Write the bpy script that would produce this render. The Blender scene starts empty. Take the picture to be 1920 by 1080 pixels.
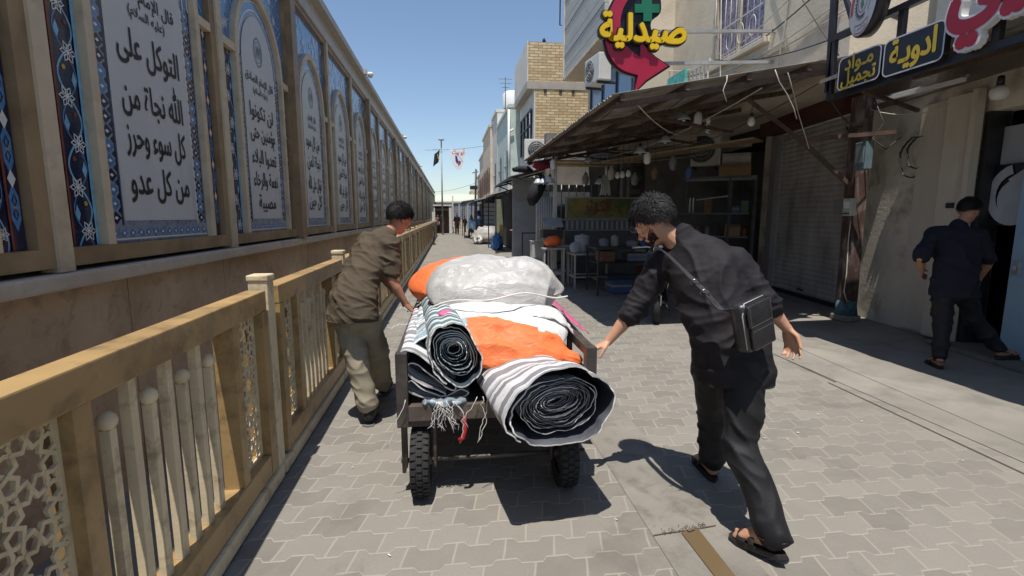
import bpy, bmesh, math, random
from mathutils import Vector, Matrix, noise, Euler
R = math.radians
random.seed(11)
S = bpy.context.scene
COL = S.collection
# ---------------------------------------------------------------- camera, sky, sun, exposure
cam_d = bpy.data.cameras.new('camera'); cam = bpy.data.objects.new('camera', cam_d); COL.objects.link(cam)
cam_d.sensor_width = 36.0; cam_d.lens = 36.0 * 940.0 / 1920.0
cam_d.clip_start = 0.05; cam_d.clip_end = 800.0
cam.location = (0, 0, 1.5)
cam.rotation_euler = (R(90 - 8.1728), 0, R(-7.0831))
S.camera = cam
SUN_DIR = Vector((0.09, 0.28, -1.0)).normalized()          # the way the light travels
W = bpy.data.worlds.new('World'); S.world = W; W.use_nodes = True
wn = W.node_tree
bg = wn.nodes['Background']
sky = wn.nodes.new('ShaderNodeTexSky'); sky.sky_type = 'NISHITA'; sky.sun_disc = False
sky.sun_elevation = math.asin(-SUN_DIR.z); sky.sun_rotation = math.atan2(-SUN_DIR.x, -SUN_DIR.y)
sky.air_density = 1.0; sky.dust_density = 0.5; sky.ozone_density = 1.8; sky.altitude = 30
wn.links.new(sky.outputs[0], bg.inputs[0]); bg.inputs[1].default_value = 0.118
sl = bpy.data.lights.new('sun', 'SUN'); sl.energy = 4.9; sl.angle = R(0.5); sl.color = (1.0, 0.945, 0.865)
sun = bpy.data.objects.new('sun', sl); COL.objects.link(sun)
sun.rotation_euler = SUN_DIR.to_track_quat('-Z', 'Y').to_euler(); sun.location = (-3, -9, 30)
S.view_settings.view_transform = 'Standard'; S.view_settings.look = 'None'
S.view_settings.exposure = 0.28; S.view_settings.gamma = 1.0

# ---------------------------------------------------------------- materials
MATS = {}
def lin(c):
    if isinstance(c, str):
        c = [int(c[i:i + 2], 16) / 255 for i in (0, 2, 4)]
        return tuple(x / 12.92 if x <= .04045 else ((x + .055) / 1.055) ** 2.4 for x in c)
    return tuple(c)
def newmat(name):
    m = bpy.data.materials.new(name); m.use_nodes = True
    nt = m.node_tree; return m, nt, nt.nodes['Principled BSDF']
def nd(nt, t, **kw):
    n = nt.nodes.new(t)
    for k, v in kw.items():
        if k[0] == 'i' and k[1:].isdigit(): n.inputs[int(k[1:])].default_value = v
        else: setattr(n, k, v)
    return n
def mth(nt, op, a, b=None, c=None):
    n = nt.nodes.new('ShaderNodeMath'); n.operation = op
    for i, v in enumerate((a, b, c)):
        if v is None: continue
        if isinstance(v, (int, float)): n.inputs[i].default_value = v
        else: nt.links.new(v, n.inputs[i])
    return n.outputs[0]
def mixc(nt, f, a, b, mode='MIX'):
    n = nt.nodes.new('ShaderNodeMix'); n.data_type = 'RGBA'; n.blend_type = mode
    for s, v in ((n.inputs[0], f), (n.inputs[6], a), (n.inputs[7], b)):
        if isinstance(v, (int, float)): s.default_value = v
        elif isinstance(v, tuple): s.default_value = v if len(v) == 4 else v + (1,)
        else: nt.links.new(v, s)
    return n.outputs[2]
def ramp(nt, f, a, b):
    n = nt.nodes.new('ShaderNodeMapRange'); n.clamp = True
    n.inputs[1].default_value = a; n.inputs[2].default_value = b
    nt.links.new(f, n.inputs[0]); return n.outputs[0]
def tex(nt, vec, scale, detail=4, rough=.55, dist=0):
    n = nd(nt, 'ShaderNodeTexNoise'); n.inputs['Scale'].default_value = scale
    n.inputs['Detail'].default_value = detail; n.inputs['Roughness'].default_value = rough
    n.inputs['Distortion'].default_value = dist
    nt.links.new(vec, n.inputs['Vector']); return n.outputs[0]
def pm(name, col, rough=.65, var=.18, scale=6.0, bump=.0, bscale=60.0, metal=0.0, dirt=None, dirt_amt=.0, dscale=3.0,
       spec=None, stretch=None, trans=0.0, coat=0.0):
    """procedural paint / cloth / stone: base colour with soft tone variation, dirt patches and a fine bump"""
    if name in MATS: return MATS[name]
    m, nt, b = newmat(name); c = lin(col)
    tc = nd(nt, 'ShaderNodeTexCoord'); v = tc.outputs['Object']
    if stretch:
        mp = nd(nt, 'ShaderNodeMapping'); mp.inputs['Scale'].default_value = stretch
        nt.links.new(v, mp.inputs[0]); v = mp.outputs[0]
    n1 = tex(nt, v, scale)
    f = ramp(nt, n1, .3, .7)
    dk = tuple(max(0, x * (1 - var)) for x in c); lt = tuple(min(1, x * (1 + var)) for x in c)
    out = mixc(nt, f, dk, lt)
    if dirt:
        n2 = tex(nt, v, dscale, 7, .65, .3)
        out = mixc(nt, mth(nt, 'MULTIPLY', ramp(nt, n2, .5, .68), dirt_amt), out, lin(dirt))
    nt.links.new(out, b.inputs['Base Color'])
    rr = mth(nt, 'ADD', mth(nt, 'MULTIPLY', n1, .2), rough - .1); nt.links.new(rr, b.inputs['Roughness'])
    b.inputs['Metallic'].default_value = metal
    if spec is not None: b.inputs['Specular IOR Level'].default_value = spec
    if coat: b.inputs['Coat Weight'].default_value = coat; b.inputs['Coat Roughness'].default_value = .1
    if trans: b.inputs['Transmission Weight'].default_value = trans
    if bump:
        bn = nd(nt, 'ShaderNodeBump'); bn.inputs['Strength'].default_value = bump; bn.inputs['Distance'].default_value = .01
        nt.links.new(tex(nt, v, bscale, 5, .6), bn.inputs['Height']); nt.links.new(bn.outputs[0], b.inputs['Normal'])
    MATS[name] = m; return m

# ---------------------------------------------------------------- mesh builder
def wm(o):
    m = o.matrix_basis.copy()
    return wm(o.parent) @ m if o.parent else m
class MB:
    def __init__(s): s.v = []; s.f = []; s.mi = []; s.sm = []
    def add(s, vs, fs, mi=0, smooth=False):
        o = len(s.v); s.v += [Vector(p) for p in vs]
        for f in fs: s.f.append([i + o for i in f]); s.mi.append(mi); s.sm.append(smooth)
        return s
    def box(s, c, d, rz=0, mi=0, rot=None, bev=0.0):
        x, y, z = d[0] / 2, d[1] / 2, d[2] / 2; c = Vector(c)
        M = rot if rot is not None else Matrix.Rotation(rz, 3, 'Z')
        if bev <= 0:
            vs = [(i, j, k) for i in (-x, x) for j in (-y, y) for k in (-z, z)]
            fs = [(0, 1, 3, 2), (4, 6, 7, 5), (0, 4, 5, 1), (2, 3, 7, 6), (0, 2, 6, 4), (1, 5, 7, 3)]
            return s.add([c + M @ Vector(p) for p in vs], fs, mi)
        bm = bmesh.new(); bmesh.ops.create_cube(bm, size=1)
        for v in bm.verts: v.co = Vector((v.co.x * d[0], v.co.y * d[1], v.co.z * d[2]))
        bmesh.ops.bevel(bm, geom=bm.edges[:], offset=min(bev, min(d) * .45), segments=2, profile=.6, affect='EDGES')
        bm.verts.index_update()
        s.add([c + M @ v.co for v in bm.verts], [[v.index for v in f.verts] for f in bm.faces], mi); bm.free(); return s
    def b2(s, a, b, mi=0, bev=0.0):
        a = Vector(a); b = Vector(b)
        return s.box((a + b) / 2, [abs(q) for q in (b - a)], mi=mi, bev=bev)
    def bar(s, p, q, w, h=None, mi=0, up=(0, 0, 1)):
        p = Vector(p); q = Vector(q); h = h or w; d = (q - p)
        L = d.length; d.normalize(); u = Vector(up)
        if abs(d.dot(u)) > .98: u = Vector((1, 0, 0)) if abs(d.x) < .9 else Vector((0, 1, 0))
        r = d.cross(u).normalized(); u = r.cross(d)
        vs = [c + r * (a * w / 2) + u * (b * h / 2) for c in (p, q) for a, b in ((-1, -1), (1, -1), (1, 1), (-1, 1))]
        return s.add(vs, [(3, 2, 1, 0), (4, 5, 6, 7), (0, 1, 5, 4), (1, 2, 6, 5), (2, 3, 7, 6), (3, 0, 4, 7)], mi)
    def loft(s, rings, mi=0, smooth=True, cap=True, closed=False):
        n = len(rings[0]); vs = [p for r in rings for p in r]; fs = []
        m = len(rings)
        for i in range(m if closed else m - 1):
            a = i * n; b = ((i + 1) % m) * n
            for j in range(n):
                k = (j + 1) % n; fs.append((a + j, a + k, b + k, b + j))
        s.add(vs, fs, mi, smooth)
        if cap and not closed:
            o = len(s.v) - m * n
            s.f.append([o + i for i in range(n)][::-1]); s.mi.append(mi); s.sm.append(False)
            s.f.append([o + (m - 1) * n + i for i in range(n)]); s.mi.append(mi); s.sm.append(False)
        return s
    def tube(s, pts, r, seg=8, mi=0, smooth=True, cap=True, closed=False, side=None, flat=1.0):
        """r: number, list of numbers or list of (ru, rv); side: reference direction for ru"""
        pts = [Vector(p) for p in pts]; n = len(pts)
        rs = [r] * n if isinstance(r, (int, float)) else list(r)
        rings = []; ref = Vector(side) if side is not None else None
        for i, p in enumerate(pts):
            if closed: t = pts[(i + 1) % n] - pts[i - 1]
            else: t = pts[min(i + 1, n - 1)] - pts[max(i - 1, 0)]
            t = t.normalized() if t.length > 1e-9 else Vector((0, 0, 1))
            if ref is None: ref = Vector((0, 0, 1)) if abs(t.z) < .9 else Vector((1, 0, 0))
            u = ref - t * ref.dot(t)
            u = u.normalized() if u.length > 1e-6 else t.orthogonal().normalized()
            if side is None: ref = u
            w = t.cross(u)
            ru, rv = rs[i] if isinstance(rs[i], (tuple, list)) else (rs[i], rs[i] * flat)
            rings.append([p + u * (math.cos(a) * ru) + w * (math.sin(a) * rv) for a in [2 * math.pi * k / seg for k in range(seg)]])
        return s.loft(rings, mi, smooth, cap, closed)
    def capsule(s, pts, rs, seg=12, side=None, mi=0):
        """tube with rounded ends"""
        pts = [Vector(p) for p in pts]; rs = [x if isinstance(x, (tuple, list)) else (x, x) for x in rs]
        def end(p, q, r):
            d = (p - q).normalized(); e = min(r); o = []
            for k in (1, 2, 3):
                a = k * math.pi / 6.6; o.append((p + d * (e * math.sin(a)), (r[0] * math.cos(a), r[1] * math.cos(a))))
            return o
        a = end(pts[0], pts[1], rs[0])[::-1]; b = end(pts[-1], pts[-2], rs[-1])
        return s.tube([x[0] for x in a] + pts + [x[0] for x in b], [x[1] for x in a] + rs + [x[1] for x in b], seg, mi, side=side)
    def lathe(s, c, prof, seg=16, mi=0, axis='Z', smooth=True):
        c = Vector(c); rings = []
        for r, z in prof:
            ring = []
            for k in range(seg):
                a = 2 * math.pi * k / seg; x, y = r * math.cos(a), r * math.sin(a)
                ring.append(c + (Vector((x, y, z)) if axis == 'Z' else Vector((z, x, y)) if axis == 'X' else Vector((y, z, x))))
            rings.append(ring)
        return s.loft(rings, mi, smooth)
    def ball(s, c, r, seg=12, mi=0):
        r = r if isinstance(r, (tuple, list)) else (r, r, r); c = Vector(c); rings = []
        h = max(4, seg // 2)
        for i in range(1, h):
            a = math.pi * i / h
            rings.append([c + Vector((r[0] * math.sin(a) * math.cos(t), r[1] * math.sin(a) * math.sin(t), -r[2] * math.cos(a)))
                          for t in [2 * math.pi * k / seg for k in range(seg)]])
        n = len(rings); o = len(s.v); s.loft(rings, mi, True, cap=False)
        b = len(s.v); s.v += [c - Vector((0, 0, r[2])), c + Vector((0, 0, r[2]))]
        for k in range(seg):
            s.f.append([o + (k + 1) % seg, o + k, b]); s.f.append([o + (n - 1) * seg + k, o + (n - 1) * seg + (k + 1) % seg, b + 1])
            s.mi += [mi, mi]; s.sm += [True, True]
        return s
    def prism(s, poly, M, depth, mi=0, mside=None):
        """2-D outline (counter-clockwise), extruded from z=0 to z=depth, placed by the 4x4 matrix M"""
        n = len(poly); vs = [M @ Vector((x, y, 0)) for x, y in poly] + [M @ Vector((x, y, depth)) for x, y in poly]
        s.add(vs, [list(range(n))[::-1], [n + i for i in range(n)]], mi)
        o = len(s.v) - 2 * n
        for i in range(n):
            k = (i + 1) % n; s.f.append([o + i, o + k, o + n + k, o + n + i]); s.mi.append(mside if mside is not None else mi); s.sm.append(False)
        return s
    def flat(s, poly, M, z=0.0, mi=0):
        return s.add([M @ Vector((x, y, z)) for x, y in poly], [list(range(len(poly)))], mi)
    def strip(s, pts, w, M, z=0.0, mi=0, closed=False):
        """flat ribbon along a 2-D line"""
        n = len(pts); L = []; Rr = []
        for i in range(n):
            a = pts[(i - 1) % n] if closed else pts[max(i - 1, 0)]; b = pts[(i + 1) % n] if closed else pts[min(i + 1, n - 1)]
            tx, ty = b[0] - a[0], b[1] - a[1]; q = math.hypot(tx, ty) or 1; nx, ny = -ty / q, tx / q
            L.append((pts[i][0] + nx * w / 2, pts[i][1] + ny * w / 2)); Rr.append((pts[i][0] - nx * w / 2, pts[i][1] - ny * w / 2))
        vs = [M @ Vector((x, y, z)) for x, y in L] + [M @ Vector((x, y, z)) for x, y in Rr]
        return s.add(vs, [(i, n + i, n + (i + 1) % n, (i + 1) % n) for i in range(n if closed else n - 1)], mi)
    def mesh(s, name, mats, M=None):
        me = bpy.data.meshes.new(name)
        vs = [M @ p for p in s.v] if M is not None else s.v
        me.from_pydata([tuple(p) for p in vs], [], s.f)
        for m in (mats if isinstance(mats, (list, tuple)) else [mats]): me.materials.append(m)
        me.polygons.foreach_set('material_index', s.mi); me.polygons.foreach_set('use_smooth', s.sm)
        me.update(); return me
    def build(s, name, mats, parent=None, local=False, at=None):
        """link as ONE object. Geometry is in world coordinates unless local; at: origin for a top-level mesh"""
        o = bpy.data.objects.new(name, None if False else bpy.data.meshes.new('tmp')); tmp = o.data
        M = None
        if parent is not None:
            o.parent = parent
            if not local: M = wm(parent).inverted()
        elif at is not None:
            o.location = at
            if not local: M = Matrix.Translation(-Vector(at))
        o.data = s.mesh(name, mats, M); bpy.data.meshes.remove(tmp); COL.objects.link(o); return o
def tag(o, label=None, cat=None, group=None, kind=None):
    if label: o['label'] = label
    if cat: o['category'] = cat
    if group: o['group'] = group
    if kind: o['kind'] = kind
    return o
def thing(name, label, cat, loc=(0, 0, 0), rz=0.0, group=None):
    o = bpy.data.objects.new(name, None); COL.objects.link(o); o.empty_display_size = .1
    o.location = loc; o.rotation_euler = (0, 0, rz); return tag(o, label, cat, group)
KIDS = lambda o: [c for c in bpy.data.objects if c.parent == o]
def dup(o, loc=None, rz=None, label=None, parent=None):
    ch = KIDS(o); c = o.copy(); COL.objects.link(c)
    if parent is not None: c.parent = parent
    if loc is not None: c.location = loc
    if rz is not None: c.rotation_euler = (0, 0, rz)
    if label: c['label'] = label
    for k in ch: dup(k, parent=c)
    return c
def obj_from(me, name, parent=None, at=None):
    o = bpy.data.objects.new(name, me); COL.objects.link(o)
    if parent is not None: o.parent = parent
    if at is not None: o.location = at
    return o
def frame4(o, x, y):
    """matrix with origin o, 2-D x axis along x, 2-D y axis along y"""
    x = Vector(x).normalized(); y = Vector(y).normalized(); z = x.cross(y)
    return Matrix(((x.x, y.x, z.x, o[0]), (x.y, y.y, z.y, o[1]), (x.z, y.z, z.z, o[2]), (0, 0, 0, 1)))
def sag(p, q, d, n=9):
    p = Vector(p); q = Vector(q)
    return [p.lerp(q, i / (n - 1)) - Vector((0, 0, d * 4 * (i / (n - 1)) * (1 - i / (n - 1)))) for i in range(n)]

# ---------------------------------------------------------------- Arabic lettering (presentation forms, laid out right to left)
_F = {}
for ch, base, n in (('ا', 0xFE8D, 2), ('إ', 0xFE87, 2), ('أ', 0xFE83, 2), ('ب', 0xFE8F, 4), ('ة', 0xFE93, 2), ('ت', 0xFE95, 4), ('ث', 0xFE99, 4),
                    ('ج', 0xFE9D, 4), ('ح', 0xFEA1, 4), ('خ', 0xFEA5, 4), ('د', 0xFEA9, 2), ('ذ', 0xFEAB, 2), ('ر', 0xFEAD, 2),
                    ('ز', 0xFEAF, 2), ('س', 0xFEB1, 4), ('ص', 0xFEB9, 4), ('ع', 0xFEC9, 4), ('ق', 0xFED5, 4), ('ك', 0xFED9, 4),
                    ('ل', 0xFEDD, 4), ('م', 0xFEE1, 4), ('ن', 0xFEE5, 4), ('ه', 0xFEE9, 4), ('و', 0xFEED, 2), ('ى', 0xFEEF, 2), ('ي', 0xFEF1, 4), ('ء', 0xFE80, 1), ('\u0001', 0xFEFB, 2), ('\u0002', 0xFEF9, 2)):
    _F[ch] = (base, n)
def shape(s):
    s = s.replace('الله', '\uFDF2').replace('لا', '\u0001').replace('لإ', '\u0002'); out = []
    for i, c in enumerate(s):
        if c not in _F: out.append({'(': ')', ')': '('}.get(c, c)); continue
        base, n = _F[c]
        pv = s[i - 1] if i else ' '; nx = s[i + 1] if i + 1 < len(s) else ' '
        jp = (pv == 'ـ' or (pv in _F and _F[pv][1] == 4)) and n > 1
        jn = n == 4 and (nx == 'ـ' or (nx in _F and _F[nx][1] > 1))
        out.append(chr(base + (3 if jp and jn else 2 if jn else 1 if jp else 0)))
    return ''.join(reversed(out))
_txt = bpy.data.curves.new('lettering_source', 'FONT'); _txo = bpy.data.objects.new('lettering_source', _txt)
def glyphs(line, height=1.0, bold=0.0, width=None, arabic=True, depth=0.0):
    """flat (or extruded) outline of one line, centred on 0,0; height scales the em"""
    COL.objects.link(_txo)
    _txt.body = shape(line) if arabic else line; _txt.size = 1.0; _txt.offset = 0.0; _txt.extrude = depth / 2 / height; _txt.resolution_u = 3
    dg = bpy.context.evaluated_depsgraph_get(); dg.update()
    me = bpy.data.meshes.new_from_object(_txo.evaluated_get(dg))
    vs = [v.co.copy() for v in me.vertices]; fs = [list(p.vertices) for p in me.polygons]
    bpy.data.meshes.remove(me); COL.objects.unlink(_txo)
    if not vs: return [], []
    x0 = min(v.x for v in vs); x1 = max(v.x for v in vs); y0 = min(v.y for v in vs); y1 = max(v.y for v in vs)
    k = height; kx = k if width is None else width / (x1 - x0)
    for v in vs: v.x = (v.x - (x0 + x1) / 2) * kx; v.y = (v.y - (y0 + y1) / 2) * k; v.z = v.z * k + depth / 2
    if bold:                                            # heavier strokes: the outline repeated round a small circle
        o, n = [], len(vs); F = []; m_ = 10
        for i in range(m_):
            a = 2 * math.pi * i / m_; d = Vector((bold * k * math.cos(a), bold * k * math.sin(a), i * .00012))
            o += [v + d for v in vs]; F += [[j + i * n for j in f] for f in fs]
        vs, fs = o, F
    return vs, fs
def write(mb, line, M, height, bold=0.0, width=None, mi=0, depth=0.0, z=0.0, at=(0, 0), arabic=True):
    vs, fs = glyphs(line, height, bold, width, arabic, depth)
    mb.add([M @ (v + Vector((at[0], at[1], z))) for v in vs], fs, mi)
# ================================================================ SETTING: ground
def paver_mat():
    m, nt, b = newmat('interlocking_pavers')
    tc = nd(nt, 'ShaderNodeTexCoord'); sp = nd(nt, 'ShaderNodeSeparateXYZ'); nt.links.new(tc.outputs['Object'], sp.inputs[0])
    wob = nd(nt, 'ShaderNodeTexNoise'); wob.inputs['Scale'].default_value = 3.0; nt.links.new(tc.outputs['Object'], wob.inputs['Vector'])
    wsep = nd(nt, 'ShaderNodeSeparateColor'); nt.links.new(wob.outputs['Color'], wsep.inputs[0])
    x = mth(nt, 'ADD', sp.outputs[0], mth(nt, 'MULTIPLY', mth(nt, 'SUBTRACT', wsep.outputs[0], .5), .02))
    y = mth(nt, 'ADD', sp.outputs[1], mth(nt, 'MULTIPLY', mth(nt, 'SUBTRACT', wsep.outputs[1], .5), .02))
    LX, LY, AMP = .225, .142, .0150
    # jogged course joints: a clipped triangle wave in x
    tri = mth(nt, 'PINGPONG', x, LX / 2)
    jog = mth(nt, 'MULTIPLY', mth(nt, 'SUBTRACT', ramp(nt, tri, LX * .205, LX * .295), .5), 2 * AMP)
    v = mth(nt, 'DIVIDE', mth(nt, 'ADD', y, jog), LY)
    row = mth(nt, 'FLOOR', v); fv = mth(nt, 'FRACT', v)
    half = mth(nt, 'MULTIPLY', mth(nt, 'MODULO', mth(nt, 'ABSOLUTE', row), 2.0), .5)
    u = mth(nt, 'ADD', mth(nt, 'DIVIDE', x, LX), half)
    u = mth(nt, 'ADD', u, mth(nt, 'MULTIPLY', mth(nt, 'SUBTRACT', fv, .5), -.12))
    colm = mth(nt, 'FLOOR', u); fu = mth(nt, 'FRACT', u)
    dv = mth(nt, 'MULTIPLY', mth(nt, 'MINIMUM', fv, mth(nt, 'SUBTRACT', 1.0, fv)), LY)
    du = mth(nt, 'MULTIPLY', mth(nt, 'MINIMUM', fu, mth(nt, 'SUBTRACT', 1.0, fu)), LX)
    d = mth(nt, 'MINIMUM', dv, du)
    big = tex(nt, tc.outputs['Object'], .55, 6, .6, .4); mid = tex(nt, tc.outputs['Object'], 5.0, 6, .65); fine = tex(nt, tc.outputs['Object'], 90, 4, .6)
    jw = mth(nt, 'ADD', .0052, mth(nt, 'MULTIPLY', mid, .006))
    joint = mth(nt, 'SUBTRACT', 1.0, mth(nt, 'SMOOTH_MIN', 1.0, mth(nt, 'DIVIDE', d, jw), .3))
    joint = mth(nt, 'MAXIMUM', joint, 0.0)
    wn_ = nd(nt, 'ShaderNodeTexWhiteNoise', noise_dimensions='2D'); cb = nd(nt, 'ShaderNodeCombineXYZ')
    nt.links.new(row, cb.inputs[0]); nt.links.new(colm, cb.inputs[1]); nt.links.new(cb.outputs[0], wn_.inputs['Vector'])
    base = mixc(nt, wn_.outputs['Value'], (.165, .153, .133), (.225, .209, .182))
    base = mixc(nt, mth(nt, 'MULTIPLY', ramp(nt, mid, .4, .75), .35), base, (.25, .235, .208))
    base = mixc(nt, mth(nt, 'MULTIPLY', ramp(nt, fine, .45, .75), .25), base, (.13, .125, .115))
    # worn sandy ground to the right, where the joints fill with dust
    dust = mth(nt, 'MULTIPLY', ramp(nt, mth(nt, 'ADD', sp.outputs[0], mth(nt, 'MULTIPLY', big, 1.6)), 2.6, 4.4), .75)
    far = ramp(nt, sp.outputs[1], 6.5, 14.0)
    jcol = mixc(nt, big, (.27, .25, .212), (.36, .335, .285))
    out = mixc(nt, mth(nt, 'MULTIPLY', joint, mth(nt, 'SUBTRACT', .95, mth(nt, 'MULTIPLY', dust, .6))), base, jcol)
    out = mixc(nt, mth(nt, 'MULTIPLY', dust, .45), out, (.215, .198, .17))
    stain = ramp(nt, tex(nt, tc.outputs['Object'], 1.6, 7, .7, .8), .56, .7)
    out = mixc(nt, mth(nt, 'MULTIPLY', stain, .55), out, (.12, .11, .094))
    vo = nd(nt, 'ShaderNodeTexVoronoi'); vo.inputs['Scale'].default_value = 2.1; nt.links.new(tc.outputs['Object'], vo.inputs['Vector'])
    spot = mth(nt, 'LESS_THAN', vo.outputs['Distance'], .045)
    out = mixc(nt, mth(nt, 'MULTIPLY', spot, .45), out, (.07, .066, .06))
    nt.links.new(out, b.inputs['Base Color']); b.inputs['Roughness'].default_value = .82; b.inputs['Specular IOR Level'].default_value = .3
    h = mth(nt, 'SUBTRACT', mth(nt, 'MULTIPLY', mth(nt, 'ADD', fine, mth(nt, 'MULTIPLY', wn_.outputs['Value'], .6)), .35), mth(nt, 'MULTIPLY', joint, mth(nt, 'SUBTRACT', 1.0, dust)))
    bn = nd(nt, 'ShaderNodeBump'); bn.inputs['Strength'].default_value = .55; bn.inputs['Distance'].default_value = .006
    nt.links.new(h, bn.inputs['Height']); nt.links.new(bn.outputs[0], b.inputs['Normal'])
    return m
M_PAVE = paver_mat()
tag(MB().add([(-60, -12, 0), (60, -12, 0), (60, 240, 0), (-60, 240, 0)], [(0, 1, 2, 3)]).build('pavement', M_PAVE), kind='structure')
M_CONC = pm('old_concrete', (.215, .2, .172), .85, .22, 1.4, .5, 70, dirt=(.12, .112, .1), dirt_amt=.55, dscale=2.2)
M_CONC2 = pm('worn_concrete', (.19, .176, .152), .85, .2, 2.2, .35, 80, dirt=(.115, .104, .088), dirt_amt=.8, dscale=5.5)
# drain channel: two concrete shoulders and a shallow dished bed, running down the middle of the street
gut = MB()
prof = [(.93, .004), (1.00, .006), (1.06, .003), (1.12, -.006 + .012), (1.18, .003), (1.25, .006), (1.31, .004)]
n = 60
for i in range(len(prof) - 1):
    (xa, za), (xb, zb) = prof[i], prof[i + 1]
    gut.add([(xa, -4, za), (xb, -4, zb), (xb, 60, zb), (xa, 60, za)], [(0, 1, 2, 3)])
tag(gut.build('gutter', M_CONC2), kind='structure')
# muddy water standing in the channel near the camera
wat, nt, b = newmat('muddy_water'); b.inputs['Base Color'].default_value = (.13, .092, .05, 1); b.inputs['Roughness'].default_value = .12
pud = MB(); L = []; Rr = []
for i in range(15):
    y = -3.0 + i * (5.08) / 14
    L.append((1.075 + .016 * noise.noise((y * 5, 0, 0)), y, .0095)); Rr.append((1.165 + .016 * noise.noise((y * 5, 5, 0)), y + (.04 if i == 14 else 0), .0095))
pud.add(L + Rr, [(i, 15 + i, 16 + i, i + 1) for i in range(14)])
tag(pud.build('water', wat), kind='structure')
# leaf litter caught at the end of the water
deb = MB()
for i in range(34):
    a = random.random(); x = .97 + a * .24; y = 2.085 + .05 * (a - .3) + abs(random.gauss(0, .016)) * (1 if a < .8 else .4)
    deb.box((x, y, .013 + random.random() * .004), (random.uniform(.003, .010), random.uniform(.002, .005), .003), random.random() * 3)
deb.box((1.12, 2.085, .016), (.035, .014, .004), .3).bar((.93, 2.075, .011), (1.26, 2.11, .011), .004, .003)
tag(deb.build('debris', pm('dry_debris', (.10, .08, .055), .9, .5, 30)), kind='stuff')
# concrete forecourt on the shop side with two long grooves
fc = MB()
def xg(y): return 4.35 - .085 * (5.6 - y)
ys = [-6, 0, 2, 4, 6, 8, 10, 14, 20, 30, 60]
xe = [3.35, 3.55, 3.66, 3.82, 3.98, 4.1, 4.2, 4.25, 4.3, 4.3, 4.3]
G = .022
for k in range(len(ys) - 1):
    y0, y1 = ys[k], ys[k + 1]; a, c = xe[k], xe[k + 1]
    fc.add([(a + G, y0, .008), (14, y0, .008), (14, y1, .008), (c + G, y1, .008)], [(0, 1, 2, 3)])
tag(fc.build('forecourt', M_CONC), kind='structure')
gr = MB()
for k in range(len(ys) - 1):
    y0, y1 = ys[k], ys[k + 1]; a, c = xe[k], xe[k + 1]
    gr.add([(a - .01, y0, .0042), (a + G + .006, y0, .0042), (c + G + .006, y1, .0042), (c - .01, y1, .0042)], [(0, 1, 2, 3)])
    gr.add([(a - .36, y0, .0042), (a - .345, y0, .0042), (c - .42, y1, .0042), (c - .435, y1, .0042)], [(0, 1, 2, 3)])
tag(gr.build('ground_groove', pm('groove_dirt', (.075, .07, .063), .95, .3, 9)), kind='structure')
tag(MB().add([(xe[0], -6, .0045), (14, -6, .0045), (14, 60, .0045), (4.3, 60, .0045)], [(0, 1, 2, 3)]).build('forecourt_bed', M_CONC), kind='structure')
# strip of cement screed under the railing
tag(MB().add([(-1.9, -6, .005), (-1.0, -6, .005), (-1.0, 62, .005), (-1.9, 62, .005)], [(0, 1, 2, 3)]).build('screed', M_CONC), kind='structure')
# small paper scraps on the paving
sc = MB()
for i in range(70):
    x = random.uniform(-.7, 3.6); y = random.uniform(1.7, 8)
    sc.box((x, y, .008), (random.uniform(.006, .02), random.uniform(.003, .007), .002), random.random() * 3)
tag(sc.build('litter', pm('paper_scrap_white', (.6, .58, .54), .8, .2)), kind='stuff')

# ================================================================ the shrine wall on the left
WX = -1.78          # face of the cladding
def marble():
    m, nt, b = newmat('brown_marble'); tc = nd(nt, 'ShaderNodeTexCoord'); v = tc.outputs['Object']
    n1 = tex(nt, v, 1.1, 8, .62, .5); n2 = tex(nt, v, 5, 8, .7, 1.2); n3 = tex(nt, v, 26, 4, .6)
    c = mixc(nt, ramp(nt, n1, .35, .68), (.36, .25, .165), (.60, .46, .33))
    c = mixc(nt, mth(nt, 'MULTIPLY', ramp(nt, n2, .5, .64), .6), c, (.24, .165, .115))
    c = mixc(nt, mth(nt, 'MULTIPLY', ramp(nt, n3, .6, .74), .5), c, (.5, .4, .3))
    nt.links.new(c, b.inputs['Base Color']); b.inputs['Roughness'].default_value = .38
    return m
M_MARB = marble()
M_LEDGE = pm('ledge_stone', (.52, .45, .37), .6, .2, 3, .2, 50, dirt=(.2, .16, .12), dirt_amt=.5)
M_CREAM = pm('cream_paint', (.56, .475, .345), .5, .1, 5, .12, 90, dirt=(.22, .16, .1), dirt_amt=.35, dscale=7)
M_BRONZE = pm('bronze_frame', (.29, .205, .115), .45, .25, 4, .1, 60, dirt=(.09, .06, .035), dirt_amt=.5)
M_ALU = pm('cornice_metal', (.46, .42, .36), .5, .12, 3, .1, 40, dirt=(.2, .18, .15), dirt_amt=.4)
WEND = 64.0
wall = thing('shrine_wall', 'long left wall clad in brown marble with a row of blue tiled calligraphy panels', 'wall', (WX, 0, 0))
bs = MB(); y = -3.0
while y < WEND:
    bs.b2((WX - .3, y + .004, 0), (WX + random.uniform(0, .003), y + 1.196, 1.17)); y += 1.2
bs.b2((WX - .28, -3, 0), (WX - .008, WEND, 1.165)); bs.build('marble_base', M_MARB, wall)
lg = MB(); y = -3.0
while y < WEND:
    lg.b2((WX - .2, y, 1.172), (WX + .085, y + 2.395, 1.245), bev=.012); y += 2.4
lg.build('ledge', M_LEDGE, wall)
cn = MB(); cn.b2((WX - .3, -3, 4.0), (WX + .07, WEND, 4.12)).b2((WX - .3, -3, 4.121), (WX + .03, WEND, 4.30)).b2((WX - .32, -3, 4.301), (WX + .13, WEND, 4.40))
cn.build('cornice', M_ALU, wall)
MB().b2((WX - .3, -3, 1.246), (WX - .12, WEND, 3.999)).build('backing', pm('dark_backing', (.05, .045, .04), .8), wall)

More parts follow.
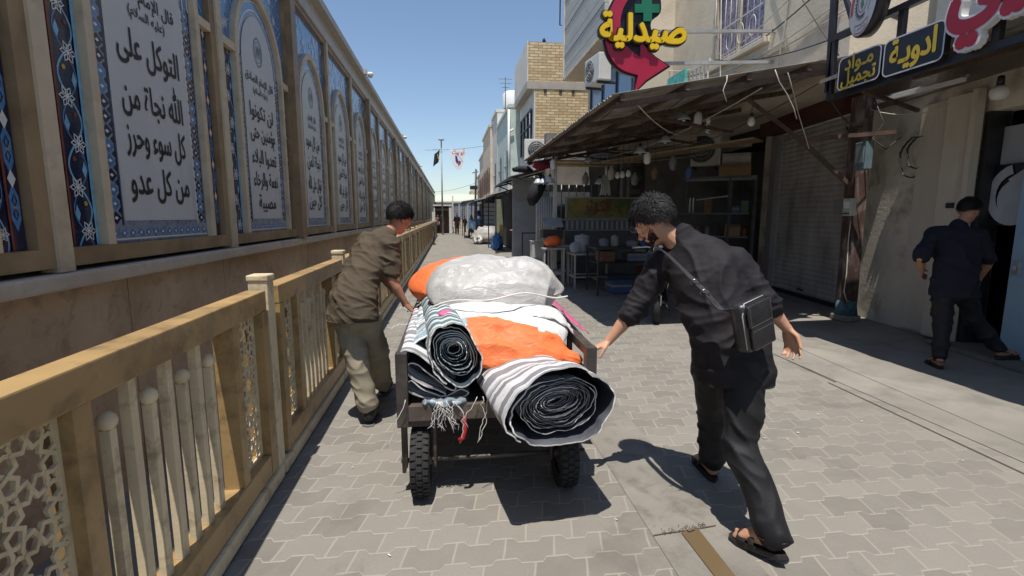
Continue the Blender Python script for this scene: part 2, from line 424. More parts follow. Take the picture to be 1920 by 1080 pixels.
# ---- one tiled panel, in local coordinates: x = along the street, y = up, z = towards the street
PW, PZ0, PZ1 = 1.83, 1.27, 4.0
SPR, APX = 2.88, 3.55
TL = [pm('tile_navy', (.012, .018, .055), .25, .3, 20, coat=.4), pm('tile_blue', (.085, .22, .46), .25, .25, 25, coat=.4), pm('tile_sky', (.20, .47, .70), .3, .2, 20, coat=.3),
      pm('tile_white', (.72, .73, .73), .3, .08, 20), pm('tile_red', (.22, .05, .03), .35, .2, 20), pm('tile_yellow', (.5, .33, .07), .35, .2, 20), pm('tile_grey_blue', (.22, .27, .35), .3, .25, 30, coat=.3)]
NAVY, BLUE, SKY, WHITE, RED, YEL, GREY = range(7)
def arch_pts(hw, zs, zt, n=10):
    """pointed arch from (hw, zs) over (0, zt) to (-hw, zs)"""
    h = zt - zs; r = (h * h + hw * hw) / (2 * hw); out = []
    a1 = math.atan2(h, r - hw)
    for i in range(n + 1):
        a = a1 * i / n; out.append((hw - r + r * math.cos(a), zs + r * math.sin(a)))
    return out + [(-x, z) for x, z in out[::-1][1:]]
def rosette(mb, cx, cz, r, M, z, k=6):
    for i in range(k):
        a = 2 * math.pi * i / k; c, s_ = math.cos(a), math.sin(a)
        pts = [(.25, 0), (.6, .24), (1, 0), (.6, -.24)]
        mb.strip([(cx + r * (p * c - q * s_), cz + r * (p * s_ + q * c)) for p, q in pts], r * .15, M, z, WHITE, closed=True)
    mb.flat([(cx + r * .22 * math.cos(t), cz + r * .22 * math.sin(t)) for t in [i * math.pi / 4 for i in range(8)]], M, z, WHITE)
def hex_strip(mb, xc, z0, z1, w, M, z):
    mb.flat([(xc - w / 2, z0), (xc + w / 2, z0), (xc + w / 2, z1), (xc - w / 2, z1)], M, z, NAVY)
    q = .235; zz = z0 + .06; k = w * .36
    while zz < z1 - .1:
        a, c = zz + .05, min(zz + q - .05, z1 - .02)
        mb.flat([(xc, a - .03), (xc + k, a + .02), (xc + k, c - .02), (xc, c + .03), (xc - k, c - .02), (xc - k, a + .02)], M, z + .001, BLUE)
        for t in (.3, .72):
            m_ = a + (c - a) * t; mb.strip([(xc, m_ - .025), (xc + k * .45, m_), (xc, m_ + .025), (xc - k * .45, m_)], .007, M, z + .002, NAVY, closed=True)
        m_ = (a + c) / 2; mb.flat([(xc + .008 * math.cos(t), m_ + .008 * math.sin(t)) for t in [i * math.pi / 3 for i in range(6)]], M, z + .002, YEL)
        if zz + q < z1: mb.flat([(xc, zz + q - .038), (xc + k * .85, zz + q), (xc, zz + q + .038), (xc - k * .85, zz + q)], M, z + .002, WHITE)
        zz += q
def floral(mb, x0, x1, z0, z1, M, z, per=.42, ph=0.0):
    mb.flat([(x0, z0), (x1, z0), (x1, z1), (x0, z1)], M, z, NAVY)
    xc, hw = (x0 + x1) / 2, (x1 - x0) / 2
    for s_ in (1, -1):
        pts = [(xc + s_ * hw * .72 * math.sin(2 * math.pi * (t - z0) / per + ph), t) for t in [z0 + (z1 - z0) * i / 60 for i in range(61)]]
        mb.strip(pts, hw * (.13 if s_ > 0 else .09), M, z + .001, SKY if s_ > 0 else BLUE)
    zz = z0 + .05; i = 0
    while zz < z1 - .06:
        rosette(mb, xc + hw * .25 * (-1 if i % 2 else 1), zz + .02, min(.05, hw * .62), M, z + .0022, 6)
        e = 1 if i % 2 else -1; px, pz = xc + e * hw * .45, zz + per * .25
        mb.flat([(px, pz - .035), (px + e * .02, pz), (px + e * .004, pz + .045), (px - e * .014, pz)], M, z + .0018, SKY)
        mb.flat([(px - e * hw * .7 + .013 * math.cos(t), pz + .05 + .013 * math.sin(t)) for t in [k * math.pi / 3 for k in range(6)]], M, z + .002, RED if i % 3 else YEL)
        zz += per / 2; i += 1
def tile_border(mb, x0, x1, z0, z1, M, z, vert=True):
    mb.flat([(x0, z0), (x1, z0), (x1, z1), (x0, z1)], M, z, GREY)
    if vert:
        w = x1 - x0; xc = (x0 + x1) / 2
        mb.strip([(x0 + w * .12, z0), (x0 + w * .12, z1)], w * .1, M, z + .001, WHITE); mb.strip([(x1 - w * .12, z0), (x1 - w * .12, z1)], w * .1, M, z + .001, NAVY)
        zz = z0 + .04
        while zz < z1 - .03:
            mb.flat([(xc, zz - .036), (xc + w * .34, zz), (xc, zz + .036), (xc - w * .34, zz)], M, z + .001, NAVY if int(zz * 100) % 2 else BLUE)
            for e_ in (1, -1): mb.flat([(xc + e_ * w * .3, zz + .02), (xc + e_ * w * .40, zz + .0375), (xc + e_ * w * .3, zz + .055), (xc + e_ * w * .14, zz + .0375)], M, z + .0015, NAVY)
            mb.flat([(xc, zz - .01), (xc + w * .12, zz), (xc, zz + .01), (xc - w * .12, zz)], M, z + .002, WHITE); zz += .075
    else:
        h = z1 - z0; zc = (z0 + z1) / 2; xx = x0 + .04
        mb.strip([(x0, z0 + h * .12), (x1, z0 + h * .12)], h * .1, M, z + .001, WHITE)
        while xx < x1 - .03:
            mb.flat([(xx - .03, zc), (xx, zc - h * .26), (xx + .03, zc), (xx, zc + h * .26)], M, z + .001, BLUE)
            mb.flat([(xx - .01, zc), (xx, zc - h * .12), (xx + .01, zc), (xx, zc + h * .12)], M, z + .002, WHITE); xx += .075
# local frame: origin at the panel centre on the wall face
ML = frame4((0, 0, 0), (0, 1, 0), (0, 0, 1))          # x->Y, y->Z, z->X
M_BOARD = pm('inscription_board', (.53, .56, .58), .4, .07, 2.5, dirt=(.30, .31, .31), dirt_amt=.5, dscale=2.0, stretch=(1, 1, .25))
M_INK = pm('black_ink', (.012, .012, .014), .5, .1)
fr = MB()                                             # bronze outer frame
hw = PW / 2 - .045
fr.b2((-.02, -hw, PZ0), (.03, -hw + .016, PZ1)).b2((-.02, hw - .085, PZ0), (.045, hw, PZ1)).b2((-.02, -hw + .0161, PZ0), (.045, hw - .0851, PZ0 + .085)).b2((-.02, -hw + .0161, PZ1 - .06), (.045, hw - .0851, PZ1))
mu = MB()                                             # cream bars: jambs of the arch, transoms, arch moulding
for s_ in (1, -1):
    mu.b2((-.01, s_ * .545, PZ0 + .086), (.05, s_ * .605, SPR)); mu.b2((-.01, s_ * .606, SPR - .03), (.047, s_ * (hw - (.0861 if s_ > 0 else .0171)), SPR + .03))
ap = arch_pts(.605, SPR + .001, APX); ai = arch_pts(.545, SPR + .001, APX - .07)
for i in range(len(ap) - 1):
    a, b_, c, d = ap[i], ap[i + 1], ai[i + 1], ai[i]
    mu.add([ML @ Vector((p[0], p[1], h)) for h in (-.01, .05) for p in (a, b_, c, d)], [(0, 1, 5, 4), (1, 2, 6, 5), (2, 3, 7, 6), (3, 0, 4, 7), (4, 5, 6, 7)])
ti = MB()
for s_ in (1, -1):
    xa, xb, xh, wh, xr = (.61, .705, .745, .066, .709) if s_ > 0 else (-.775, -.61, -.818, .07, -.779)
    floral(ti, xa, xb, PZ0 + .086, SPR - .03, ML, .004, ph=s_)
    hex_strip(ti, xh, PZ0 + .086, SPR - .03, wh, ML, .004)
    ti.strip([(xr, PZ0 + .086), (xr, SPR - .03)], .012, ML, .008, RED)
    if s_ < 0: ti.strip([(-.618, PZ0 + .086), (-.618, SPR - .03)], .022, ML, .0085, SKY)
    # spandrel
    ti.flat([(s_ * .0, SPR + .03), (s_ * .82, SPR + .03), (s_ * .82, PZ1 - .06), (0, PZ1 - .06)][::s_], ML, .003 + .0002 * s_, BLUE)
    for k in range(26):
        px, pz = s_ * random.uniform(.06, .74), random.uniform(SPR + .1, PZ1 - .12)
        rosette(ti, px, pz, random.uniform(.03, .055), ML, .006 + .0002 * k)
    for k in range(5):
        t0 = random.uniform(0, 6); ti.strip([(s_ * (.06 + .7 * t), SPR + .15 + .17 * k + .08 * math.sin(t * 9 + t0)) for t in [i / 24 for i in range(25)]], .012, ML, .0052 + .0002 * k, SKY)
    ti.strip([(s_ * .80, SPR + .04), (s_ * .80, PZ1 - .07)], .03, ML, .0068, NAVY)
# inner pale arch with its tile border
ao = arch_pts(.544, SPR, APX - .072)
ti.flat([(-.544, PZ0 + .087), (.544, PZ0 + .087)] + ao, ML, .0125, GREY)
for s_ in (1, -1): tile_border(ti, min(s_ * .40, s_ * .535), max(s_ * .40, s_ * .535), PZ0 + .18, SPR, ML, .014)
tile_border(ti, -.53, .53, PZ0 + .095, PZ0 + .18, ML, .0145, vert=False)
ti.strip(arch_pts(.49, SPR, APX - .13), .06, ML, .0145, BLUE); ti.strip(arch_pts(.455, SPR, APX - .17), .014, ML, .0155, WHITE); ti.strip(arch_pts(.52, SPR, APX - .095), .012, ML, .0155, WHITE)
bo = MB(); ab = arch_pts(.405, SPR, APX - .22)
bo.flat([(-.405, PZ0 + .205), (.405, PZ0 + .205)] + ab, ML, .0175)
def lettering(lines, head):
    t = MB()
    for k, l in enumerate(head): write(t, l, ML, .10 if k == 0 else .075, .012, None, at=(0, 2.74 - .10 * k), z=.0205)
    n = len(lines); top, bot = (2.44, 1.68) if n <= 4 else (2.45, 1.62)
    for k, l in enumerate(lines):
        vs, fs = glyphs(l, .215 if n <= 4 else .175, .018)
        if not vs: continue
        w_ = max(v.x for v in vs) * 2; kx = min(1.0, .64 / w_)
        zc = top + (bot - top) * k / (n - 1)
        t.add([ML @ Vector((v.x * kx, v.y + zc, .0205 + v.z)) for v in vs], fs)
    return t
TXT = [(['التوكل على', 'الله نجاة من', 'كل سوء وحرز', 'من كل عدو'], ['قال الإمام الباقر', '(عليه السلام)']),
       (['لن تكونوا', 'مؤمنين حتى', 'تعدوا البلاء', 'نعمة والرخاء', 'مصيبة'], ['قال الإمام الصادق', '(عليه السلام)']),
       (['من كل سوء', 'نجاة لمن', 'توكل على الله', 'كل حين'], ['قال الإمام', '(عليه السلام)'])]
me_fr = fr.mesh('frame', M_BRONZE); me_mu = mu.mesh('arch_moulding', M_CREAM); me_ti = ti.mesh('tile_field', TL); me_bo = bo.mesh('inscription_board', M_BOARD)
me_tx = [lettering(*t).mesh('lettering', M_INK) for t in TXT]
med = MB()
for r_, w_ in ((.10, .012), (.075, .006)): med.strip([(r_ * math.cos(a), 3.02 + 1.25 * r_ * math.sin(a)) for a in [i * math.pi / 12 for i in range(24)]], w_, ML, .0205, closed=True)
for k in range(7): med.strip([(-.05 + .016 * k, 2.96 + .02 * (k % 3)), (-.055 + .017 * k + .02, 3.08 - .015 * (k % 2))], .009, ML, .0206)
me_md = med.mesh('medallion', pm('faded_ink', (.16, .2, .24), .5, .1))
YC = [2.5 + PW * (k + .5) for k in range(-2, 34)]
for k, yc in enumerate(YC):
    p = bpy.data.objects.new('calligraphy_panel', me_fr); COL.objects.link(p); p.parent = wall; p.location = (0, yc, 0)
    obj_from(me_mu, 'arch_moulding', p); obj_from(me_ti, 'tile_field', p); obj_from(me_bo, 'inscription_board', p); obj_from(me_md, 'medallion', p)
    i = k - 2; obj_from(me_tx[i if 0 <= i < 2 else 2 if i > 1 else 1], 'lettering', p)
pp = MB()
pp.b2((-.02, -.045, 1.25), (.06, .045, 3.999))
me_pp = pp.mesh('post', M_CREAM)
me_pd = MB().b2((-.02, -.09, 1.25), (.11, .09, 3.999)).mesh('post', M_BRONZE)
for k in range(-2, 35):
    o = obj_from(me_pd if k in (2, 5, 8, 11, 14, 17, 20, 23) else me_pp, 'post', wall); o.location = (0, 2.5 + PW * k, 0)
# little security cameras on the cornice
wc = thing('security_camera', 'white dome camera on the wall top nearest the viewer', 'camera', (WX + .13, 10.85, 4.36), group='cameras on the wall top')
MB().b2((-.02, -.05, -.05), (.06, .05, .05)).build('bracket', M_ALU, wc, local=True)
MB().lathe((.13, 0, -.06), [(.0, .05), (.05, .05), (.06, .02), (.055, -.01), (.035, -.045), (.0, -.05)], 14).build('dome', pm('white_plastic', (.7, .7, .68), .35, .05), wc, local=True)
for yy, lb in ((19.0, 'white dome camera on the wall top, second along'), (29.5, 'white dome camera on the wall top, farthest of three')): dup(wc, (WX + .13, yy, 4.36), label=lb)

# ================================================================ the railing
FX, FL = -1.03, 1.96
M_FB = pm('railing_brown', (.36, .24, .105), .42, .15, 3, .12, 50, dirt=(.13, .08, .045), dirt_amt=.75, dscale=7)
M_FC = pm('railing_cream', (.64, .545, .37), .5, .12, 5, .12, 80, dirt=(.26, .2, .125), dirt_amt=.75, dscale=10)
def ribbon(mb, p, q, w, x0, x1):
    d = (q[0] - p[0], q[1] - p[1]); l = math.hypot(*d)
    if l < 1e-5: return
    nx, ny = -d[1] / l * w / 2, d[0] / l * w / 2; e = (d[0] / l * w * .3, d[1] / l * w * .3)
    P = [(p[0] - e[0] + nx, p[1] - e[1] + ny), (p[0] - e[0] - nx, p[1] - e[1] - ny), (q[0] + e[0] - nx, q[1] + e[1] - ny), (q[0] + e[0] + nx, q[1] + e[1] + ny)]
    mb.add([(x, y, z) for x in (x0, x1) for y, z in P], [(0, 1, 2, 3), (7, 6, 5, 4), (0, 4, 5, 1), (1, 5, 6, 2), (2, 6, 7, 3), (3, 7, 4, 0)])
def lattice(y0, y1, z0, z1):
    """star-and-polygon strapwork (lines leaving each tile edge at a fixed angle, on a square-octagon tiling)"""
    mb = MB(); a = .128; th = R(60)
    segs = []
    oct_s = a * (math.sqrt(2) - 1)
    def poly(cx, cy, n, rin, rot):
        mids = []
        for i in range(n):
            t = rot + 2 * math.pi * i / n; mids.append((cx + rin * math.cos(t), cy + rin * math.sin(t), t))
        for i in range(n):
            x, y, t = mids[i]; x2, y2, t2 = mids[(i + 1) % n]
            d1 = t + math.pi / 2 + (math.pi / 2 - (math.pi / 2 - th)); d1 = t + math.pi / 2 + th
            d2 = t2 - math.pi / 2 - th
            c1, s1, c2, s2 = math.cos(d1), math.sin(d1), math.cos(d2), math.sin(d2)
            den = c1 * s2 - s1 * c2
            if abs(den) < 1e-6: continue
            u = ((x2 - x) * s2 - (y2 - y) * c2) / den
            ix, iy = x + u * c1, y + u * s1
            segs.append(((x, y), (ix, iy))); segs.append(((ix, iy), (x2, y2)))
    nx_ = int((y1 - y0) / a) + 2; nz_ = int((z1 - z0) / a) + 2
    for i in range(nx_):
        for j in range(nz_):
            cx, cz = y0 + a * (i + .35), z0 + a * (j + .3)
            poly(cx, cz, 8, a / 2, 0.0); poly(cx + a / 2, cz + a / 2, 4, oct_s / 2, R(45))
    def clip(p, q):
        t0, t1 = 0.0, 1.0; d = (q[0] - p[0], q[1] - p[1])
        for k, (lo, hi) in enumerate(((y0, y1), (z0, z1))):
            if abs(d[k]) < 1e-9:
                if p[k] < lo or p[k] > hi: return None
            else:
                u, v = (lo - p[k]) / d[k], (hi - p[k]) / d[k]
                t0, t1 = max(t0, min(u, v)), min(t1, max(u, v))
        if t0 >= t1: return None
        return (p[0] + d[0] * t0, p[1] + d[1] * t0), (p[0] + d[0] * t1, p[1] + d[1] * t1)
    for i, (p, q) in enumerate(segs):
        c = clip(p, q); e = (i % 17) * .00022
        if c: ribbon(mb, c[0], c[1], .0115, -.003 - e, .003 + e)
    for c in (((y0, z0), (y1, z0)), ((y1, z0), (y1, z1)), ((y1, z1), (y0, z1)), ((y0, z1), (y0, z0))): ribbon(mb, c[0], c[1], .018, -.0075, .0075)
    return mb
def rail_section(label, loc):
    t = thing('railing_section', label, 'railing', loc, group='railing sections along the shrine wall')
    a, b_ = .12, 1.88
    MB().b2((-.05, a, 1.0), (.05, b_, 1.108), bev=.006).build('top_rail', M_FB, t, local=True)
    MB().b2((-.05, a + .081, .10), (.05, b_ - .081, .215), bev=.006).build('bottom_rail', M_FB, t, local=True)
    for y0 in (a, b_ - .08): MB().b2((-.052, y0, .10), (.052, y0 + .08, .999)).build('stile', M_FB, t, local=True)
    for y0 in (.47, 1.455): MB().b2((-.045, y0, .216), (.045, y0 + .07, .999)).build('stile', M_FB, t, local=True)
    for y0, y1 in ((.202, .468), (1.527, 1.798)): lattice(y0, y1, .222, .995).build('lattice', M_FC, t, local=True)
    n = 7; y0, y1 = .66, 1.30
    for k in range(n):
        y = y0 + (y1 - y0) * k / (n - 1); mb = MB()
        if k % 2: mb.b2((-.016, y - .019, .216), (.016, y + .019, .999))
        else:
            mb.b2((-.015, y - .016, .216), (.015, y + .016, .865)); mb.lathe((0, y, .862), [(.0, 0), (.014, 0), (.016, .004), (.026, .016), (.029, .03), (.026, .044), (.015, .056), (.0, .06)], 14)
        mb.build('baluster', M_FC, t, local=True)
    MB().b2((-.02, .02, .018), (.065, 1.94, .088)).build('base_channel', M_FC, t, local=True)
    pt = MB(); pt.b2((-.05, 1.91, 0), (.05, 2.01, 1.15), bev=.004).b2((-.056, 1.904, 1.1505), (.056, 2.016, 1.185), bev=.008)
    p = pt.build('post', M_FC, t, local=True)
    MB().b2((-.02, 1.87, .80), (.02, 1.91, .86)).b2((-.02, 1.87, .28), (.02, 1.91, .34)).b2((-.02, 2.01, .80), (.02, 2.07, .86)).b2((-.02, 2.01, .28), (.02, 2.07, .34)).build('bracket', M_FC, t, local=True)
    return t
r0 = rail_section('nearest brown and cream railing section with big lattice cut by the frame', (FX, .91, 0))
dup(r0, (FX, .91 - FL, 0), label='railing section just behind the nearest one, mostly outside the frame')
ORD = 'second third fourth fifth sixth seventh eighth ninth tenth eleventh twelfth thirteenth fourteenth fifteenth sixteenth seventeenth eighteenth nineteenth twentieth'.split()
for k in range(1, 20):
    lb = 'brown and cream railing section behind the man in the brown shirt' if k == 1 else ORD[k - 1] + ' brown and cream railing section from the viewer along the wall'
    dup(r0, (FX, .91 + FL * k, 0), label=lb)
# ================================================================ RIGHT SIDE: the near shops
FRZ = -math.atan(.14)
def FX_(y): return 5.85 + .14 * (y - 5)
def fbx(mb, y0, y1, o0, o1, z0, z1, mi=0, bev=0):
    """box lying along the shop front between y0..y1, o = distance out towards the street"""
    ym = (y0 + y1) / 2; om = (o0 + o1) / 2; c = Vector((FX_(ym), ym, (z0 + z1) / 2)) + Vector((-om, om * .14, 0))
    return mb.box(c, (abs(o1 - o0), abs(y1 - y0) * 1.0098, abs(z1 - z0)), FRZ, mi, bev=bev)
M_PLAS = pm('peeling_plaster', (.60, .55, .46), .85, .14, 1.7, .5, 25, dirt=(.20, .165, .125), dirt_amt=.8, dscale=2.2)
M_CREAMW = pm('cream_render', (.62, .54, .42), .85, .12, 1.2, .45, 22, dirt=(.40, .33, .24), dirt_amt=.5, dscale=1.6)
M_RUST = pm('rusty_steel', (.10, .062, .046), .8, .45, 9, .4, 60, dirt=(.05, .035, .03), dirt_amt=.6, dscale=8)
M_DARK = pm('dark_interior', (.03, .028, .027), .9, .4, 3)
M_BLACK = pm('black_metal', (.022, .022, .025), .45, .3, 8, .1, 60, dirt=(.06, .055, .05), dirt_amt=.3)
M_SHUT = pm('shutter_metal', (.44, .42, .40), .55, .2, 4, .15, 60, dirt=(.08, .07, .06), dirt_amt=.5, stretch=(1, 1, .3))
M_WOOD = pm('pale_wood_door', (.54, .49, .40), .7, .12, 3, .25, 40, dirt=(.25, .21, .16), dirt_amt=.5, stretch=(1, 1, .2))
M_SHEET = pm('awning_sheet', (.27, .245, .22), .7, .25, 3, .3, 40, dirt=(.09, .07, .055), dirt_amt=.7, dscale=4)
M_WPL = pm('white_plastic', (.7, .7, .68), .35, .05)
M_GREYM = pm('grey_metal', (.33, .33, .33), .45, .15, 8, .1, 60, dirt=(.16, .15, .14), dirt_amt=.3)
M_BLUEG = pm('bluish_wall', (.32, .345, .37), .8, .1, 2, .2, 30, dirt=(.2, .2, .2), dirt_amt=.4)
bld = thing('corner_building', 'cream rendered corner building with a roller shutter and grilled upper window above the rusty awning', 'building', (FX_(6), 6, 0))
g = MB()
fbx(g, -4.0, 3.6, -.25, 0, 0, 2.62); fbx(g, 4.98, 7.0, -.25, 0, 0, 3.0); fbx(g, 3.6, 4.98, -.25, 0, 2.62, 3.0); fbx(g, 9.55, 10.0, -.25, .0, 0, 3.6); fbx(g, 7.0, 9.55, -.25, 0, 3.06, 3.6)
g.build('ground_wall', M_PLAS, bld)
# fascia above the shops, in the shade of the sign frame
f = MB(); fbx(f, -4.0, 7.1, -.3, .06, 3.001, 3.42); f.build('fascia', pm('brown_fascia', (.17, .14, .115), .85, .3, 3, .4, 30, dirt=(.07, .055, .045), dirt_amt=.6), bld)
f = MB(); fbx(f, -4.0, 5.9, -.3, -.02, 3.421, 7.5); f.build('set_back_wall', M_BLUEG, bld)
# upper storey over the shops with its window
u = MB(); UX = 5.0
WY0, WY1, WZ0, WZ1 = 7.9, 9.45, 4.28, 5.75
u.b2((UX, 6.06, 3.3), (UX + 3, WY0, 7.6)).b2((UX, WY1, 3.3), (UX + 3, 12.6, 7.6)).b2((UX, WY0, 3.3), (UX + 3, WY1, WZ0)).b2((UX, WY0, WZ1), (UX + 3, WY1, 7.6))
u.b2((UX - .03, 7.3, 3.95), (UX - .002, 12.6, 4.05)).b2((UX - .10, 7.7, WZ0 - .10), (UX - .002, 9.65, WZ0 - .02), bev=.01)
u.build('upper_wall', M_CREAMW, bld)
w = MB().b2((UX + .02, WY0, WZ0), (UX + .07, WY0 + .05, WZ1)).b2((UX + .02, WY1 - .05, WZ0), (UX + .07, WY1, WZ1)).b2((UX + .02, WY0 + .051, WZ0), (UX + .07, WY1 - .051, WZ0 + .05)).b2((UX + .02, WY0 + .051, WZ1 - .05), (UX + .07, WY1 - .051, WZ1)).b2((UX + .02, (WY0 + WY1) / 2 - .03, WZ0 + .051), (UX + .07, (WY0 + WY1) / 2 + .03, WZ1 - .051)).build('window', M_CREAM, bld)
gm, nt, bb = newmat('patterned_curtain'); tc = nd(nt, 'ShaderNodeTexCoord'); n1 = tex(nt, tc.outputs['Object'], 7, 8, .75, 2.5)
nt.links.new(mixc(nt, ramp(nt, n1, .42, .6), (.10, .085, .2), (.42, .38, .5)), bb.inputs['Base Color']); bb.inputs['Roughness'].default_value = .15
MB().b2((UX + .1, WY0, WZ0), (UX + .12, WY1, WZ1)).build('pane', gm, w)
gr = MB()
for k in range(9):
    y = WY0 + .08 + (WY1 - WY0 - .16) * k / 8
    gr.tube([(UX - .03, y, WZ0 + .02), (UX - .03, y, WZ1 - .02)], .007, 6)
for z in (WZ0 + .05, WZ0 + .55, WZ1 - .3): gr.bar((UX - .03, WY0 + .02, z), (UX - .03, WY1 - .02, z), .008, .02)
for k in range(4):
    yc = WY0 + .08 + (WY1 - WY0 - .16) * (2 * k + 1) / 8
    gr.tube([(UX - .035, yc + .09 * math.cos(a), WZ0 + .30 + .16 * math.sin(a)) for a in [i * math.pi / 8 for i in range(16)]], .006, 6, closed=True)
gr.build('grille', pm('white_iron', (.6, .58, .54), .5, .1), w)
# roller shutter
sh = MB(); nsl = 34; z0, z1 = .10, 3.05
for k in range(nsl):
    za = z0 + (z1 - z0) * k / nsl; h = (z1 - z0) / nsl
    ya, yb = 7.25, 9.32; pr = [(0, 0), (.012, h * .18), (.017, h * .5), (.012, h * .82), (0, h)]
    for i in range(4):
        (oa, ha), (ob, hb) = pr[i], pr[i + 1]
        P = lambda y, o, z: Vector((FX_(y) + .03 - o, y, z))
        sh.add([P(ya, oa, za + ha), P(yb, oa, za + ha), P(yb, ob, za + hb), P(ya, ob, za + hb)], [(3, 2, 1, 0)], smooth=True)
so = sh.build('roller_shutter', M_SHUT, bld)
q = MB(); fbx(q, 7.25, 9.32, -.02, .03, .03, .1); q.build('bottom_bar', M_BLACK, so)
q = MB(); fbx(q, 8.15, 8.35, .031, .045, .17, .2); q.build('handle', M_BLACK, so)
q = MB(); fbx(q, 9.33, 9.54, -.1, .10, 0, 3.05); q.build('shutter_jamb', pm('grey_jamb', (.24, .23, .225), .6, .15, 4), bld)
q = MB(); fbx(q, 7.02, 7.24, -.1, .03, 0, 3.05); q.build('shutter_jamb', M_RUST, bld)
q = MB(); fbx(q, 7.0, 9.6, .0, .32, 3.07, 3.4); q.build('shutter_box', pm('maroon_paint', (.09, .028, .022), .7, .3, 4, .2, 30), bld)
q = MB(); fbx(q, 7.25, 9.5, 0.0, .32, .009, .032); q.build('sill', M_CONC2, bld)
# folded pale door leaves beside the open doorway
dl = MB(); fbx(dl, 5.42, 5.86, .002, .05, .05, 2.86, bev=.005); d1 = dl.build('door_leaf', M_WOOD, bld)
dl = MB(); dl.box((5.80, 5.21, 1.455), (.05, .40, 2.81), FRZ + .1, bev=.005); dl.box((5.755, 5.03, 1.455), (.09, .07, 2.83), FRZ); d2 = dl.build('door_leaf', M_WOOD, bld)
MB().box((5.765, 5.22, 1.62), (.02, .09, .06), FRZ + .1).build('lock', M_BLACK, d2)
df = MB(); fbx(df, 4.93, 5.0, -.2, .02, 0, 2.62); fbx(df, 3.6, 3.66, -.2, .02, 0, 2.62); df.build('door_frame', M_BLACK, bld)
# the dark room behind the doorway
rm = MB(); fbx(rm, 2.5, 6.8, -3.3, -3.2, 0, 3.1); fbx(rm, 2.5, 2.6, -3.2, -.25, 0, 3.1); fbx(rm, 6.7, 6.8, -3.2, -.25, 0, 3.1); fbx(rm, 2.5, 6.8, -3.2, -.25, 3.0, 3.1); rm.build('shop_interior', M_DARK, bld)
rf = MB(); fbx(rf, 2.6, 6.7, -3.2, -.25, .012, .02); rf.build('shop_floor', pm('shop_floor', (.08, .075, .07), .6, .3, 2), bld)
# half-lowered glazed screen inside the doorway, with a pale round emblem
gs = MB(); fbx(gs, 3.67, 4.92, -.16, -.13, 2.05, 2.45); gs.build('transom_panel', pm('pale_panel', (.34, .36, .39), .5, .1), bld)
em = MB(); ME = frame4((FX_(4.66) + .085, 4.66, 1.72), (-.1386, -.99, 0), (0, 0, 1))
em.strip([(.25 * math.cos(a), .27 * math.sin(a)) for a in [R(100) + i * R(270) / 20 for i in range(21)]], .10, ME, .002); em.strip([(-.05, .12), (.08, .2), (.2, .17), (.3, .08)], .11, ME, .0024); em.flat([(.2 * math.cos(a) + .02, .2 * math.sin(a) - .04) for a in [i * math.pi / 9 for i in range(18)]], ME, .0016)
em.build('door_emblem', pm('frosted_film', (.40, .43, .46), .5, .1), bld)
MB().box((FX_(4.64) + .10, 4.64, 1.72), (.012, .54, .64), FRZ).build('dark_glass', pm('dark_glass', (.012, .013, .015), .1, .2), bld)
bd = MB(); bd.box((FX_(4.07) - .03, 4.07, 1.09), (.045, .80, 2.06), FRZ, bev=.004); o = bd.build('blue_door', pm('pale_blue_door', (.27, .42, .55), .45, .1, 3, .1, 30, dirt=(.18, .25, .3), dirt_amt=.4), bld)
MB().box((FX_(4.4) - .07, 4.38, .98), (.04, .05, .14), FRZ).lathe((FX_(4.4) - .11, 4.38, .98), [(0, -.03), (.02, -.03), (.022, .02), (0, .03)], 8).build('latch', M_GREYM, o)
q = MB(); fbx(q, 3.6, 5.1, -.2, .30, .009, .06, bev=.01); q.build('doorstep', M_CONC2, bld)
# ---------------------------------------------------------------- rusty post with meters and cables
po = thing('rusty_post', 'rusty flaking steel post on a concrete foot between the shutter and the plaster wall', 'post', (5.62, 6.45, 0))
pb = MB(); pb.bar((5.64, 6.45, .25), (5.60, 6.45, 3.1), .20, .17, up=(0, 1, 0)); pb.build('shaft', pm('flaking_paint', (.075, .04, .032), .8, .5, 6, .5, 30, dirt=(.32, .29, .25), dirt_amt=.8, dscale=6, stretch=(1, 1, .35)), po)
MB().b2((5.50, 6.32, .012), (5.78, 6.58, .10), bev=.02).build('foot', M_CONC2, po)
MB().tube([(5.64, 6.45, .1), (5.64, 6.45, .3)], [.15, .12], 10).build('wrapped_collar', pm('teal_rag', (.05, .11, .13), .9, .5, 14, .8, 20), po)
mb = MB(); mb.box((5.47, 6.36, 1.62), (.08, .17, .24), FRZ, bev=.01); m_ = tag(mb.build('meter_box', pm('beige_box', (.45, .44, .37), .5, .1), at=(5.47, 6.36, 1.5)), 'small beige meter box strapped to the rusty post', 'meter box')
q = MB()
for k in range(4): q.lathe((5.425, 6.31 + .035 * k, 1.535), [(0, -.006), (.011, -.006), (.011, .004), (0, .006)], 8, axis='X')
q.build('knob', M_BLACK, m_)
MB().box((5.427, 6.362, 1.65), (.006, .1, .09), FRZ).build('dial', M_WPL, m_)
mb = MB(); mb.box((5.42, 6.15, 2.28), (.10, .22, .36), FRZ, bev=.012); m_ = tag(mb.build('junction_box', pm('blue_grey_box', (.13, .18, .21), .5, .2, 8, .1, 40), at=(5.42, 6.15, 2.1)), 'blue grey junction box hung high on the post beside the coiled cables', 'junction box')
MB().box((5.365, 6.15, 2.3), (.008, .15, .22), FRZ).build('cover', pm('blue_grey_cover', (.2, .25, .28), .5, .2, 8), m_)
M_CABD = pm('dark_cable', (.03, .028, .027), .6, .2); M_CABL = pm('pale_cable', (.5, .46, .38), .6, .15)
def cable(pts, r, mat, label, group=None, cat='cable'):
    n = len(pts)
    o = MB().tube(pts, r, 6).build('cable', mat, at=tuple(pts[0])); return tag(o, label, cat, group)
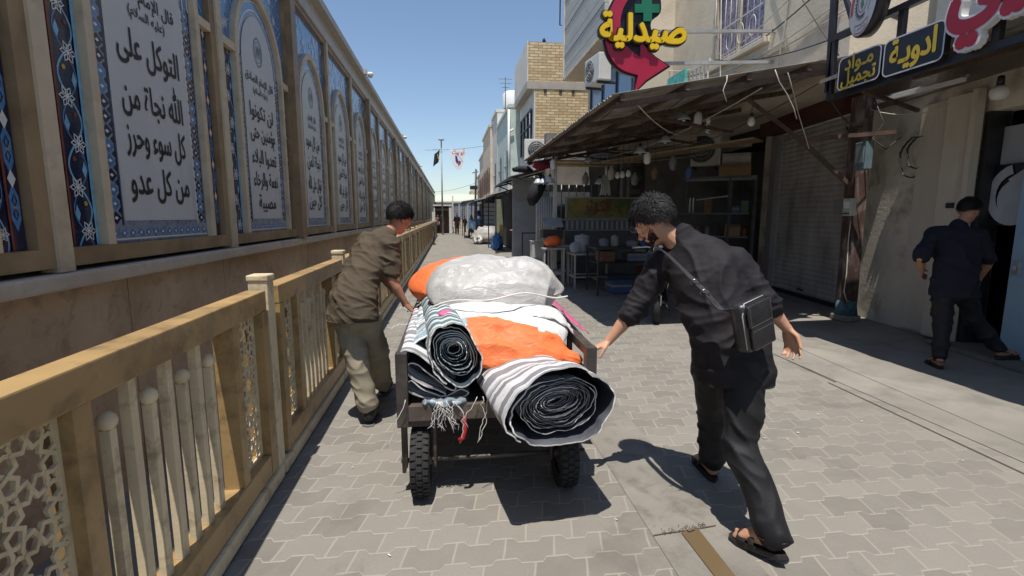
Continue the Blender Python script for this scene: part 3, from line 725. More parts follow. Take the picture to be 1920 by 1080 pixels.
cable([(5.55, 6.40, 1.6), (5.50, 6.36, 1.2), (5.52, 6.36, .7), (5.49, 6.34, .45), (5.56, 6.35, .3), (5.7, 6.4, .32)], .008, M_CABL, 'pale cable running down the rusty post below the meter box')
for k, (yy, zz, rr) in enumerate(((5.92, 2.25, .26), (5.86, 2.3, .20))):
    pts = [(FX_(yy) - .03 - .012 * (i % 3), yy + rr * .8 * math.cos(a) + .01 * math.sin(5 * a), zz + rr * math.sin(a)) for i, a in enumerate([i * math.pi / 10 for i in range(46)])]
    cable(pts, .008, M_CABD, ('wide' if k == 0 else 'tight') + ' coil of dark cable hung on the peeling plaster wall')
cable([(5.55, 6.2, 3.0), (5.62, 6.1, 2.7), (5.50, 6.12, 2.5), (5.6, 6.0, 2.35), (5.75, 5.95, 2.5)], .009, M_CABD, 'dark cable looping from the canopy into the junction box')
# ---------------------------------------------------------------- near canopy carrying the shop signs
cp = thing('sign_canopy', 'dark steel canopy frame over the doorway carrying the shop signs', 'canopy', (4.9, 4.5, 2.9))
c = MB(); c.add([(4.30, -4, 3.02), (6.1, -4, 3.36), (6.1, 5.62, 3.36), (4.30, 5.62, 3.02), (4.30, -4, 3.06), (6.1, -4, 3.40), (6.1, 5.62, 3.40), (4.30, 5.62, 3.06)], [(3, 2, 1, 0), (4, 5, 6, 7), (0, 1, 5, 4), (1, 2, 6, 5), (2, 3, 7, 6), (3, 0, 4, 7)]); c.build('sheet', M_SHEET, cp)
M_FRB = pm('black_frame', (.02, .02, .026), .4, .2, 6)
c = MB(); c.b2((4.30, -4, 2.80), (4.36, 5.5, 2.86)).b2((4.30, -4, 3.44), (4.36, 5.5, 3.50))
for y in (5.47, 4.6, 3.7, 2.7, 1.5): c.b2((4.305, y - .03, 2.861), (4.355, y + .03, 3.439))
c.build('sign_frame', M_FRB, cp)
c = MB()
for y in (5.4, 4.4, 3.4, 2.4): c.bar((4.38, y, 2.95), (6.0, y, 3.27), .05, .07)
c.bar((4.9, -4, 3.02), (4.9, 5.6, 3.02), .05, .06).bar((5.5, -4, 3.13), (5.5, 5.6, 3.13), .05, .06); c.build('rafter', M_RUST, cp)
c = MB(); c.bar((4.33, 5.50, 2.9), (4.33, 5.55, 4.6), .07, .05).bar((4.35, 5.5, 3.5), (5.2, 5.9, 3.9), .05).bar((4.33, 5.2, 3.5), (4.33, 5.52, 4.2), .04); c.build('upright', M_FRB, cp)
MB().bar((4.6, 5.55, 3.0), (5.6, 5.6, 2.75), .04).bar((4.05, 6.7, 3.1), (4.75, 6.45, 2.5), .045).bar((4.75, 6.45, 2.5), (5.5, 6.4, 1.9), .05).bar((4.75, 6.44, 2.52), (5.62, 5.9, 2.55), .05).build('brace', M_RUST, cp)
# signs: local x axis of the lettering runs towards the viewer (-Y), faces the street (-X)
def sign_M(y, z, x=4.28): return frame4((x, y, z), (0, -1, 0), (0, 0, 1))
M_SIGNB = pm('sign_black', (.012, .012, .017), .35, .2, 5); M_GOLD = pm('sign_gold', (.60, .42, .04), .4, .1, 6); M_SILV = pm('sign_edge', (.55, .56, .58), .35, .1)
def rrect(w, h, r, n=5):
    o = []
    for cx, cy, a0 in ((w / 2 - r, h / 2 - r, 0), (-w / 2 + r, h / 2 - r, 90), (-w / 2 + r, -h / 2 + r, 180), (w / 2 - r, -h / 2 + r, 270)):
        for i in range(n + 1):
            a = R(a0 + 90 * i / n); o.append((cx + r * math.cos(a), cy + r * math.sin(a)))
    return o
def board(label, y, z, w, h, lines):
    M = sign_M(y, z); o = MB().prism(rrect(w, h, .06), M @ Matrix.Translation((0, 0, -.02)), .06).build('shop_sign', M_SIGNB, at=(4.28, y, z))
    tag(o, label, 'sign'); e = MB().strip(rrect(w - .012, h - .012, .055), .014, M, .0425, closed=True); e.build('edge_trim', M_SILV, o)
    t = MB()
    for s_, hh, ww, dz in lines: write(t, s_, M, hh, .03, ww, z=.044, at=(0, dz))
    t.build('lettering', M_GOLD, o); return o
board('small black shop sign with two lines of yellow lettering', 4.985, 3.015, .55, .335, [('مـواد', .20, .36, .075), ('تجميل', .19, .44, -.075)])
board('wide black shop sign with one yellow word', 4.37, 3.005, .62, .34, [('ادويـة', .30, .46, 0.0)])
# big red and white letters, cut by the right edge of the frame
vs, fs = glyphs('الطبيي', .62, .05)
_w = max(v.x for v in vs) * .9; Mr = sign_M(4.04 - _w, 3.24, 4.24)
x1 = max(v.x for v in vs)
o = MB(); o.add([Mr @ Vector((v.x * .9, v.y, .031 + v.z)) for v in vs], fs); so = None
vs2, fs2 = glyphs('الطبيي', .62, .085, depth=.07)
back = MB(); back.add([Mr @ Vector((v.x * .9, v.y, v.z - .045)) for v in vs2], fs2)
so = back.build('letter_sign', pm('white_letter_edge', (.7, .69, .68), .4, .05), at=(4.24, 3.2, 3.2)); tag(so, 'big red letters with white outlines mounted above the doorway', 'sign')
o.build('letter_face', pm('crimson_letter', (.30, .012, .03), .4, .1), so)
# round emblem sign
Mc = frame4((4.20, 4.87, 3.60), Vector((-.32, -.95, 0)), (0, 0, 1))
rs_ = MB().lathe((0, 0, 0), [(0, -.06), (.30, -.06), (.31, -.05), (.31, .05), (.30, .06), (0, .06)], 40); rs_.v = [Mc @ p for p in rs_.v]
ro = tag(rs_.build('round_sign', M_SIGNB, at=(4.2, 4.87, 3.3)), 'round white emblem sign on the canopy above the two black signs', 'sign')
MB().flat([(.29 * math.cos(a), .29 * math.sin(a)) for a in [i * math.pi / 20 for i in range(40)]], Mc, .062).build('face', pm('emblem_white', (.62, .62, .64), .4, .04), ro)
e = MB(); e.strip([(.24 * math.cos(a), .24 * math.sin(a)) for a in [R(115) + i * R(75) / 12 for i in range(13)]], .06, Mc, .064, 0)
e.strip([(.20 * math.cos(a) + .02, .16 * math.sin(a) + .05) for a in [R(20) + i * R(70) / 8 for i in range(9)]], .02, Mc, .0645, 0); e.strip([(-.14, -.17), (-.12, -.25), (0, -.275), (.12, -.25), (.14, -.17), (0, -.195)], .012, Mc, .064, 0, closed=True)
e.strip([(.07 + .05 * math.cos(a), .09 + .06 * math.sin(a)) for a in [i * math.pi / 8 for i in range(14)]], .018, Mc, .0645, 0)
for k in range(16):
    a = R(95) + k * R(12.5); e.box((0, 0, 0), (.0, .0, .0)) if False else e.flat([(.145 * math.cos(a - .05), .145 * math.sin(a - .05) + .02), (.17 * math.cos(a - .035), .17 * math.sin(a - .035) + .02), (.17 * math.cos(a + .035), .17 * math.sin(a + .035) + .02), (.145 * math.cos(a + .05), .145 * math.sin(a + .05) + .02)], Mc, .0642, 1)
e.strip([(.135 * math.cos(a), .135 * math.sin(a) + .02) for a in [R(95) + i * R(200) / 24 for i in range(25)]], .025, Mc, .064, 1)
e.strip([(.095 * math.cos(a), .095 * math.sin(a) + .02) for a in [i * math.pi / 14 for i in range(28)]], .008, Mc, .064, 1, closed=True)
e.flat([(-.02, -.05), (.03, -.02), (.01, .03), (.05, .06), (.0, .1), (-.02, .05), (-.05, .02)], Mc, .0646, 2)
for k in range(6):
    t = k / 5; px, py = .12 + .09 * t, -.10 + .15 * t
    for s_ in (1, -1): e.flat([(px, py), (px + .012 + s_ * .012, py + .022 - s_ * .012), (px + .02 + s_ * .025, py + .035 - s_ * .02), (px + .02 + s_ * .004, py + .01)], Mc, .0643 + .0001 * (s_ + k * .1), 2)
for k in range(6): e.strip([(-.075 + .03 * k, -.222 + .012 * (k % 2)), (-.06 + .03 * k, -.234), (-.052 + .03 * k, -.22)], .006, Mc, .0643, 1)
e.build('emblem', [pm('emblem_red', (.45, .02, .03), .4, .1), pm('emblem_navy', (.02, .02, .05), .4, .1), pm('emblem_green', (.02, .20, .12), .4, .1)], ro)
MB().bar((4.3, 4.87, 3.55), (4.9, 5.2, 3.6), .04).build('bracket', M_FRB, ro)
tb = MB().bar((5.62, 5.1, 2.98), (5.75, 6.75, 3.03), .05, .045).build('tube_lamp', M_WPL, at=(5.7, 5.9, 3.0)); tag(tb, 'unlit white fluorescent tube under the canopy above the plaster wall', 'tube lamp')
MB().bar((5.66, 5.1, 3.02), (5.79, 6.75, 3.07), .04, .03).build('holder', M_GREYM, tb)

# ---------------------------------------------------------------- the long corrugated awning
aw = thing('corrugated_awning', 'long rusty corrugated awning sloping over the far shop fronts', 'awning', (3.5, 9, 2.9))
LXa, LZ, BX, BZ, AY0, AY1 = 1.85, 2.86, 5.0, 3.42, 5.72, 12.7
def AZ(x): return LZ + (x - LXa) * (BZ - LZ) / (BX - LXa)
sh = MB(); nx = 3; ny = 280; vs = []; 
for j in range(ny + 1):
    y = AY0 + (AY1 - AY0) * j / ny; cz = .013 * math.sin(j * math.pi / 2 + .4)
    for i in range(nx + 1):
        x = LXa + (BX - LXa) * i / nx
        if i == 0: x += .035 * noise.noise((y * 1.7, 3, 0)) + .02 * noise.noise((y * 9, 1, 0))
        vs.append((x, y, AZ(x) + cz + (.02 * noise.noise((y * .9, x, 2)))))
m_ = nx + 1
sh.add(vs, [(j * m_ + i, j * m_ + i + 1, (j + 1) * m_ + i + 1, (j + 1) * m_ + i) for j in range(ny) for i in range(nx)])
so = sh.build('roof_sheet', M_SHEET, aw); md = so.modifiers.new('thick', 'SOLIDIFY'); md.thickness = .004
c = MB()
for x in (1.98, 2.75, 3.5, 4.25): c.bar((x, AY0 + .02, AZ(x) - .055), (x, AY1, AZ(x) - .055), .05, .06)
c.build('purlin', M_RUST, aw)
c = MB()
for y in (5.80, 7.1, 8.4, 9.7, 11.0, 12.3): c.bar((1.92, y, AZ(1.92) - .12), (BX, y, AZ(BX) - .12), .045, .065)
c.build('rafter', M_RUST, aw)
c = MB()
for y, x in ((6.5, 2.4), (8.0, 2.6), (9.6, 2.3), (11.2, 2.6)): c.bar((x, y, AZ(x) - .15), (x + 1.9, y + .9, AZ(x) - .2), .03, .04)
c.build('cross_brace', M_RUST, aw)
MB().bar((2.02, 9.6, 2.80), (2.0, 9.6, .0), .0, .0).v and None
p_ = MB().bar((2.42, 11.4, 0.012), (2.40, 11.4, 2.86), .075).build('support_post', pm('white_post_paint', (.62, .62, .61), .5, .1, 4, .1, 40, dirt=(.35, .33, .3), dirt_amt=.3), aw)
# inner lean-to sheet, lower, beige
q = MB(); q.bar((3.35, 10.6, 2.62), (5.3, 8.3, 2.80), .5, .03, up=(0, 0, 1)); tag(q.build('bent_sheet', pm('beige_sheet', (.36, .27, .17), .75, .3, 4, .3, 30, dirt=(.18, .12, .08), dirt_amt=.6), at=(4.3, 9.5, 2.7)), 'rusty beige offcut sheet slung under the awning', 'metal sheet')
for k, (a, b_) in enumerate((((2.3, 11.2, 2.70), (3.75, 11.2, 2.69)), ((2.3, 11.35, 2.64), (3.75, 11.32, 2.63)))):
    tag(MB().tube([a, b_], .035, 8).build('bamboo_pole', pm('bamboo', (.50, .38, .20), .6, .2, 5), at=a), ('upper' if k == 0 else 'lower') + ' pale pole lying across under the awning above the stall', 'pole')

# ---------------------------------------------------------------- hanging bulbs
def bulb(px, kind, label, top):
    t = thing('light_bulb', label, 'light bulb', px, group='bulbs hung under the awning'); x, y, z = px
    if kind == 'long':
        MB().lathe(px, [(0, 0), (.035, .004), (.055, .03), (.058, .12), (.05, .17), (.034, .19), (.03, .2), (0, .2)], 14).build('glass', M_WPL, t)
        MB().lathe(px, [(0, .201), (.02, .201), (.02, .25), (.01, .27), (0, .27)], 10).build('socket', M_BLACK, t); zt = .27
    elif kind == 'cfl':
        pts = [(x + .032 * math.cos(a), y + .032 * math.sin(a), z + .02 + .012 * a / 1.6) for a in [i * .5 for i in range(38)]]
        MB().tube(pts, .009, 6).build('glass', M_WPL, t); MB().lathe(px, [(0, .165), (.033, .165), (.033, .21), (.015, .26), (0, .26)], 10).build('socket', M_WPL, t); zt = .26
    elif kind == 'dome':
        MB().lathe(px, [(.10, 0), (.09, .03), (.05, .09), (.03, .11), (.028, .11), (.045, .085), (.085, .03), (.095, .0)], 16).build('shade', pm('grey_shade', (.42, .46, .48), .4, .1), t)
        MB().lathe(px, [(0, -.015), (.03, 0), (.035, .03), (.02, .07), (0, .08)], 10).build('glass', M_WPL, t); MB().lathe(px, [(0, .111), (.03, .111), (.025, .16), (0, .165)], 10).build('socket', M_BLACK, t); zt = .165
    else:
        MB().lathe(px, [(0, 0), (.03, .004), (.048, .035), (.05, .06), (.04, .1), (.026, .13), (0, .132)], 14).build('glass', M_WPL, t)
        MB().lathe(px, [(0, .133), (.024, .133), (.022, .18), (0, .185)], 10).build('socket', M_BLACK, t); zt = .185
    MB().tube(sag((x, y, z + zt - .01), (x + .02, y + .02, top), -.0, 5), .005, 5).build('cord', M_CABD, t); return t
def atpx(px, py, Y):       # helper used once to read a point off the street survey
    a, p = R(7.0831), R(8.1728); sa, ca, sp_, cp_ = math.sin(a), math.cos(a), math.sin(p), math.cos(p)
    r_ = Vector((ca, -sa, 0)); f_ = Vector((sa * cp_, ca * cp_, -sp_)); u_ = r_.cross(f_)
    d = r_ * ((px - 960) / 940) + u_ * ((540 - py) / 940) + f_; return Vector((0, 0, 1.5)) + d * (Y / d.y)
for x, y, Y, k, lb in ((1037, 318, 10.0, 'long', 'large white bulb hanging nearest the awning lip above the tables'), (1031, 342, 10.1, 'dome', 'grey shaded bulb in the middle of the cluster by the white post'),
                       (1019, 345, 10.3, 'dome', 'grey shaded bulb in the cluster, second from the white post'), (1009, 345, 10.6, 'dome', 'grey shaded bulb at the far end of the cluster'),
                       (1213, 308, 8.4, 'long', 'white bulb hanging alone right of the bundle of stalks'), (1178, 332, 9.6, 'bulb', 'white bulb, right of three hung in a row in the shade'),
                       (1167, 334, 9.7, 'bulb', 'white bulb, middle of three hung in a row in the shade'), (1158, 335, 9.8, 'bulb', 'white bulb, left of three hung in a row in the shade'),
                       (1103, 305, 9.9, 'dome', 'flat shaded bulb above the pale poles'), (1200, 288, 8.2, 'dome', 'flat shaded bulb under the beige sheet'), (1282, 226, 7.4, 'dome', 'flat shaded bulb, left of a pair under the awning'),
                       (1308, 236, 7.3, 'long', 'short white bulb, right of a pair under the awning'), (1327, 252, 7.6, 'cfl', 'spiral energy saving bulb in front of the dark shelves'),
                       (1408, 237, 6.9, 'bulb', 'clear white bulb hanging before the shutter corner'), (1124, 345, 9.9, 'dome', 'flat shaded bulb above the yellow stall board'), (1247, 268, 7.9, 'dome', 'flat shaded bulb between the awning braces')):
    p = atpx(x, y, Y); bulb(p, k, lb, max(AZ(p.x) - .05, p.z + .3))
p = atpx(1872, 188, 4.75)
t = thing('globe_lamp', 'unlit white globe lamp over the dark doorway', 'lamp', p)
MB().lathe(p, [(0, 0), (.06, .01), (.085, .06), (.08, .11), (.05, .14), (0, .15)], 18).build('globe', M_WPL, t); MB().lathe(p, [(0, .15), (.035, .15), (.03, .24), (0, .25)], 10).build('socket', M_BLACK, t)

# ---------------------------------------------------------------- dark shop under the awning: back wall, shelves, boxes, cooler
bk = thing('shop_recess', 'dark recessed shop front under the awning with pilaster and barred opening', 'building', (5.5, 12.9, 0))
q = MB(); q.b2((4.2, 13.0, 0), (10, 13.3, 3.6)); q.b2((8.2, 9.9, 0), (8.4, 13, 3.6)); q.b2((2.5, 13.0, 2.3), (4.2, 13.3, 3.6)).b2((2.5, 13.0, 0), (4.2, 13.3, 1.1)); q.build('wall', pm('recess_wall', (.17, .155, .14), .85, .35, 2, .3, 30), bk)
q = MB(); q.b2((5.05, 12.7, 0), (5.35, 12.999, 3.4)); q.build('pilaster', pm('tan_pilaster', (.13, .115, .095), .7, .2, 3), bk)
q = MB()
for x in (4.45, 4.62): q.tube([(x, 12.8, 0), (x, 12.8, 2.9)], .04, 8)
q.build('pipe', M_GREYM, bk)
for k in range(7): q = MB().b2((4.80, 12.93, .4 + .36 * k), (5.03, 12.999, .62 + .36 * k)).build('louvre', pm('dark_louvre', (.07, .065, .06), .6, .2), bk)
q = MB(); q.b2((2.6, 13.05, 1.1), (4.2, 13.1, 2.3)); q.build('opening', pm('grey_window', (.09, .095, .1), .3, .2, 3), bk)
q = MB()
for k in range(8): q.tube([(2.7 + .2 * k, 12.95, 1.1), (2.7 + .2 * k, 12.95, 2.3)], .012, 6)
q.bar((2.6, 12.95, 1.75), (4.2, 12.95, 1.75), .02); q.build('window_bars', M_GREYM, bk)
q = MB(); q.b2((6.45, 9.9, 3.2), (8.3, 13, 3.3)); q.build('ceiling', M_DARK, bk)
sf = thing('shelf_unit', 'tall dark shelf unit with goods in the shop recess left of the shutter', 'shelf', (6.0, 10.6, 0))
M_SHELF = pm('shelf_frame', (.10, .105, .11), .5, .2, 5, .1, 40)
def shelf_post(x, y): return MB().b2((x - .03, y - .03, .012), (x + .03, y + .03, 2.35))
for x, y in ((5.25, 10.8), (6.0, 10.3), (6.42, 10.05)): shelf_post(x, y).build('upright', M_SHELF, sf)
for z in (.5, 1.05, 1.55, 2.32): MB().bar((5.25, 10.95, z), (6.42, 10.2, z), .35, .035).build('shelf', M_SHELF, sf)
MB().bar((5.25, 10.78, 2.3), (6.42, 10.03, 2.3), .05, .09).build('header', pm('pale_header', (.2, .21, .22), .5, .2), sf)
MB().bar((5.45, 10.7, 1.85), (6.0, 10.3, 1.93), .03, .03).build('rod', M_GREYM, sf)
M_CARD = pm('cardboard', (.30, .19, .105), .85, .15, 4, .15, 40)
def cbox(c, d, rz, label, mat=None):
    mb = MB(); x, y, z = d; M = Matrix.Translation(c) @ Matrix.Rotation(rz, 4, 'Z'); T = .008
    for a, b_ in (((-x / 2, -y / 2, 0), (x / 2, y / 2, T)), ((-x / 2, -y / 2, T), (-x / 2 + T, y / 2, z)), ((x / 2 - T, -y / 2, T), (x / 2, y / 2, z)), ((-x / 2 + T, -y / 2, T), (x / 2 - T, -y / 2 + T, z)), ((-x / 2 + T, y / 2 - T, T), (x / 2 - T, y / 2, z))):
        k = MB().b2(a, b_); mb.add([M @ v for v in k.v], k.f)
    o = mb.build('cardboard_box', mat or M_CARD, at=c); tag(o, label, 'box', 'boxes on the shelf unit')
    k = MB(); k.bar((-x / 2, -y / 2, z), (-x / 2 - .05, -y / 2 - .09, z + .03), .0, .0) if False else None
    fl = MB(); fl.add([M @ Vector(p) for p in ((-x / 2, -y / 2 - .002, z), (x / 2, -y / 2 - .002, z), (x / 2, -y / 2 - .09, z + .05), (-x / 2, -y / 2 - .09, z + .05), (-x / 2, -y / 2 - .002, z + .004), (x / 2, -y / 2 - .002, z + .004), (x / 2, -y / 2 - .09, z + .054), (-x / 2, -y / 2 - .09, z + .054))], [(0, 1, 2, 3), (7, 6, 5, 4), (0, 4, 5, 1), (2, 6, 7, 3), (1, 5, 6, 2), (3, 7, 4, 0)])
    fl.build('flap', mat or M_CARD, o); return o
SA = -math.atan2(.75, 1.17)
cbox((6.1, 10.32, 2.345), (.62, .36, .18), SA, 'long open cardboard box on top of the shelf unit')
cbox((6.12, 10.32, 2.545), (.55, .34, .2), SA, 'white printed cardboard box stacked on the long box', pm('white_card', (.45, .42, .38), .8, .2, 5))
cbox((6.15, 10.36, 1.07), (.30, .3, .2), SA, 'small cardboard box on the middle shelf')
cbox((5.85, 10.5, .52), (.52, .32, .26), SA, 'wide cardboard box on the low shelf'); cbox((6.25, 10.3, .52), (.22, .3, .2), SA, 'narrow cardboard box at the right end of the low shelf')
for k, x in enumerate((5.30, 5.36, 5.42)):
    tag(MB().lathe((x, 10.85 - (x - 5.3) * .64, 1.57), [(0, 0), (.02, 0), (.02, .3), (.012, .34), (0, .34)], 10).build('white_tube', M_WPL, at=(x, 10.85 - (x - 5.3) * .64, 1.57)), ('left', 'middle', 'right')[k] + ' of three slim white tubes standing on the upper shelf', 'tube', 'white tubes on the shelf')
def ac_unit(c, rz, label, d=(.75, .28, .55)):
    t = thing('air_conditioner', label, 'air conditioner', c, rz, group='outdoor air conditioner units'); x, y, z = d
    MB().box((0, 0, z / 2), d, bev=.02).build('case', pm('ac_white', (.56, .55, .51), .5, .06, 4, .05, 30, dirt=(.4, .37, .32), dirt_amt=.3), t, local=True)
    MB().lathe((-x * .12, -y / 2 - .004, z / 2), [(0, 0), (z * .40, 0), (z * .40, -.004), (0, -.004)], 24, axis='Y').build('fan_opening', pm('ac_dark', (.10, .10, .10), .6, .2), t, local=True)
    gq = MB()
    for r_ in (.1, .2, .3, .4): gq.tube([(-x * .12 + z * r_ * math.cos(a), -y / 2 - .016, z / 2 + z * r_ * math.sin(a)) for a in [i * math.pi / 12 for i in range(24)]], .005, 5, closed=True)
    for a in range(8): gq.tube([(-x * .12, -y / 2 - .016, z / 2), (-x * .12 + z * .41 * math.cos(a * math.pi / 4), -y / 2 - .016, z / 2 + z * .41 * math.sin(a * math.pi / 4))], .004, 5)
    gq.build('guard', M_GREYM, t, local=True)
    for s_ in (-1, 1): MB().b2((s_ * x * .38 - .02, -y / 2, -.05), (s_ * x * .38 + .02, y / 2 + .15, 0)).build('bracket', M_BLACK, t, local=True)
    return t
p = atpx(1322, 312, 11.2); ac_unit(p, R(-35), 'air conditioner in the shade above the shelf unit', (.62, .25, .75))
p = atpx(1120, 158, 11.0); ac_unit(p, R(-82), 'air conditioner hung under the grey cladded bay')
p = atpx(1012, 303, 17.2); ac_unit(p, R(-6), 'air conditioner beneath the brick building, by the awning corner', (1.05, .35, .72))

# ---------------------------------------------------------------- the juice stall and its tables
st = thing('stall_counter', 'stall counter with striped front and yellow green name board under the awning', 'stall', (3.5, 11.6, 0))
q = MB(); q.b2((2.68, 11.52, 1.18), (4.40, 11.56, 1.40)); q.build('striped_front', pm('stall_front', (.14, .14, .145), .5, .15), st)
q = MB()
for k in range(14): q.b2((2.70 + .12 * k, 11.508, 1.19), (2.75 + .12 * k, 11.519, 1.39))
q.build('stripe', pm('stall_stripe', (.36, .37, .38), .5, .1), st)
q = MB(); q.b2((2.66, 11.5, 1.40), (4.42, 11.9, 1.43)).b2((2.66, 11.5, 1.16), (4.42, 11.54, 1.18)); q.build('counter_top', M_GREYM, st)
q = MB(); q.b2((2.68, 11.53, .02), (4.40, 11.88, 1.16)); q.build('counter_body', pm('counter_grey', (.085, .088, .092), .5, .2, 4), st)
bdm, nt, bb = newmat('stall_board'); tc = nd(nt, 'ShaderNodeTexCoord'); n1 = tex(nt, tc.outputs['Object'], 2.4, 5, .6, .8); n2 = tex(nt, tc.outputs['Object'], 5, 4, .6, .5)
cc = mixc(nt, ramp(nt, n1, .4, .6), (.05, .085, .02), (.24, .19, .035)); nt.links.new(mixc(nt, ramp(nt, n2, .58, .7), cc, (.17, .05, .02)), bb.inputs['Base Color']); bb.inputs['Roughness'].default_value = .4
nb = MB().b2((2.70, 11.44, 1.46), (4.38, 11.48, 1.90)).build('name_board', bdm, st)
MS = frame4((3.42, 11.435, 1.70), (1, 0, 0), (0, 0, 1)); t = MB(); write(t, 'الكوثر', MS, .36, .02, .62); t.build('lettering', pm('stall_red', (.22, .03, .02), .5, .1), nb)
q = MB(); q.b2((2.66, 11.43, 1.44), (4.42, 11.49, 1.459)).b2((2.66, 11.43, 1.901), (4.42, 11.49, 1.93)).b2((2.66, 11.43, 1.46), (2.699, 11.49, 1.90)); q.build('board_frame', M_GREYM, nb)
q = MB()
for k in range(9): q.tube([(2.08 + .055 * k, 11.9, .9), (2.08 + .055 * k, 11.9, 1.95)], .03, 6)
tag(q.build('corrugated_sheet', pm('white_sheet', (.50, .51, .52), .5, .1, 4, .1, 20), at=(2.3, 11.9, .9)), 'upright white corrugated sheet panel left of the stall board', 'panel')
t = thing('stalk_bundle', 'bundle of white stalks hanging on a cord above the stall', 'stalk bundle', (3.56, 11.3, 2.1))
q = MB()
for k in range(26):
    x, y = random.uniform(-.13, .13), random.uniform(-.05, .05); q.tube([(3.56 + x * .5, 11.3 + y * .5, 2.42), (3.56 + x, 11.3 + y, 2.02 - abs(x) * .1 - random.random() * .06)], .012, 5)
q.build('stalks', pm('white_stalk', (.62, .61, .58), .6, .1), t); MB().tube([(3.56, 11.3, 2.4), (3.56, 11.3, 2.62)], .03, 8).tube([(3.56, 11.3, 2.6), (3.6, 11.3, 3.0)], .006, 5).build('cord', M_WPL, t)
def table(name, label, x0, x1, y0, y1, h, mat, shelf=True, rz=0):
    c = ((x0 + x1) / 2, (y0 + y1) / 2, 0); t = thing(name, label, 'table', c, rz, group='metal tables by the stall'); a, b_ = (x1 - x0) / 2, (y1 - y0) / 2
    MB().b2((-a, -b_, h - .035), (a, b_, h), bev=.006).build('table_top', mat, t, local=True)
    for sx in (-1, 1):
        for sy in (-1, 1): MB().b2((sx * (a - .04) - .017, sy * (b_ - .04) - .017, .012), (sx * (a - .04) + .017, sy * (b_ - .04) + .017, h - .036)).build('leg', mat, t, local=True)
    q = MB()
    for sy in (-1, 1): q.b2((-a + .06, sy * (b_ - .04) - .012, h * .32), (a - .06, sy * (b_ - .04) + .012, h * .32 + .03))
    for sx in (-1, 1): q.b2((sx * (a - .04) - .012, -b_ + .06, h * .32), (sx * (a - .04) + .012, b_ - .06, h * .32 + .03))
    q.build('rail', mat, t, local=True)
    if shelf: MB().b2((-a + .06, -b_ + .06, h * .66), (a - .06, b_ - .06, h * .66 + .02)).build('shelf', mat, t, local=True)
    return t
table('metal_table', 'dark steel work table nearest the man with the bag', 2.72, 4.05, 9.05, 9.9, .92, M_BLACK)
table('metal_table', 'low steel table carrying the white jug', 2.50, 3.25, 9.95, 10.6, .74, M_GREYM, False)
table('metal_table', 'steel table with dark top by the white post', 2.18, 2.70, 10.7, 11.2, .86, M_GREYM, False)
table('metal_table', 'narrow dark trestle table behind the orange bag', 2.3, 2.95, 12.2, 12.7, .95, M_BLACK, False)
jg = thing('water_jug', 'white plastic cylinder jug standing on the low steel table', 'jug', (2.72, 10.2, .742))
MB().lathe((2.76, 10.28, .742), [(0, 0), (.15, 0), (.16, .02), (.16, .30), (.15, .32), (0, .32)], 20).build('body', pm('dull_white', (.34, .35, .37), .5, .06), jg); MB().lathe((2.76, 10.28, 1.063), [(0, 0), (.165, 0), (.165, .03), (.05, .05), (.03, .07), (0, .07)], 20).build('lid', pm('dull_white', (.34, .35, .37), .5, .06), jg)
q = MB(); q.lathe((2.55, 10.05, .86), [(0, -.04), (.10, -.04), (.115, -.02), (.115, .02), (.06, .045), (0, .045)], 18, axis='Y'); tag(q.build('fan_head', pm('dull_white', (.34, .35, .37), .5, .06), at=(2.55, 10.05, .742)), 'round white fan cage lying against the jug', 'fan')
t = thing('display_tray', 'tilted pale tray on a pedestal beside the white corrugated panel', 'tray', (2.25, 11.0, 0))
MB().bar((2.06, 10.95, 1.36), (2.48, 10.95, 1.36), .34, .02, up=(0, -.55, .83)).build('tray', pm('tray_grey', (.36, .38, .40), .4, .1), t); MB().b2((2.05, 10.95, 1.02), (2.5, 11.25, 1.2)).build('box', M_BLACK, t); MB().b2((2.25, 11.05, .012), (2.31, 11.11, 1.02)).build('pedestal', M_GREYM, t)
q = MB().b2((1.98, 12.0, .50), (2.25, 12.3, .88)); tag(q.build('plastic_bin', pm('clear_bin', (.42, .43, .43), .3, .1), at=(2.1, 12.15, .5)), 'milky plastic bin left of the steel tables', 'bin')
q = MB().b2((1.96, 11.98, .881), (2.27, 12.32, .90)); q.build('lid', M_GREYM, [o for o in bpy.data.objects if o.name == 'plastic_bin'][0])
MB().b2((1.99, 12.01, .012), (2.24, 12.29, .499)).build('stand', M_GREYM, [o for o in bpy.data.objects if o.name == 'plastic_bin'][0])
def cloth_drop(label, pts, w, mat, name='dark_cloth', cat='cloth'):
    mb = MB(); mb.tube(pts, w, 10, side=(0, 1, 0)); 
    for v in mb.v: v += Vector((noise.noise(v * 9), noise.noise(v * 9 + Vector((5, 0, 0))), noise.noise(v * 7))) * .04
    return tag(mb.build(name, mat, at=tuple(pts[0])), label, cat)
cloth_drop('black sack hanging from the awning corner beside the bulbs', [(2.05, 11.1, 2.4), (1.98, 11.1, 2.2), (1.90, 11.1, 2.0), (1.82, 11.1, 1.86), (1.80, 11.1, 1.74)], [.05, .15, .16, .13, .05], pm('black_cloth', (.015, .015, .017), .8, .2), 'hanging_sack', 'sack')
cloth_drop('folded red cloth tucked under the awning lip', [(1.85, 11.2, 2.62), (2.0, 11.2, 2.60), (2.2, 11.2, 2.63), (2.3, 11.2, 2.6)], [.04, .09, .08, .03], pm('red_cloth', (.25, .015, .03), .8, .3, 12), 'red_cloth')
cloth_drop('dark folded tarpaulin lying beside the red cloth', [(1.55, 12.2, 2.60), (1.7, 12.2, 2.62), (1.9, 12.2, 2.6), (2.0, 12.2, 2.58)], [.04, .08, .08, .03], pm('black_cloth', (.015, .015, .017), .8, .2), 'dark_tarpaulin', 'tarpaulin')
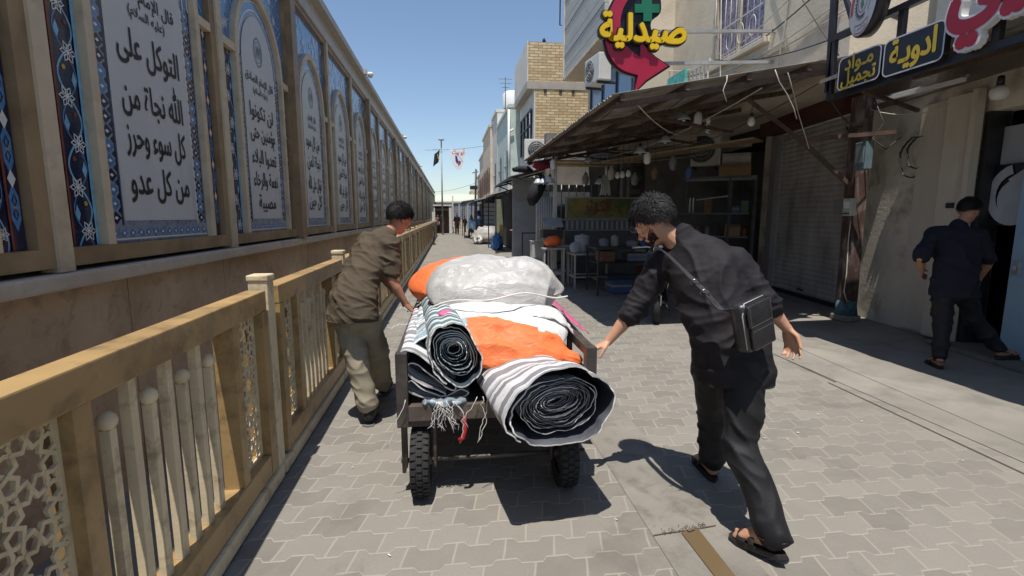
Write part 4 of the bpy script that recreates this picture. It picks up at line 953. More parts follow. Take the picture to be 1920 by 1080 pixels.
cloth_drop('knotted orange bag on the table behind the white sack', [(2.02, 10.6, .93), (2.12, 10.6, .96), (2.25, 10.6, .96), (2.36, 10.6, .93)], [.06, .11, .12, .06], pm('orange_plastic', (.75, .14, .03), .45, .12, 6, .5, 25), 'orange_bag', 'bag')
table('folding_table', 'small folding table holding the knotted orange bag', 1.95, 2.45, 10.4, 10.65, .83, M_GREYM, False)

# ---------------------------------------------------------------- scooter behind the man with the bag
sc_ = thing('scooter', 'black scooter parked in the awning shade behind the man with the bag', 'scooter', (3.12, 7.25, 0))
M_SCB = pm('scooter_black', (.012, .012, .014), .25, .2, 6, coat=.5); M_CHR = pm('chrome', (.6, .6, .6), .15, .1, 8, metal=1.0)
SM = Matrix.Translation((3.12, 7.25, 0)) @ Matrix.Rotation(R(248), 4, 'Z')        # local +x is forwards
def sb(mb, name, mat, par): mb.v = [SM @ v for v in mb.v]; return mb.build(name, mat, par)
for xw in (.62, -.62):
    w_ = MB(); w_.tube([(xw + .2 * math.cos(a), 0, .235 + .2 * math.sin(a)) for a in [i * math.pi / 14 for i in range(28)]], .05, 10, closed=True); wo = sb(w_, 'wheel', pm('tyre_rubber', (.018, .018, .018), .85, .2, 20, .3, 60), sc_)
    sb(MB().lathe((xw, 0, .235), [(0, -.04), (.15, -.04), (.15, .04), (0, .04)], 20, axis='Y'), 'rim', M_GREYM, wo)
b_ = MB(); b_.capsule([(.58, 0, .50), (.45, 0, .75), (.38, 0, .98)], [(.05, .10), (.09, .21), (.07, .15)], 14, side=(1, 0, .3)); sb(b_, 'front_shield', M_SCB, sc_)
b_ = MB(); b_.capsule([(.40, 0, .26), (-.05, 0, .25), (-.3, 0, .35)], [(.05, .18), (.05, .18), (.08, .16)], 12, side=(0, 0, 1)); sb(b_, 'floorboard', M_SCB, sc_)
b_ = MB(); b_.capsule([(-.15, 0, .45), (-.45, 0, .60), (-.85, 0, .62)], [(.16, .14), (.17, .16), (.08, .08)], 14, side=(0, 0, 1)); sb(b_, 'body', M_SCB, sc_)
b_ = MB(); b_.capsule([(-.05, 0, .74), (-.4, 0, .79), (-.75, 0, .81)], [(.05, .12), (.06, .14), (.04, .10)], 12, side=(0, 0, 1)); sb(b_, 'seat', pm('seat_vinyl', (.02, .02, .02), .5, .2), sc_)
b_ = MB(); b_.capsule([(.80, 0, .44), (.62, 0, .50), (.42, 0, .44)], [(.03, .07), (.035, .075), (.03, .07)], 10, side=(0, 0, 1)); sb(b_, 'mudguard', M_SCB, sc_)
b_ = MB(); b_.tube([(.28, -.36, 1.04), (.36, -.15, 1.06), (.38, 0, 1.02), (.36, .15, 1.06), (.28, .36, 1.04)], .016, 8); sb(b_, 'handlebar', M_CHR, sc_)
b_ = MB(); b_.capsule([(.42, 0, 1.0), (.40, 0, 1.10)], [(.07, .13), (.05, .10)], 12, side=(1, 0, 0)); sb(b_, 'headset', M_SCB, sc_)
b_ = MB(); b_.lathe((.49, 0, 1.03), [(0, -.02), (.07, -.02), (.075, .0), (.05, .02), (0, .03)], 16, axis='X'); sb(b_, 'headlight', pm('lamp_glass', (.6, .6, .62), .1, .05), sc_)
for s_ in (1, -1):
    b_ = MB(); b_.tube([(.34, s_ * .24, 1.06), (.36, s_ * .30, 1.16), (.35, s_ * .33, 1.24)], .007, 6); b_.lathe((.35, s_ * .34, 1.30), [(0, -.012), (.055, -.012), (.06, 0), (.05, .012), (0, .014)], 16, axis='X'); mo = sb(b_, 'mirror', M_SCB, sc_)
    b_ = MB().lathe((.336, s_ * .34, 1.30), [(0, 0), (.048, 0), (.048, -.003), (0, -.003)], 16, axis='X'); sb(b_, 'mirror_glass', M_CHR, mo)
b_ = MB(); b_.tube([(.60, .05, .24), (.50, .05, .62)], .02, 8).tube([(.60, -.05, .24), (.50, -.05, .62)], .02, 8); sb(b_, 'fork', M_CHR, sc_)
b_ = MB(); b_.tube([(.40, .12, .3), (.56, .16, .62), (.46, .20, .95)], .006, 6); sb(b_, 'trim', M_CHR, sc_)
b_ = MB(); b_.tube([(-.1, .1, .26), (-.05, .22, .03)], .012, 6); sb(b_, 'kickstand', M_CHR, sc_)

# ---------------------------------------------------------------- pharmacy sign
PY_ = 7.5
def pxs(x, y): p = atpx(x, y, PY_); return (p.x, p.z)
ph = thing('pharmacy_sign', 'large pharmacy sign with curved red arrow, green cross and yellow word', 'sign', (2.9, PY_, 3.4))
MP = frame4((0, PY_, 0), (1, 0, 0), (0, 0, 1))       # z towards the viewer
def outl(pts): return [pxs(x, y) for x, y in pts]
def bez(ps, n=8):
    """smooth closed or open curve through points (Catmull-Rom)"""
    out = []
    for i in range(len(ps) - 1):
        p0, p1, p2, p3 = ps[max(i - 1, 0)], ps[i], ps[i + 1], ps[min(i + 2, len(ps) - 1)]
        for k in range(n):
            t = k / n; out.append(tuple(.5 * (2 * p1[d] + (p2[d] - p0[d]) * t + (2 * p0[d] - 5 * p1[d] + 4 * p2[d] - p3[d]) * t * t + (3 * p1[d] - p0[d] - 3 * p2[d] + p3[d]) * t ** 3) for d in (0, 1)))
    return out + [ps[-1]]
left = bez([(1186, -42), (1158, -8), (1140, 30), (1134, 62), (1138, 92), (1150, 116), (1168, 132), (1196, 141)])
right = bez([(1200, 107), (1186, 98), (1174, 86), (1167, 72), (1163, 55), (1164, 30), (1172, 8), (1186, -10), (1204, -34)])
arrow = left + [(1190, 172), (1212, 150), (1252, 124), (1228, 108), (1200, 78)] + right
arrow = [pxs(x, y) for x, y in arrow][::1]
def ccw(p): return p if sum(p[i][0] * p[(i + 1) % len(p)][1] - p[(i + 1) % len(p)][0] * p[i][1] for i in range(len(p))) > 0 else p[::-1]
def grow(p, d):
    p = ccw(p); n = len(p); o = []
    for i in range(n):
        a, b_, c_ = Vector(p[i - 1]), Vector(p[i]), Vector(p[(i + 1) % n]); e1 = (b_ - a).normalized(); e2 = (c_ - b_).normalized()
        nn = Vector((e1.y + e2.y, -e1.x - e2.x)); nn = nn.normalized() if nn.length > 1e-4 else Vector((e1.y, -e1.x)); k = max(.5, nn.dot(Vector((e1.y, -e1.x)))); o.append(tuple(b_ + nn * d / k))
    return o
TM = lambda z: MP @ Matrix.Translation((0, 0, z))
M_SIGR = pm('sign_red', (.36, .016, .05), .35, .08, 4); M_SIGY = pm('sign_yellow', (.72, .47, .012), .35, .06, 4); M_SIGG = pm('sign_green', (.015, .16, .085), .35, .1, 4)
ar = MB(); ar.prism(ccw(arrow), TM(-.02), .035); ab_ = MB(); ab_.prism(grow(arrow, .028), TM(-.07), .0495)
ab_.build('arrow_backing', [M_SIGB if False else M_SIGNB], ph); ar.build('arrow', M_SIGR, ph)
cr = [(1203, -28), (1222, -28), (1222, 8), (1236, 8), (1236, 24), (1222, 24), (1222, 40), (1206, 40), (1206, 24), (1190, 24), (1190, 8), (1203, 8)]
body = bez([(1204, -34), (1240, -34), (1240, -10), (1240, 22), (1222, 40), (1222, 70), (1200, 106), (1180, 92), (1166, 70), (1164, 30), (1182, -8), (1204, -34)], 4)[:-1]
MB().prism(ccw(outl(body)), TM(-.075), .05).build('panel', M_SIGNB, ph)
MB().prism(ccw(outl(cr)), TM(-.02), .03).build('cross', M_SIGG, ph)
vs, fs = glyphs('صيدلية', 1.0, .036, depth=.05); vs2, fs2 = glyphs('صيدلية', 1.0, .085, depth=.06)
xl, zc = pxs(1122, 60); xr, _ = pxs(1284, 55); w0 = max(v.x for v in vs) * 2; hh = max(v.y for v in vs) * 2
kx = (xr - xl) / w0; kz = (pxs(1205, 22)[1] - pxs(1205, 90)[1]) / hh
for V, F, nm, mt, z_ in ((vs2, fs2, 'word_outline', M_SIGNB, -.02), (vs, fs, 'word', M_SIGY, .025)):
    q = MB(); q.add([MP @ Vector(((xl + xr) / 2 + v.x * kx, zc + v.y * kz + .02, v.z + z_)) for v in V], F); q.build(nm, mt, ph)
for a_, b_ in (((2.9, PY_ + .09, 4.2), (5.0, PY_ + .09, 4.3)), ((2.9, PY_ + .09, 3.75), (5.0, PY_ + .09, 3.85)), ((2.55, PY_ + .09, 4.9), (2.62, PY_ + .09, 3.6))): MB().bar(a_, b_, .045).build('bracket', M_GREYM, ph)
# ================================================================ upper bay, brick building and the far end of the street
M_CLAD = pm('grey_cladding', (.40, .40, .38), .7, .12, 3, .15, 40, dirt=(.25, .24, .22), dirt_amt=.5, stretch=(1, .25, 1))
bay = thing('clad_building', 'grey board clad bay jutting over the awning with a strip of blue glass', 'building', (3.4, 13.2, 4.6))
q = MB(); BX0, by0, by1, z0, z1 = 3.40, 11.2, 15.1, 5.5, 9.0
zz = z0
while zz < z1:
    q.b2((BX0 - .012 * (int(zz * 100) % 2), by0, zz), (BX0 + .1, by1, zz + .172)); zz += .185
q.build('cladding', M_CLAD, bay)
MB().b2((BX0 + .02, by0 + .01, z0 + .01), (7, by1 - .01, z1)).b2((BX0 - .03, by1 - .08, z0 - .02), (BX0 + .15, by1 + .002, z1)).build('wall', M_CREAMW, bay)
MB().b2((BX0 - .02, by0 - .02, z0 - .09), (7.0, by1 + .01, z0 - .002)).build('soffit_trim', M_CREAM, bay)
MB().b2((4.15, 11.2, 3.1), (7, 15.1, z0 - .1)).build('lower_wall', pm('pale_tan_wall', (.48, .42, .33), .8, .1, 2), bay)
gl, nt, bb = newmat('blue_glass'); bb.inputs['Base Color'].default_value = (.17, .27, .40, 1); bb.inputs['Roughness'].default_value = .08
o = MB().b2((4.11, 11.25, 3.75), (4.14, 14.6, 5.15)).build('window', gl, bay)
q = MB()
for y in (11.25, 12.35, 13.5, 14.6): q.b2((4.07, y - .03, 3.7), (4.108, y + .03, 5.2))
q.b2((4.07, 11.28, 5.16), (4.108, 14.57, 5.2)); q.build('frame', M_BLACK, o)
MB().tube([(3.36, 15.25, 7.0), (3.30, 15.25, 7.0), (3.30, 15.25, 9.0), (3.36, 15.25, 9.0)], .02, 6).tube([(3.30, 15.25, 7.8), (3.42, 15.2, 7.8)], .015, 6).build('rail', M_BLACK, bay)
MB().b2((5.01, 12.62, 3.2), (7.5, 13.5, 7.8)).build('return_wall', M_CREAMW, bay)
def brick_mat():
    m, nt, b = newmat('yellow_brick'); tc = nd(nt, 'ShaderNodeTexCoord'); mp = nd(nt, 'ShaderNodeMapping'); mp.inputs['Rotation'].default_value = (R(90), 0, 0)
    nt.links.new(tc.outputs['Object'], mp.inputs[0]); br = nd(nt, 'ShaderNodeTexBrick'); nt.links.new(mp.outputs[0], br.inputs['Vector'])
    br.inputs['Color1'].default_value = (.44, .32, .165, 1); br.inputs['Color2'].default_value = (.66, .53, .33, 1); br.inputs['Mortar'].default_value = (.30, .23, .13, 1)
    br.inputs['Scale'].default_value = 1.0; br.inputs['Brick Width'].default_value = .30; br.inputs['Row Height'].default_value = .095; br.inputs['Mortar Size'].default_value = .012; br.inputs['Bias'].default_value = .1
    n1 = tex(nt, tc.outputs['Object'], 3, 6, .7)
    nt.links.new(mixc(nt, mth(nt, 'MULTIPLY', ramp(nt, n1, .52, .7), .5), br.outputs['Color'], (.30, .22, .12)), b.inputs['Base Color']); b.inputs['Roughness'].default_value = .9
    bn = nd(nt, 'ShaderNodeBump'); bn.inputs['Strength'].default_value = .8; bn.inputs['Distance'].default_value = .02; nt.links.new(mth(nt, 'SUBTRACT', n1, mth(nt, 'MULTIPLY', br.outputs['Fac'], .9)), bn.inputs['Height']); nt.links.new(bn.outputs[0], b.inputs['Normal'])
    return m
M_BRICK = brick_mat(); M_GREYW = pm('grey_render', (.62, .595, .55), .85, .1, 1.5, .2, 30, dirt=(.3, .29, .27), dirt_amt=.4)
bb_ = thing('brick_building', 'yellow brick building with a grey rendered overhang and tall dark window', 'building', (3, 19, 0))
MB().b2((3.06, 18.0, 3.0), (8, 21.6, 5.87)).b2((2.80, 18.0, 6.13), (8, 21.4, 7.42)).build('brick_wall', M_BRICK, bb_)
MB().b2((2.765, 18.005, 6.128), (2.798, 21.42, 7.45)).b2((3.02, 18.004, 2.6), (3.058, 21.62, 5.874)).build('rendered_face', M_GREYW, bb_)
# overhang underside slopes up towards the street edge
MB().b2((2.76, 17.98, 5.876), (8, 21.45, 6.126)).build('band', pm('band_concrete', (.36, .33, .29), .85, .15, 3), bb_)
w = MB().b2((2.985, 18.4, 3.9), (3.019, 20.9, 5.25)).build('window', pm('dark_blue_glass', (.03, .05, .09), .08, .2), bb_)
q = MB()
for y in (18.4, 19.2, 20.1, 20.9): q.b2((2.94, y - .03, 3.85), (2.984, y + .03, 5.3))
for z in (3.87, 4.75, 5.28): q.b2((2.95, 18.44, z - .02), (2.983, 20.86, z + .02))
q.build('frame', M_BLACK, w)
MB().b2((2.75, 18.02, 0), (3.2, 21.6, 2.6)).build('ground_wall', M_BLUEG, bb_)
MB().b2((3.4, 18.5, 7.421), (3.5, 18.6, 7.62)).lathe((3.45, 18.55, 7.62), [(0, 0), (.07, 0), (.03, .12), (0, .13)], 8).build('roof_vent', M_BLACK, bb_)
q = MB()
for x in (3.35, 3.9, 4.35): q.b2((x, 17.97, 5.76), (x + .1, 17.999, 5.86))
q.build('scaffold_hole', M_DARK, bb_)
# grey partition wall under the awning end
pt = tag(MB().b2((1.88, 14.9, 0.009), (2.95, 15.05, 2.62), bev=.01).build('partition_wall', M_BLUEG, at=(2.4, 15, 0)), 'plain grey blue partition wall at the end of the awning', 'wall')
tag(MB().bar((2.02, 13.9, 0.01), (2.02, 13.9, 1.02), .03).bar((2.42, 13.9, 0.01), (2.42, 13.9, 1.02), .03).bar((2.0, 13.9, 1.03), (2.44, 13.9, 1.03), .03).bar((2.02, 13.9, .2), (2.42, 13.9, .2), .025).build('black_frame', M_BLACK, at=(2.2, 13.9, 0)), 'empty black metal stand frame before the grey partition', 'stand')
cb = thing('wooden_cabinet', 'brown wooden counter cabinet standing at the street edge beyond the partition', 'cabinet', (2.65, 18.6, 0))
M_BRW = pm('brown_wood', (.13, .06, .035), .5, .2, 3, .1, 40, stretch=(1, 1, .2))
MB().b2((2.35, 18.4, .01), (3.0, 19.0, .95)).build('body', M_BRW, cb); MB().b2((2.28, 18.3, .951), (3.08, 19.08, .99), bev=.006).build('top', pm('pale_top', (.35, .26, .19), .5, .1), cb)
# second small awning with black frame
a2 = thing('small_awning', 'small pale awning on a black frame beyond the corrugated one', 'awning', (2.2, 15.5, 2.6))
MB().add([(1.6, 13.2, 2.52), (2.9, 13.2, 2.86), (2.9, 17.6, 2.86), (1.6, 17.6, 2.52), (1.6, 13.2, 2.535), (2.9, 13.2, 2.875), (2.9, 17.6, 2.875), (1.6, 17.6, 2.535)], [(3, 2, 1, 0), (4, 5, 6, 7), (0, 1, 5, 4), (1, 2, 6, 5), (2, 3, 7, 6), (3, 0, 4, 7)]).build('sheet', pm('pale_sheet', (.45, .44, .42), .7, .15, 3), a2)
q = MB()
for y in (13.25, 15.4, 17.5): q.bar((1.6, y, 2.48), (2.9, y, 2.82), .05).bar((1.75, y, 2.5), (2.6, y + .05, 2.15), .035)
q.bar((1.62, 13.2, 2.49), (1.62, 17.6, 2.49), .05); q.build('frame', M_BLACK, a2)

# ---- row of far houses along the right
def house(name, label, x, y0, y1, h, mat, floors, winmat, arches=False, deep=6):
    t = thing(name, label, 'building', (x, (y0 + y1) / 2, 0)); MB().b2((x, y0, 2.6), (x + deep, y1 - .02, h)).build('wall', mat, t)
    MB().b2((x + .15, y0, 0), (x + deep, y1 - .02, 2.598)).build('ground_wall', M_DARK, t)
    MB().b2((x - .08, y0 - .02, h), (x + deep, y1, h + .14)).build('parapet', mat, t)
    n = max(1, int((y1 - y0) / 2.0))
    for f in range(floors):
        for k in range(n):
            yc = y0 + (k + .5) * (y1 - y0) / n; za = 3.1 + 2.6 * f
            if za + 1.3 > h: continue
            o = MB().b2((x - .05, yc - .45, za), (x - .002, yc + .45, za + 1.25)).build('window', winmat, t)
            MB().bar((x - .07, yc - .48, za + .6), (x - .07, yc + .48, za + .6), .03).bar((x - .07, yc, za), (x - .07, yc, za + 1.25), .03).build('frame', mat, o)
    if arches:
        for k in range(n):
            yc = y0 + (k + .5) * (y1 - y0) / n; q = MB()
            pts = [(-.55, 0), (.55, 0)] + arch_pts(.55, .9, 1.5, 5); q.prism(pts, frame4((x - .05, yc, 2.9), (0, -1, 0), (0, 0, 1)), .04); q.build('arch_niche', pm('brown_niche', (.16, .09, .06), .8, .2), t)
    return t
M_MINT = pm('mint_render', (.52, .60, .54), .8, .1, 2, .15, 30, dirt=(.3, .36, .33), dirt_amt=.4); M_SAND = pm('sand_render', (.62, .52, .40), .85, .12, 2, .2, 30, dirt=(.33, .25, .17), dirt_amt=.5)
M_PINK = pm('pale_pink_render', (.62, .54, .45), .85, .12, 2, .2, 30); M_WIN = pm('far_window', (.05, .055, .06), .2, .2)
house('mint_house', 'narrow mint green house next beyond the brick building', 2.62, 21.7, 27.2, 6.0, M_MINT, 1, M_WIN)
house('grey_house', 'grey rendered house between the mint house and the sand coloured one', 2.60, 27.2, 30.0, 6.9, M_GREYW, 2, M_WIN)
house('sand_house', 'sand coloured house with brown arched niches', 2.45, 30.0, 36.0, 6.6, M_SAND, 1, M_WIN, True)
house('pink_house', 'pale pinkish house beyond the arched one', 2.55, 36.0, 42.0, 5.9, M_PINK, 1, M_WIN, True)
house('low_house', 'low sandy house last in the right hand row', 2.75, 42.0, 49.0, 5.0, M_SAND, 1, M_WIN)
tag(MB().tube([(2.55, 21.6, 2.6), (2.55, 21.6, 5.9)], .05, 8).tube([(2.55, 21.6, 5.0), (2.75, 21.6, 5.1)], .04, 6).build('drain_pipe', M_WPL, at=(2.55, 21.6, 2.6)), 'white drain pipe at the corner of the mint house', 'pipe')
q = MB(); q.b2((3.2, 74, 0), (13, 80, 5.2)).b2((3.2, 73.9, 4.3), (13, 74, 4.4)); o = tag(q.build('brick_block', M_BRICK, at=(8, 77, 0)), 'brick block rising behind the curved wall at the street end', 'building')
q = MB()
for k in range(10): q.bar((3.6 + k * .9, 75, 5.2), (3.6 + k * .9, 75, 6.0 + .3 * (k % 2)), .06)
q.build('rebar', M_BLACK, o)
# low far awnings and shop fronts
M_PALE = pm('pale_sheet', (.45, .44, .42), .7, .15, 3)
for x0, x1, y0, y1, z0, z1, lb in ((1.75, 2.7, 20.0, 24.0, 2.35, 2.62, 'low pale awning beside the brick building'), (1.35, 2.6, 27.5, 33.0, 2.30, 2.60, 'low white awning over the far goods stall'), (.9, 2.5, 33.8, 38.5, 2.45, 2.7, 'long low dark edged awning farthest along the street')):
    t = thing('far_awning', lb, 'awning', (x1, (y0 + y1) / 2, z0)); MB().add([(x0, y0, z0), (x1, y0, z1), (x1, y1, z1), (x0, y1, z0), (x0, y0, z0 + .03), (x1, y0, z1 + .03), (x1, y1, z1 + .03), (x0, y1, z0 + .03)], [(3, 2, 1, 0), (4, 5, 6, 7), (0, 1, 5, 4), (1, 2, 6, 5), (2, 3, 7, 6), (3, 0, 4, 7)]).build('sheet', M_PALE, t)
    q = MB(); q.bar((x0, y0, z0 - .02), (x0, y1, z0 - .02), .05)
    for y in (y0 + .1, y1 - .1): q.bar((x0, y, z0 - .03), (x1, y, z1 - .03), .05).bar((x0 + .1, y, 0), (x0 + .1, y, z0), .05)
    q.build('frame', M_BLACK, t)
t = thing('far_shutter', 'pale ribbed shutter half hidden under the far white awning', 'shutter', (2.5, 29, 0))
q = MB()
for k in range(9): q.b2((1.95, 28.6, .1 + k * .24), (2.75, 28.7 - .02 * (k % 2), .1 + k * .24 + .2))
q.build('slats', pm('pale_shutter', (.40, .41, .43), .5, .1), t); MB().b2((1.85, 28.55, 0), (1.94, 28.75, 2.4)).b2((2.76, 28.55, 0), (2.85, 28.75, 2.4)).build('jamb', M_BLACK, t)
tag(MB().b2((2.35, 25.9, 0), (2.75, 26.1, 2.35)).build('olive_panel', pm('olive_panel', (.20, .21, .14), .7, .2), at=(2.5, 26, 0)), 'olive green upright panel under the low awnings', 'panel')
# covered pile, blue sheet, yellow post, goods
def lump(c, r, seed, amp, nm, label, cat, mat, n=26, flat=.0):
    mb = MB(); mb.ball((0, 0, 0), 1, n)
    for v in mb.v:
        d = v.normalized(); s_ = max(abs(d.x), abs(d.y)) ; v.x *= r[0]; v.y *= r[1]; v.z *= r[2]
        k = 1 + amp * noise.noise(d * 2.2 + Vector((seed, 0, 0))) + amp * .5 * noise.noise(d * 6 + Vector((0, seed, 0))); v *= k
        if v.z < -r[2] * .75: v.z = -r[2] * .75
        v += Vector(c) + Vector((0, 0, r[2] * .75))
    return tag(mb.build(nm, mat, at=c), label, cat)
M_TARP = pm('grey_tarp', (.30, .29, .275), .7, .35, 5, .6, 14)
lump((2.05, 27.6, .01), (.82, .9, .52), 3, .35, 'covered_pile', 'grey covered heap of goods on the right edge of the street', 'heap', M_TARP)
lump((1.55, 27.2, .01), (.28, .6, .28), 7, .4, 'grey_bundle', 'small pale bundle lying left of the covered heap', 'bundle', pm('pale_tarp', (.42, .41, .39), .7, .25, 6, .5, 14))
lump((2.10, 22.3, .01), (.22, .3, .42), 9, .45, 'blue_sheet', 'bright blue plastic sheet draped at the cabinet corner', 'sheet', pm('blue_plastic', (.03, .17, .55), .4, .2, 6))
tag(MB().bar((2.32, 22.6, .01), (2.32, 22.6, 1.12), .16).build('yellow_post', pm('yellow_post_paint', (.58, .42, .12), .5, .15, 5), at=(2.32, 22.6, 0)), 'yellow wooden post beside the blue sheet', 'post')
gt = thing('goods_trike', 'white and blue motor trike parked before the far stall', 'trike', (1.75, 33, 0))
MB().capsule([(1.75, 31.9, .75), (1.75, 32.2, .95), (1.75, 32.6, 1.1)], [(.32, .2), (.34, .25), (.3, .2)], 12, side=(1, 0, 0)).build('front_fairing', pm('trike_white', (.55, .58, .6), .35, .1), gt)
MB().b2((1.3, 32.7, .7), (2.2, 34.6, 1.25)).build('cargo_box', pm('trike_blue', (.05, .2, .45), .4, .1), gt)
MB().tube([(1.35, 32.2, 1.25), (1.75, 32.25, 1.2), (2.15, 32.2, 1.25)], .025, 6).build('handlebar', M_BLACK, gt)
for x, y in ((1.75, 31.9), (1.32, 34.1), (2.18, 34.1)): MB().tube([(x, y + .25 * math.cos(a), .29 + .25 * math.sin(a)) for a in [i * math.pi / 8 for i in range(16)]], .06, 8, closed=True).build('wheel', pm('tyre_rubber', (.018, .018, .018), .85, .2, 20, .3, 60), gt)
MB().lathe((1.75, 31.65, .95), [(0, -.05), (.09, -.04), (.1, .03), (0, .06)], 12, axis='Y').build('headlight', pm('lamp_glass', (.6, .6, .62), .1, .05), gt)
gs_ = thing('goods_rack', 'rack of blue and white goods under the far white awning', 'rack', (2.1, 31, 0))
MB().b2((1.65, 30.9, .01), (1.7, 31.0, 2.3)).b2((2.4, 30.9, .01), (2.45, 31, 2.3)).b2((1.70, 30.9, 1.5), (2.4, 31.2, 1.54)).b2((1.7, 30.9, .9), (2.4, 31.2, .94)).build('frame', M_BLACK, gs_)
for k, (x, z, c) in enumerate(((1.72, 1.541, (.03, .05, .2)), (1.98, 1.541, (.5, .52, .55)), (2.2, 1.541, (.03, .05, .2)), (1.72, .941, (.1, .3, .5)), (2.0, .941, (.45, .45, .48)), (2.22, .941, (.05, .12, .3)))):
    q = MB().b2((x, 30.92, z), (x + .2, 31.15, z + .3 + .1 * (k % 2)), bev=.05); tag(q.build('folded_goods', pm('goods_%s' % 'abcdef'[k], c, .6, .3, 8), at=(x, 31, z)), ('dark blue', 'white', 'navy', 'sky blue', 'pale grey', 'deep blue')[k] + ' folded goods on the ' + ('upper' if k < 3 else 'lower') + ' shelf of the far rack', 'goods', 'goods on the far rack')

# ---- street end: curved wall, gate booth, railing, flag pole, banner
ew = thing('street_end_wall', 'grey panelled wall closing the far end of the street', 'wall', (4, 58, 0))
pts = [(-1.9, 63.5), (-.6, 61.5), (1.2, 60.3), (3.2, 59.8), (6, 59.6), (10, 59.6)]
q = MB(); cm = MB(); po_ = MB()
for (xa, ya), (xb, yb) in zip(pts, pts[1:]):
    L = math.hypot(xb - xa, yb - ya); a = math.atan2(yb - ya, xb - xa); q.box(((xa + xb) / 2, (ya + yb) / 2, 1.5), (L + .05, .3, 3.0), a); cm.box(((xa + xb) / 2, (ya + yb) / 2, 3.1), (L + .1, .5, .2), a)
    n = max(2, int(L / .75))
    for k in range(n):
        t = k / n; po_.box((xa + (xb - xa) * t, ya + (yb - ya) * t - .17, 1.9), (.16, .08, 2.2), a)
q.build('panels', pm('far_grey_panel', (.19, .205, .225), .6, .2, 3), ew); cm.build('coping', M_ALU, ew); po_.build('mullions', pm('far_mullion', (.34, .33, .30), .6, .1), ew)
dm = tag(MB().lathe((1.2, 70, 2.6), [(5.2, 0), (5.0, .7), (4.2, 1.3), (2.6, 1.75), (0, 1.95)], 32).build('canopy_roof', pm('pale_green_canopy', (.44, .47, .38), .7, .1), at=(1.2, 70, 2.6)), 'pale green curved canopy roof rising behind the end wall', 'roof')
M_BT = pm('booth_white', (.60, .58, .54), .6, .08)
bo_ = thing('gate_booth', 'small gate booth with white post and dark doorway where the railing ends', 'booth', (-.4, 44.5, 0))
MB().b2((-1.35, 43.9, 2.35), (.28, 45.4, 2.48)).build('roof', M_BT, bo_); MB().b2((.0, 43.95, .01), (.22, 44.25, 2.34)).build('post', M_BT, bo_); MB().b2((-1.3, 44.9, .01), (-.001, 45.0, 2.34)).build('door', pm('booth_brown', (.14, .085, .06), .7, .2, 3), bo_); MB().b2((-1.3, 43.95, .01), (-1.2, 44.89, 2.34)).build('side_wall', M_BT, bo_)
MB().b2((-1.19, 43.96, 1.95), (-.01, 44.1, 2.34)).build('lintel', M_DARK, bo_)
fr_ = thing('far_railing', 'cream railing crossing in front of the end wall', 'railing', (2, 50.5, 0))
MB().b2((.35, 50.4, 1.0), (3.6, 50.5, 1.12)).b2((.35, 50.4, .12), (3.6, 50.5, .22)).build('rail', M_FC, fr_)
for k in range(14): MB().b2((.4 + .24 * k, 50.41, .221), (.52 + .24 * k, 50.49, .999)).build('baluster', M_FC, fr_)
tag(MB().bar((.35, 46, 0.01), (.35, 46, 3.3), .1).build('white_pole', M_BT, at=(.35, 46, 0)), 'slim white pole standing right of the gate booth', 'pole')
fp = thing('flag_pole', 'tall steel lamp pole with a black flag at the far wall', 'pole', (-.52, 40.5, 0))
MB().tube([(-.52, 40.5, 0.01), (-.50, 40.5, 7.3)], [.07, .05], 8).build('shaft', M_GREYM, fp); MB().lathe((-.5, 40.5, 7.3), [(.05, 0), (.24, .02), (.24, .1), (.05, .12)], 12).build('lamp_head', M_GREYM, fp)
MB().bar((-1.2, 40.4, 6.62), (-.45, 40.4, 6.62), .03).build('cross_arm', M_GREYM, fp)
q = MB(); vs = []
for i in range(9):
    for j in range(7): u, v = i / 8, j / 6; vs.append((-.62 - .42 * u - .12 * v, 40.4 + .06 * math.sin(5 * u + 2 * v), 6.6 - .35 * u - .95 * v))
q.add(vs, [(i * 7 + j, i * 7 + j + 1, (i + 1) * 7 + j + 1, (i + 1) * 7 + j) for i in range(8) for j in range(6)], smooth=True)
o = q.build('flag', pm('flag_black', (.012, .012, .014), .8, .2), fp); o.modifiers.new('thick', 'SOLIDIFY').thickness = .008
MB().strip([(0, 0), (.05, -.3), (.16, -.42)], .05, frame4((-.80, 40.32, 6.25), (1, 0, 0), (0, 0, 1))).build('flag_mark', pm('flag_yellow', (.5, .4, .05), .7, .1), o)
bn = thing('street_banner', 'white banner with red writing strung on a wire over the far street', 'banner', (.75, 39, 6.0))
MB_ = frame4((.75, 39.0, 6.0), (1, 0, 0), (0, 0, 1)); q = MB(); q.prism([(-.62, .45), (-.40, -.72), (-.12, -1.0), (.10, -1.05), (.24, -.95), (.62, .45)], MB_, .012)
o = q.build('sheet', pm('banner_white', (.72, .72, .71), .8, .04), bn)
t = MB(); write(t, 'أبو بيت', MB_, .42, .02, .92, z=.014, at=(.02, .25)); t.build('lettering', pm('banner_red', (.5, .02, .03), .7, .1), o)
q = MB(); q.flat([(-.22, .02), (-.08, -.02), (.04, -.5), (-.08, -.62), (-.2, -.4)], MB_, .0135).build('blue_mark', pm('banner_blue', (.02, .04, .25), .7, .1), o); MB().flat([(.05, -.35), (.22, -.42), (.18, -.62), (.02, -.8), (-.02, -.6)], MB_, .014).build('red_mark', pm('banner_brown', (.3, .06, .04), .7, .1), o)
tag(MB().tube(sag((-1.75, 40.0, 6.5), (2.6, 38, 6.6), .1, 14), .012, 5).build('wire', M_CABD, at=(-1.75, 40, 6.5)), 'thin wire across the street carrying the white banner', 'wire')
tag(MB().tube(sag((-1.9, 58, 4.2), (2.7, 47, 4.6), .25, 14), .012, 5).build('wire', M_CABD, at=(-1.9, 58, 4.2)), 'lower thin wire across the very far street', 'wire')
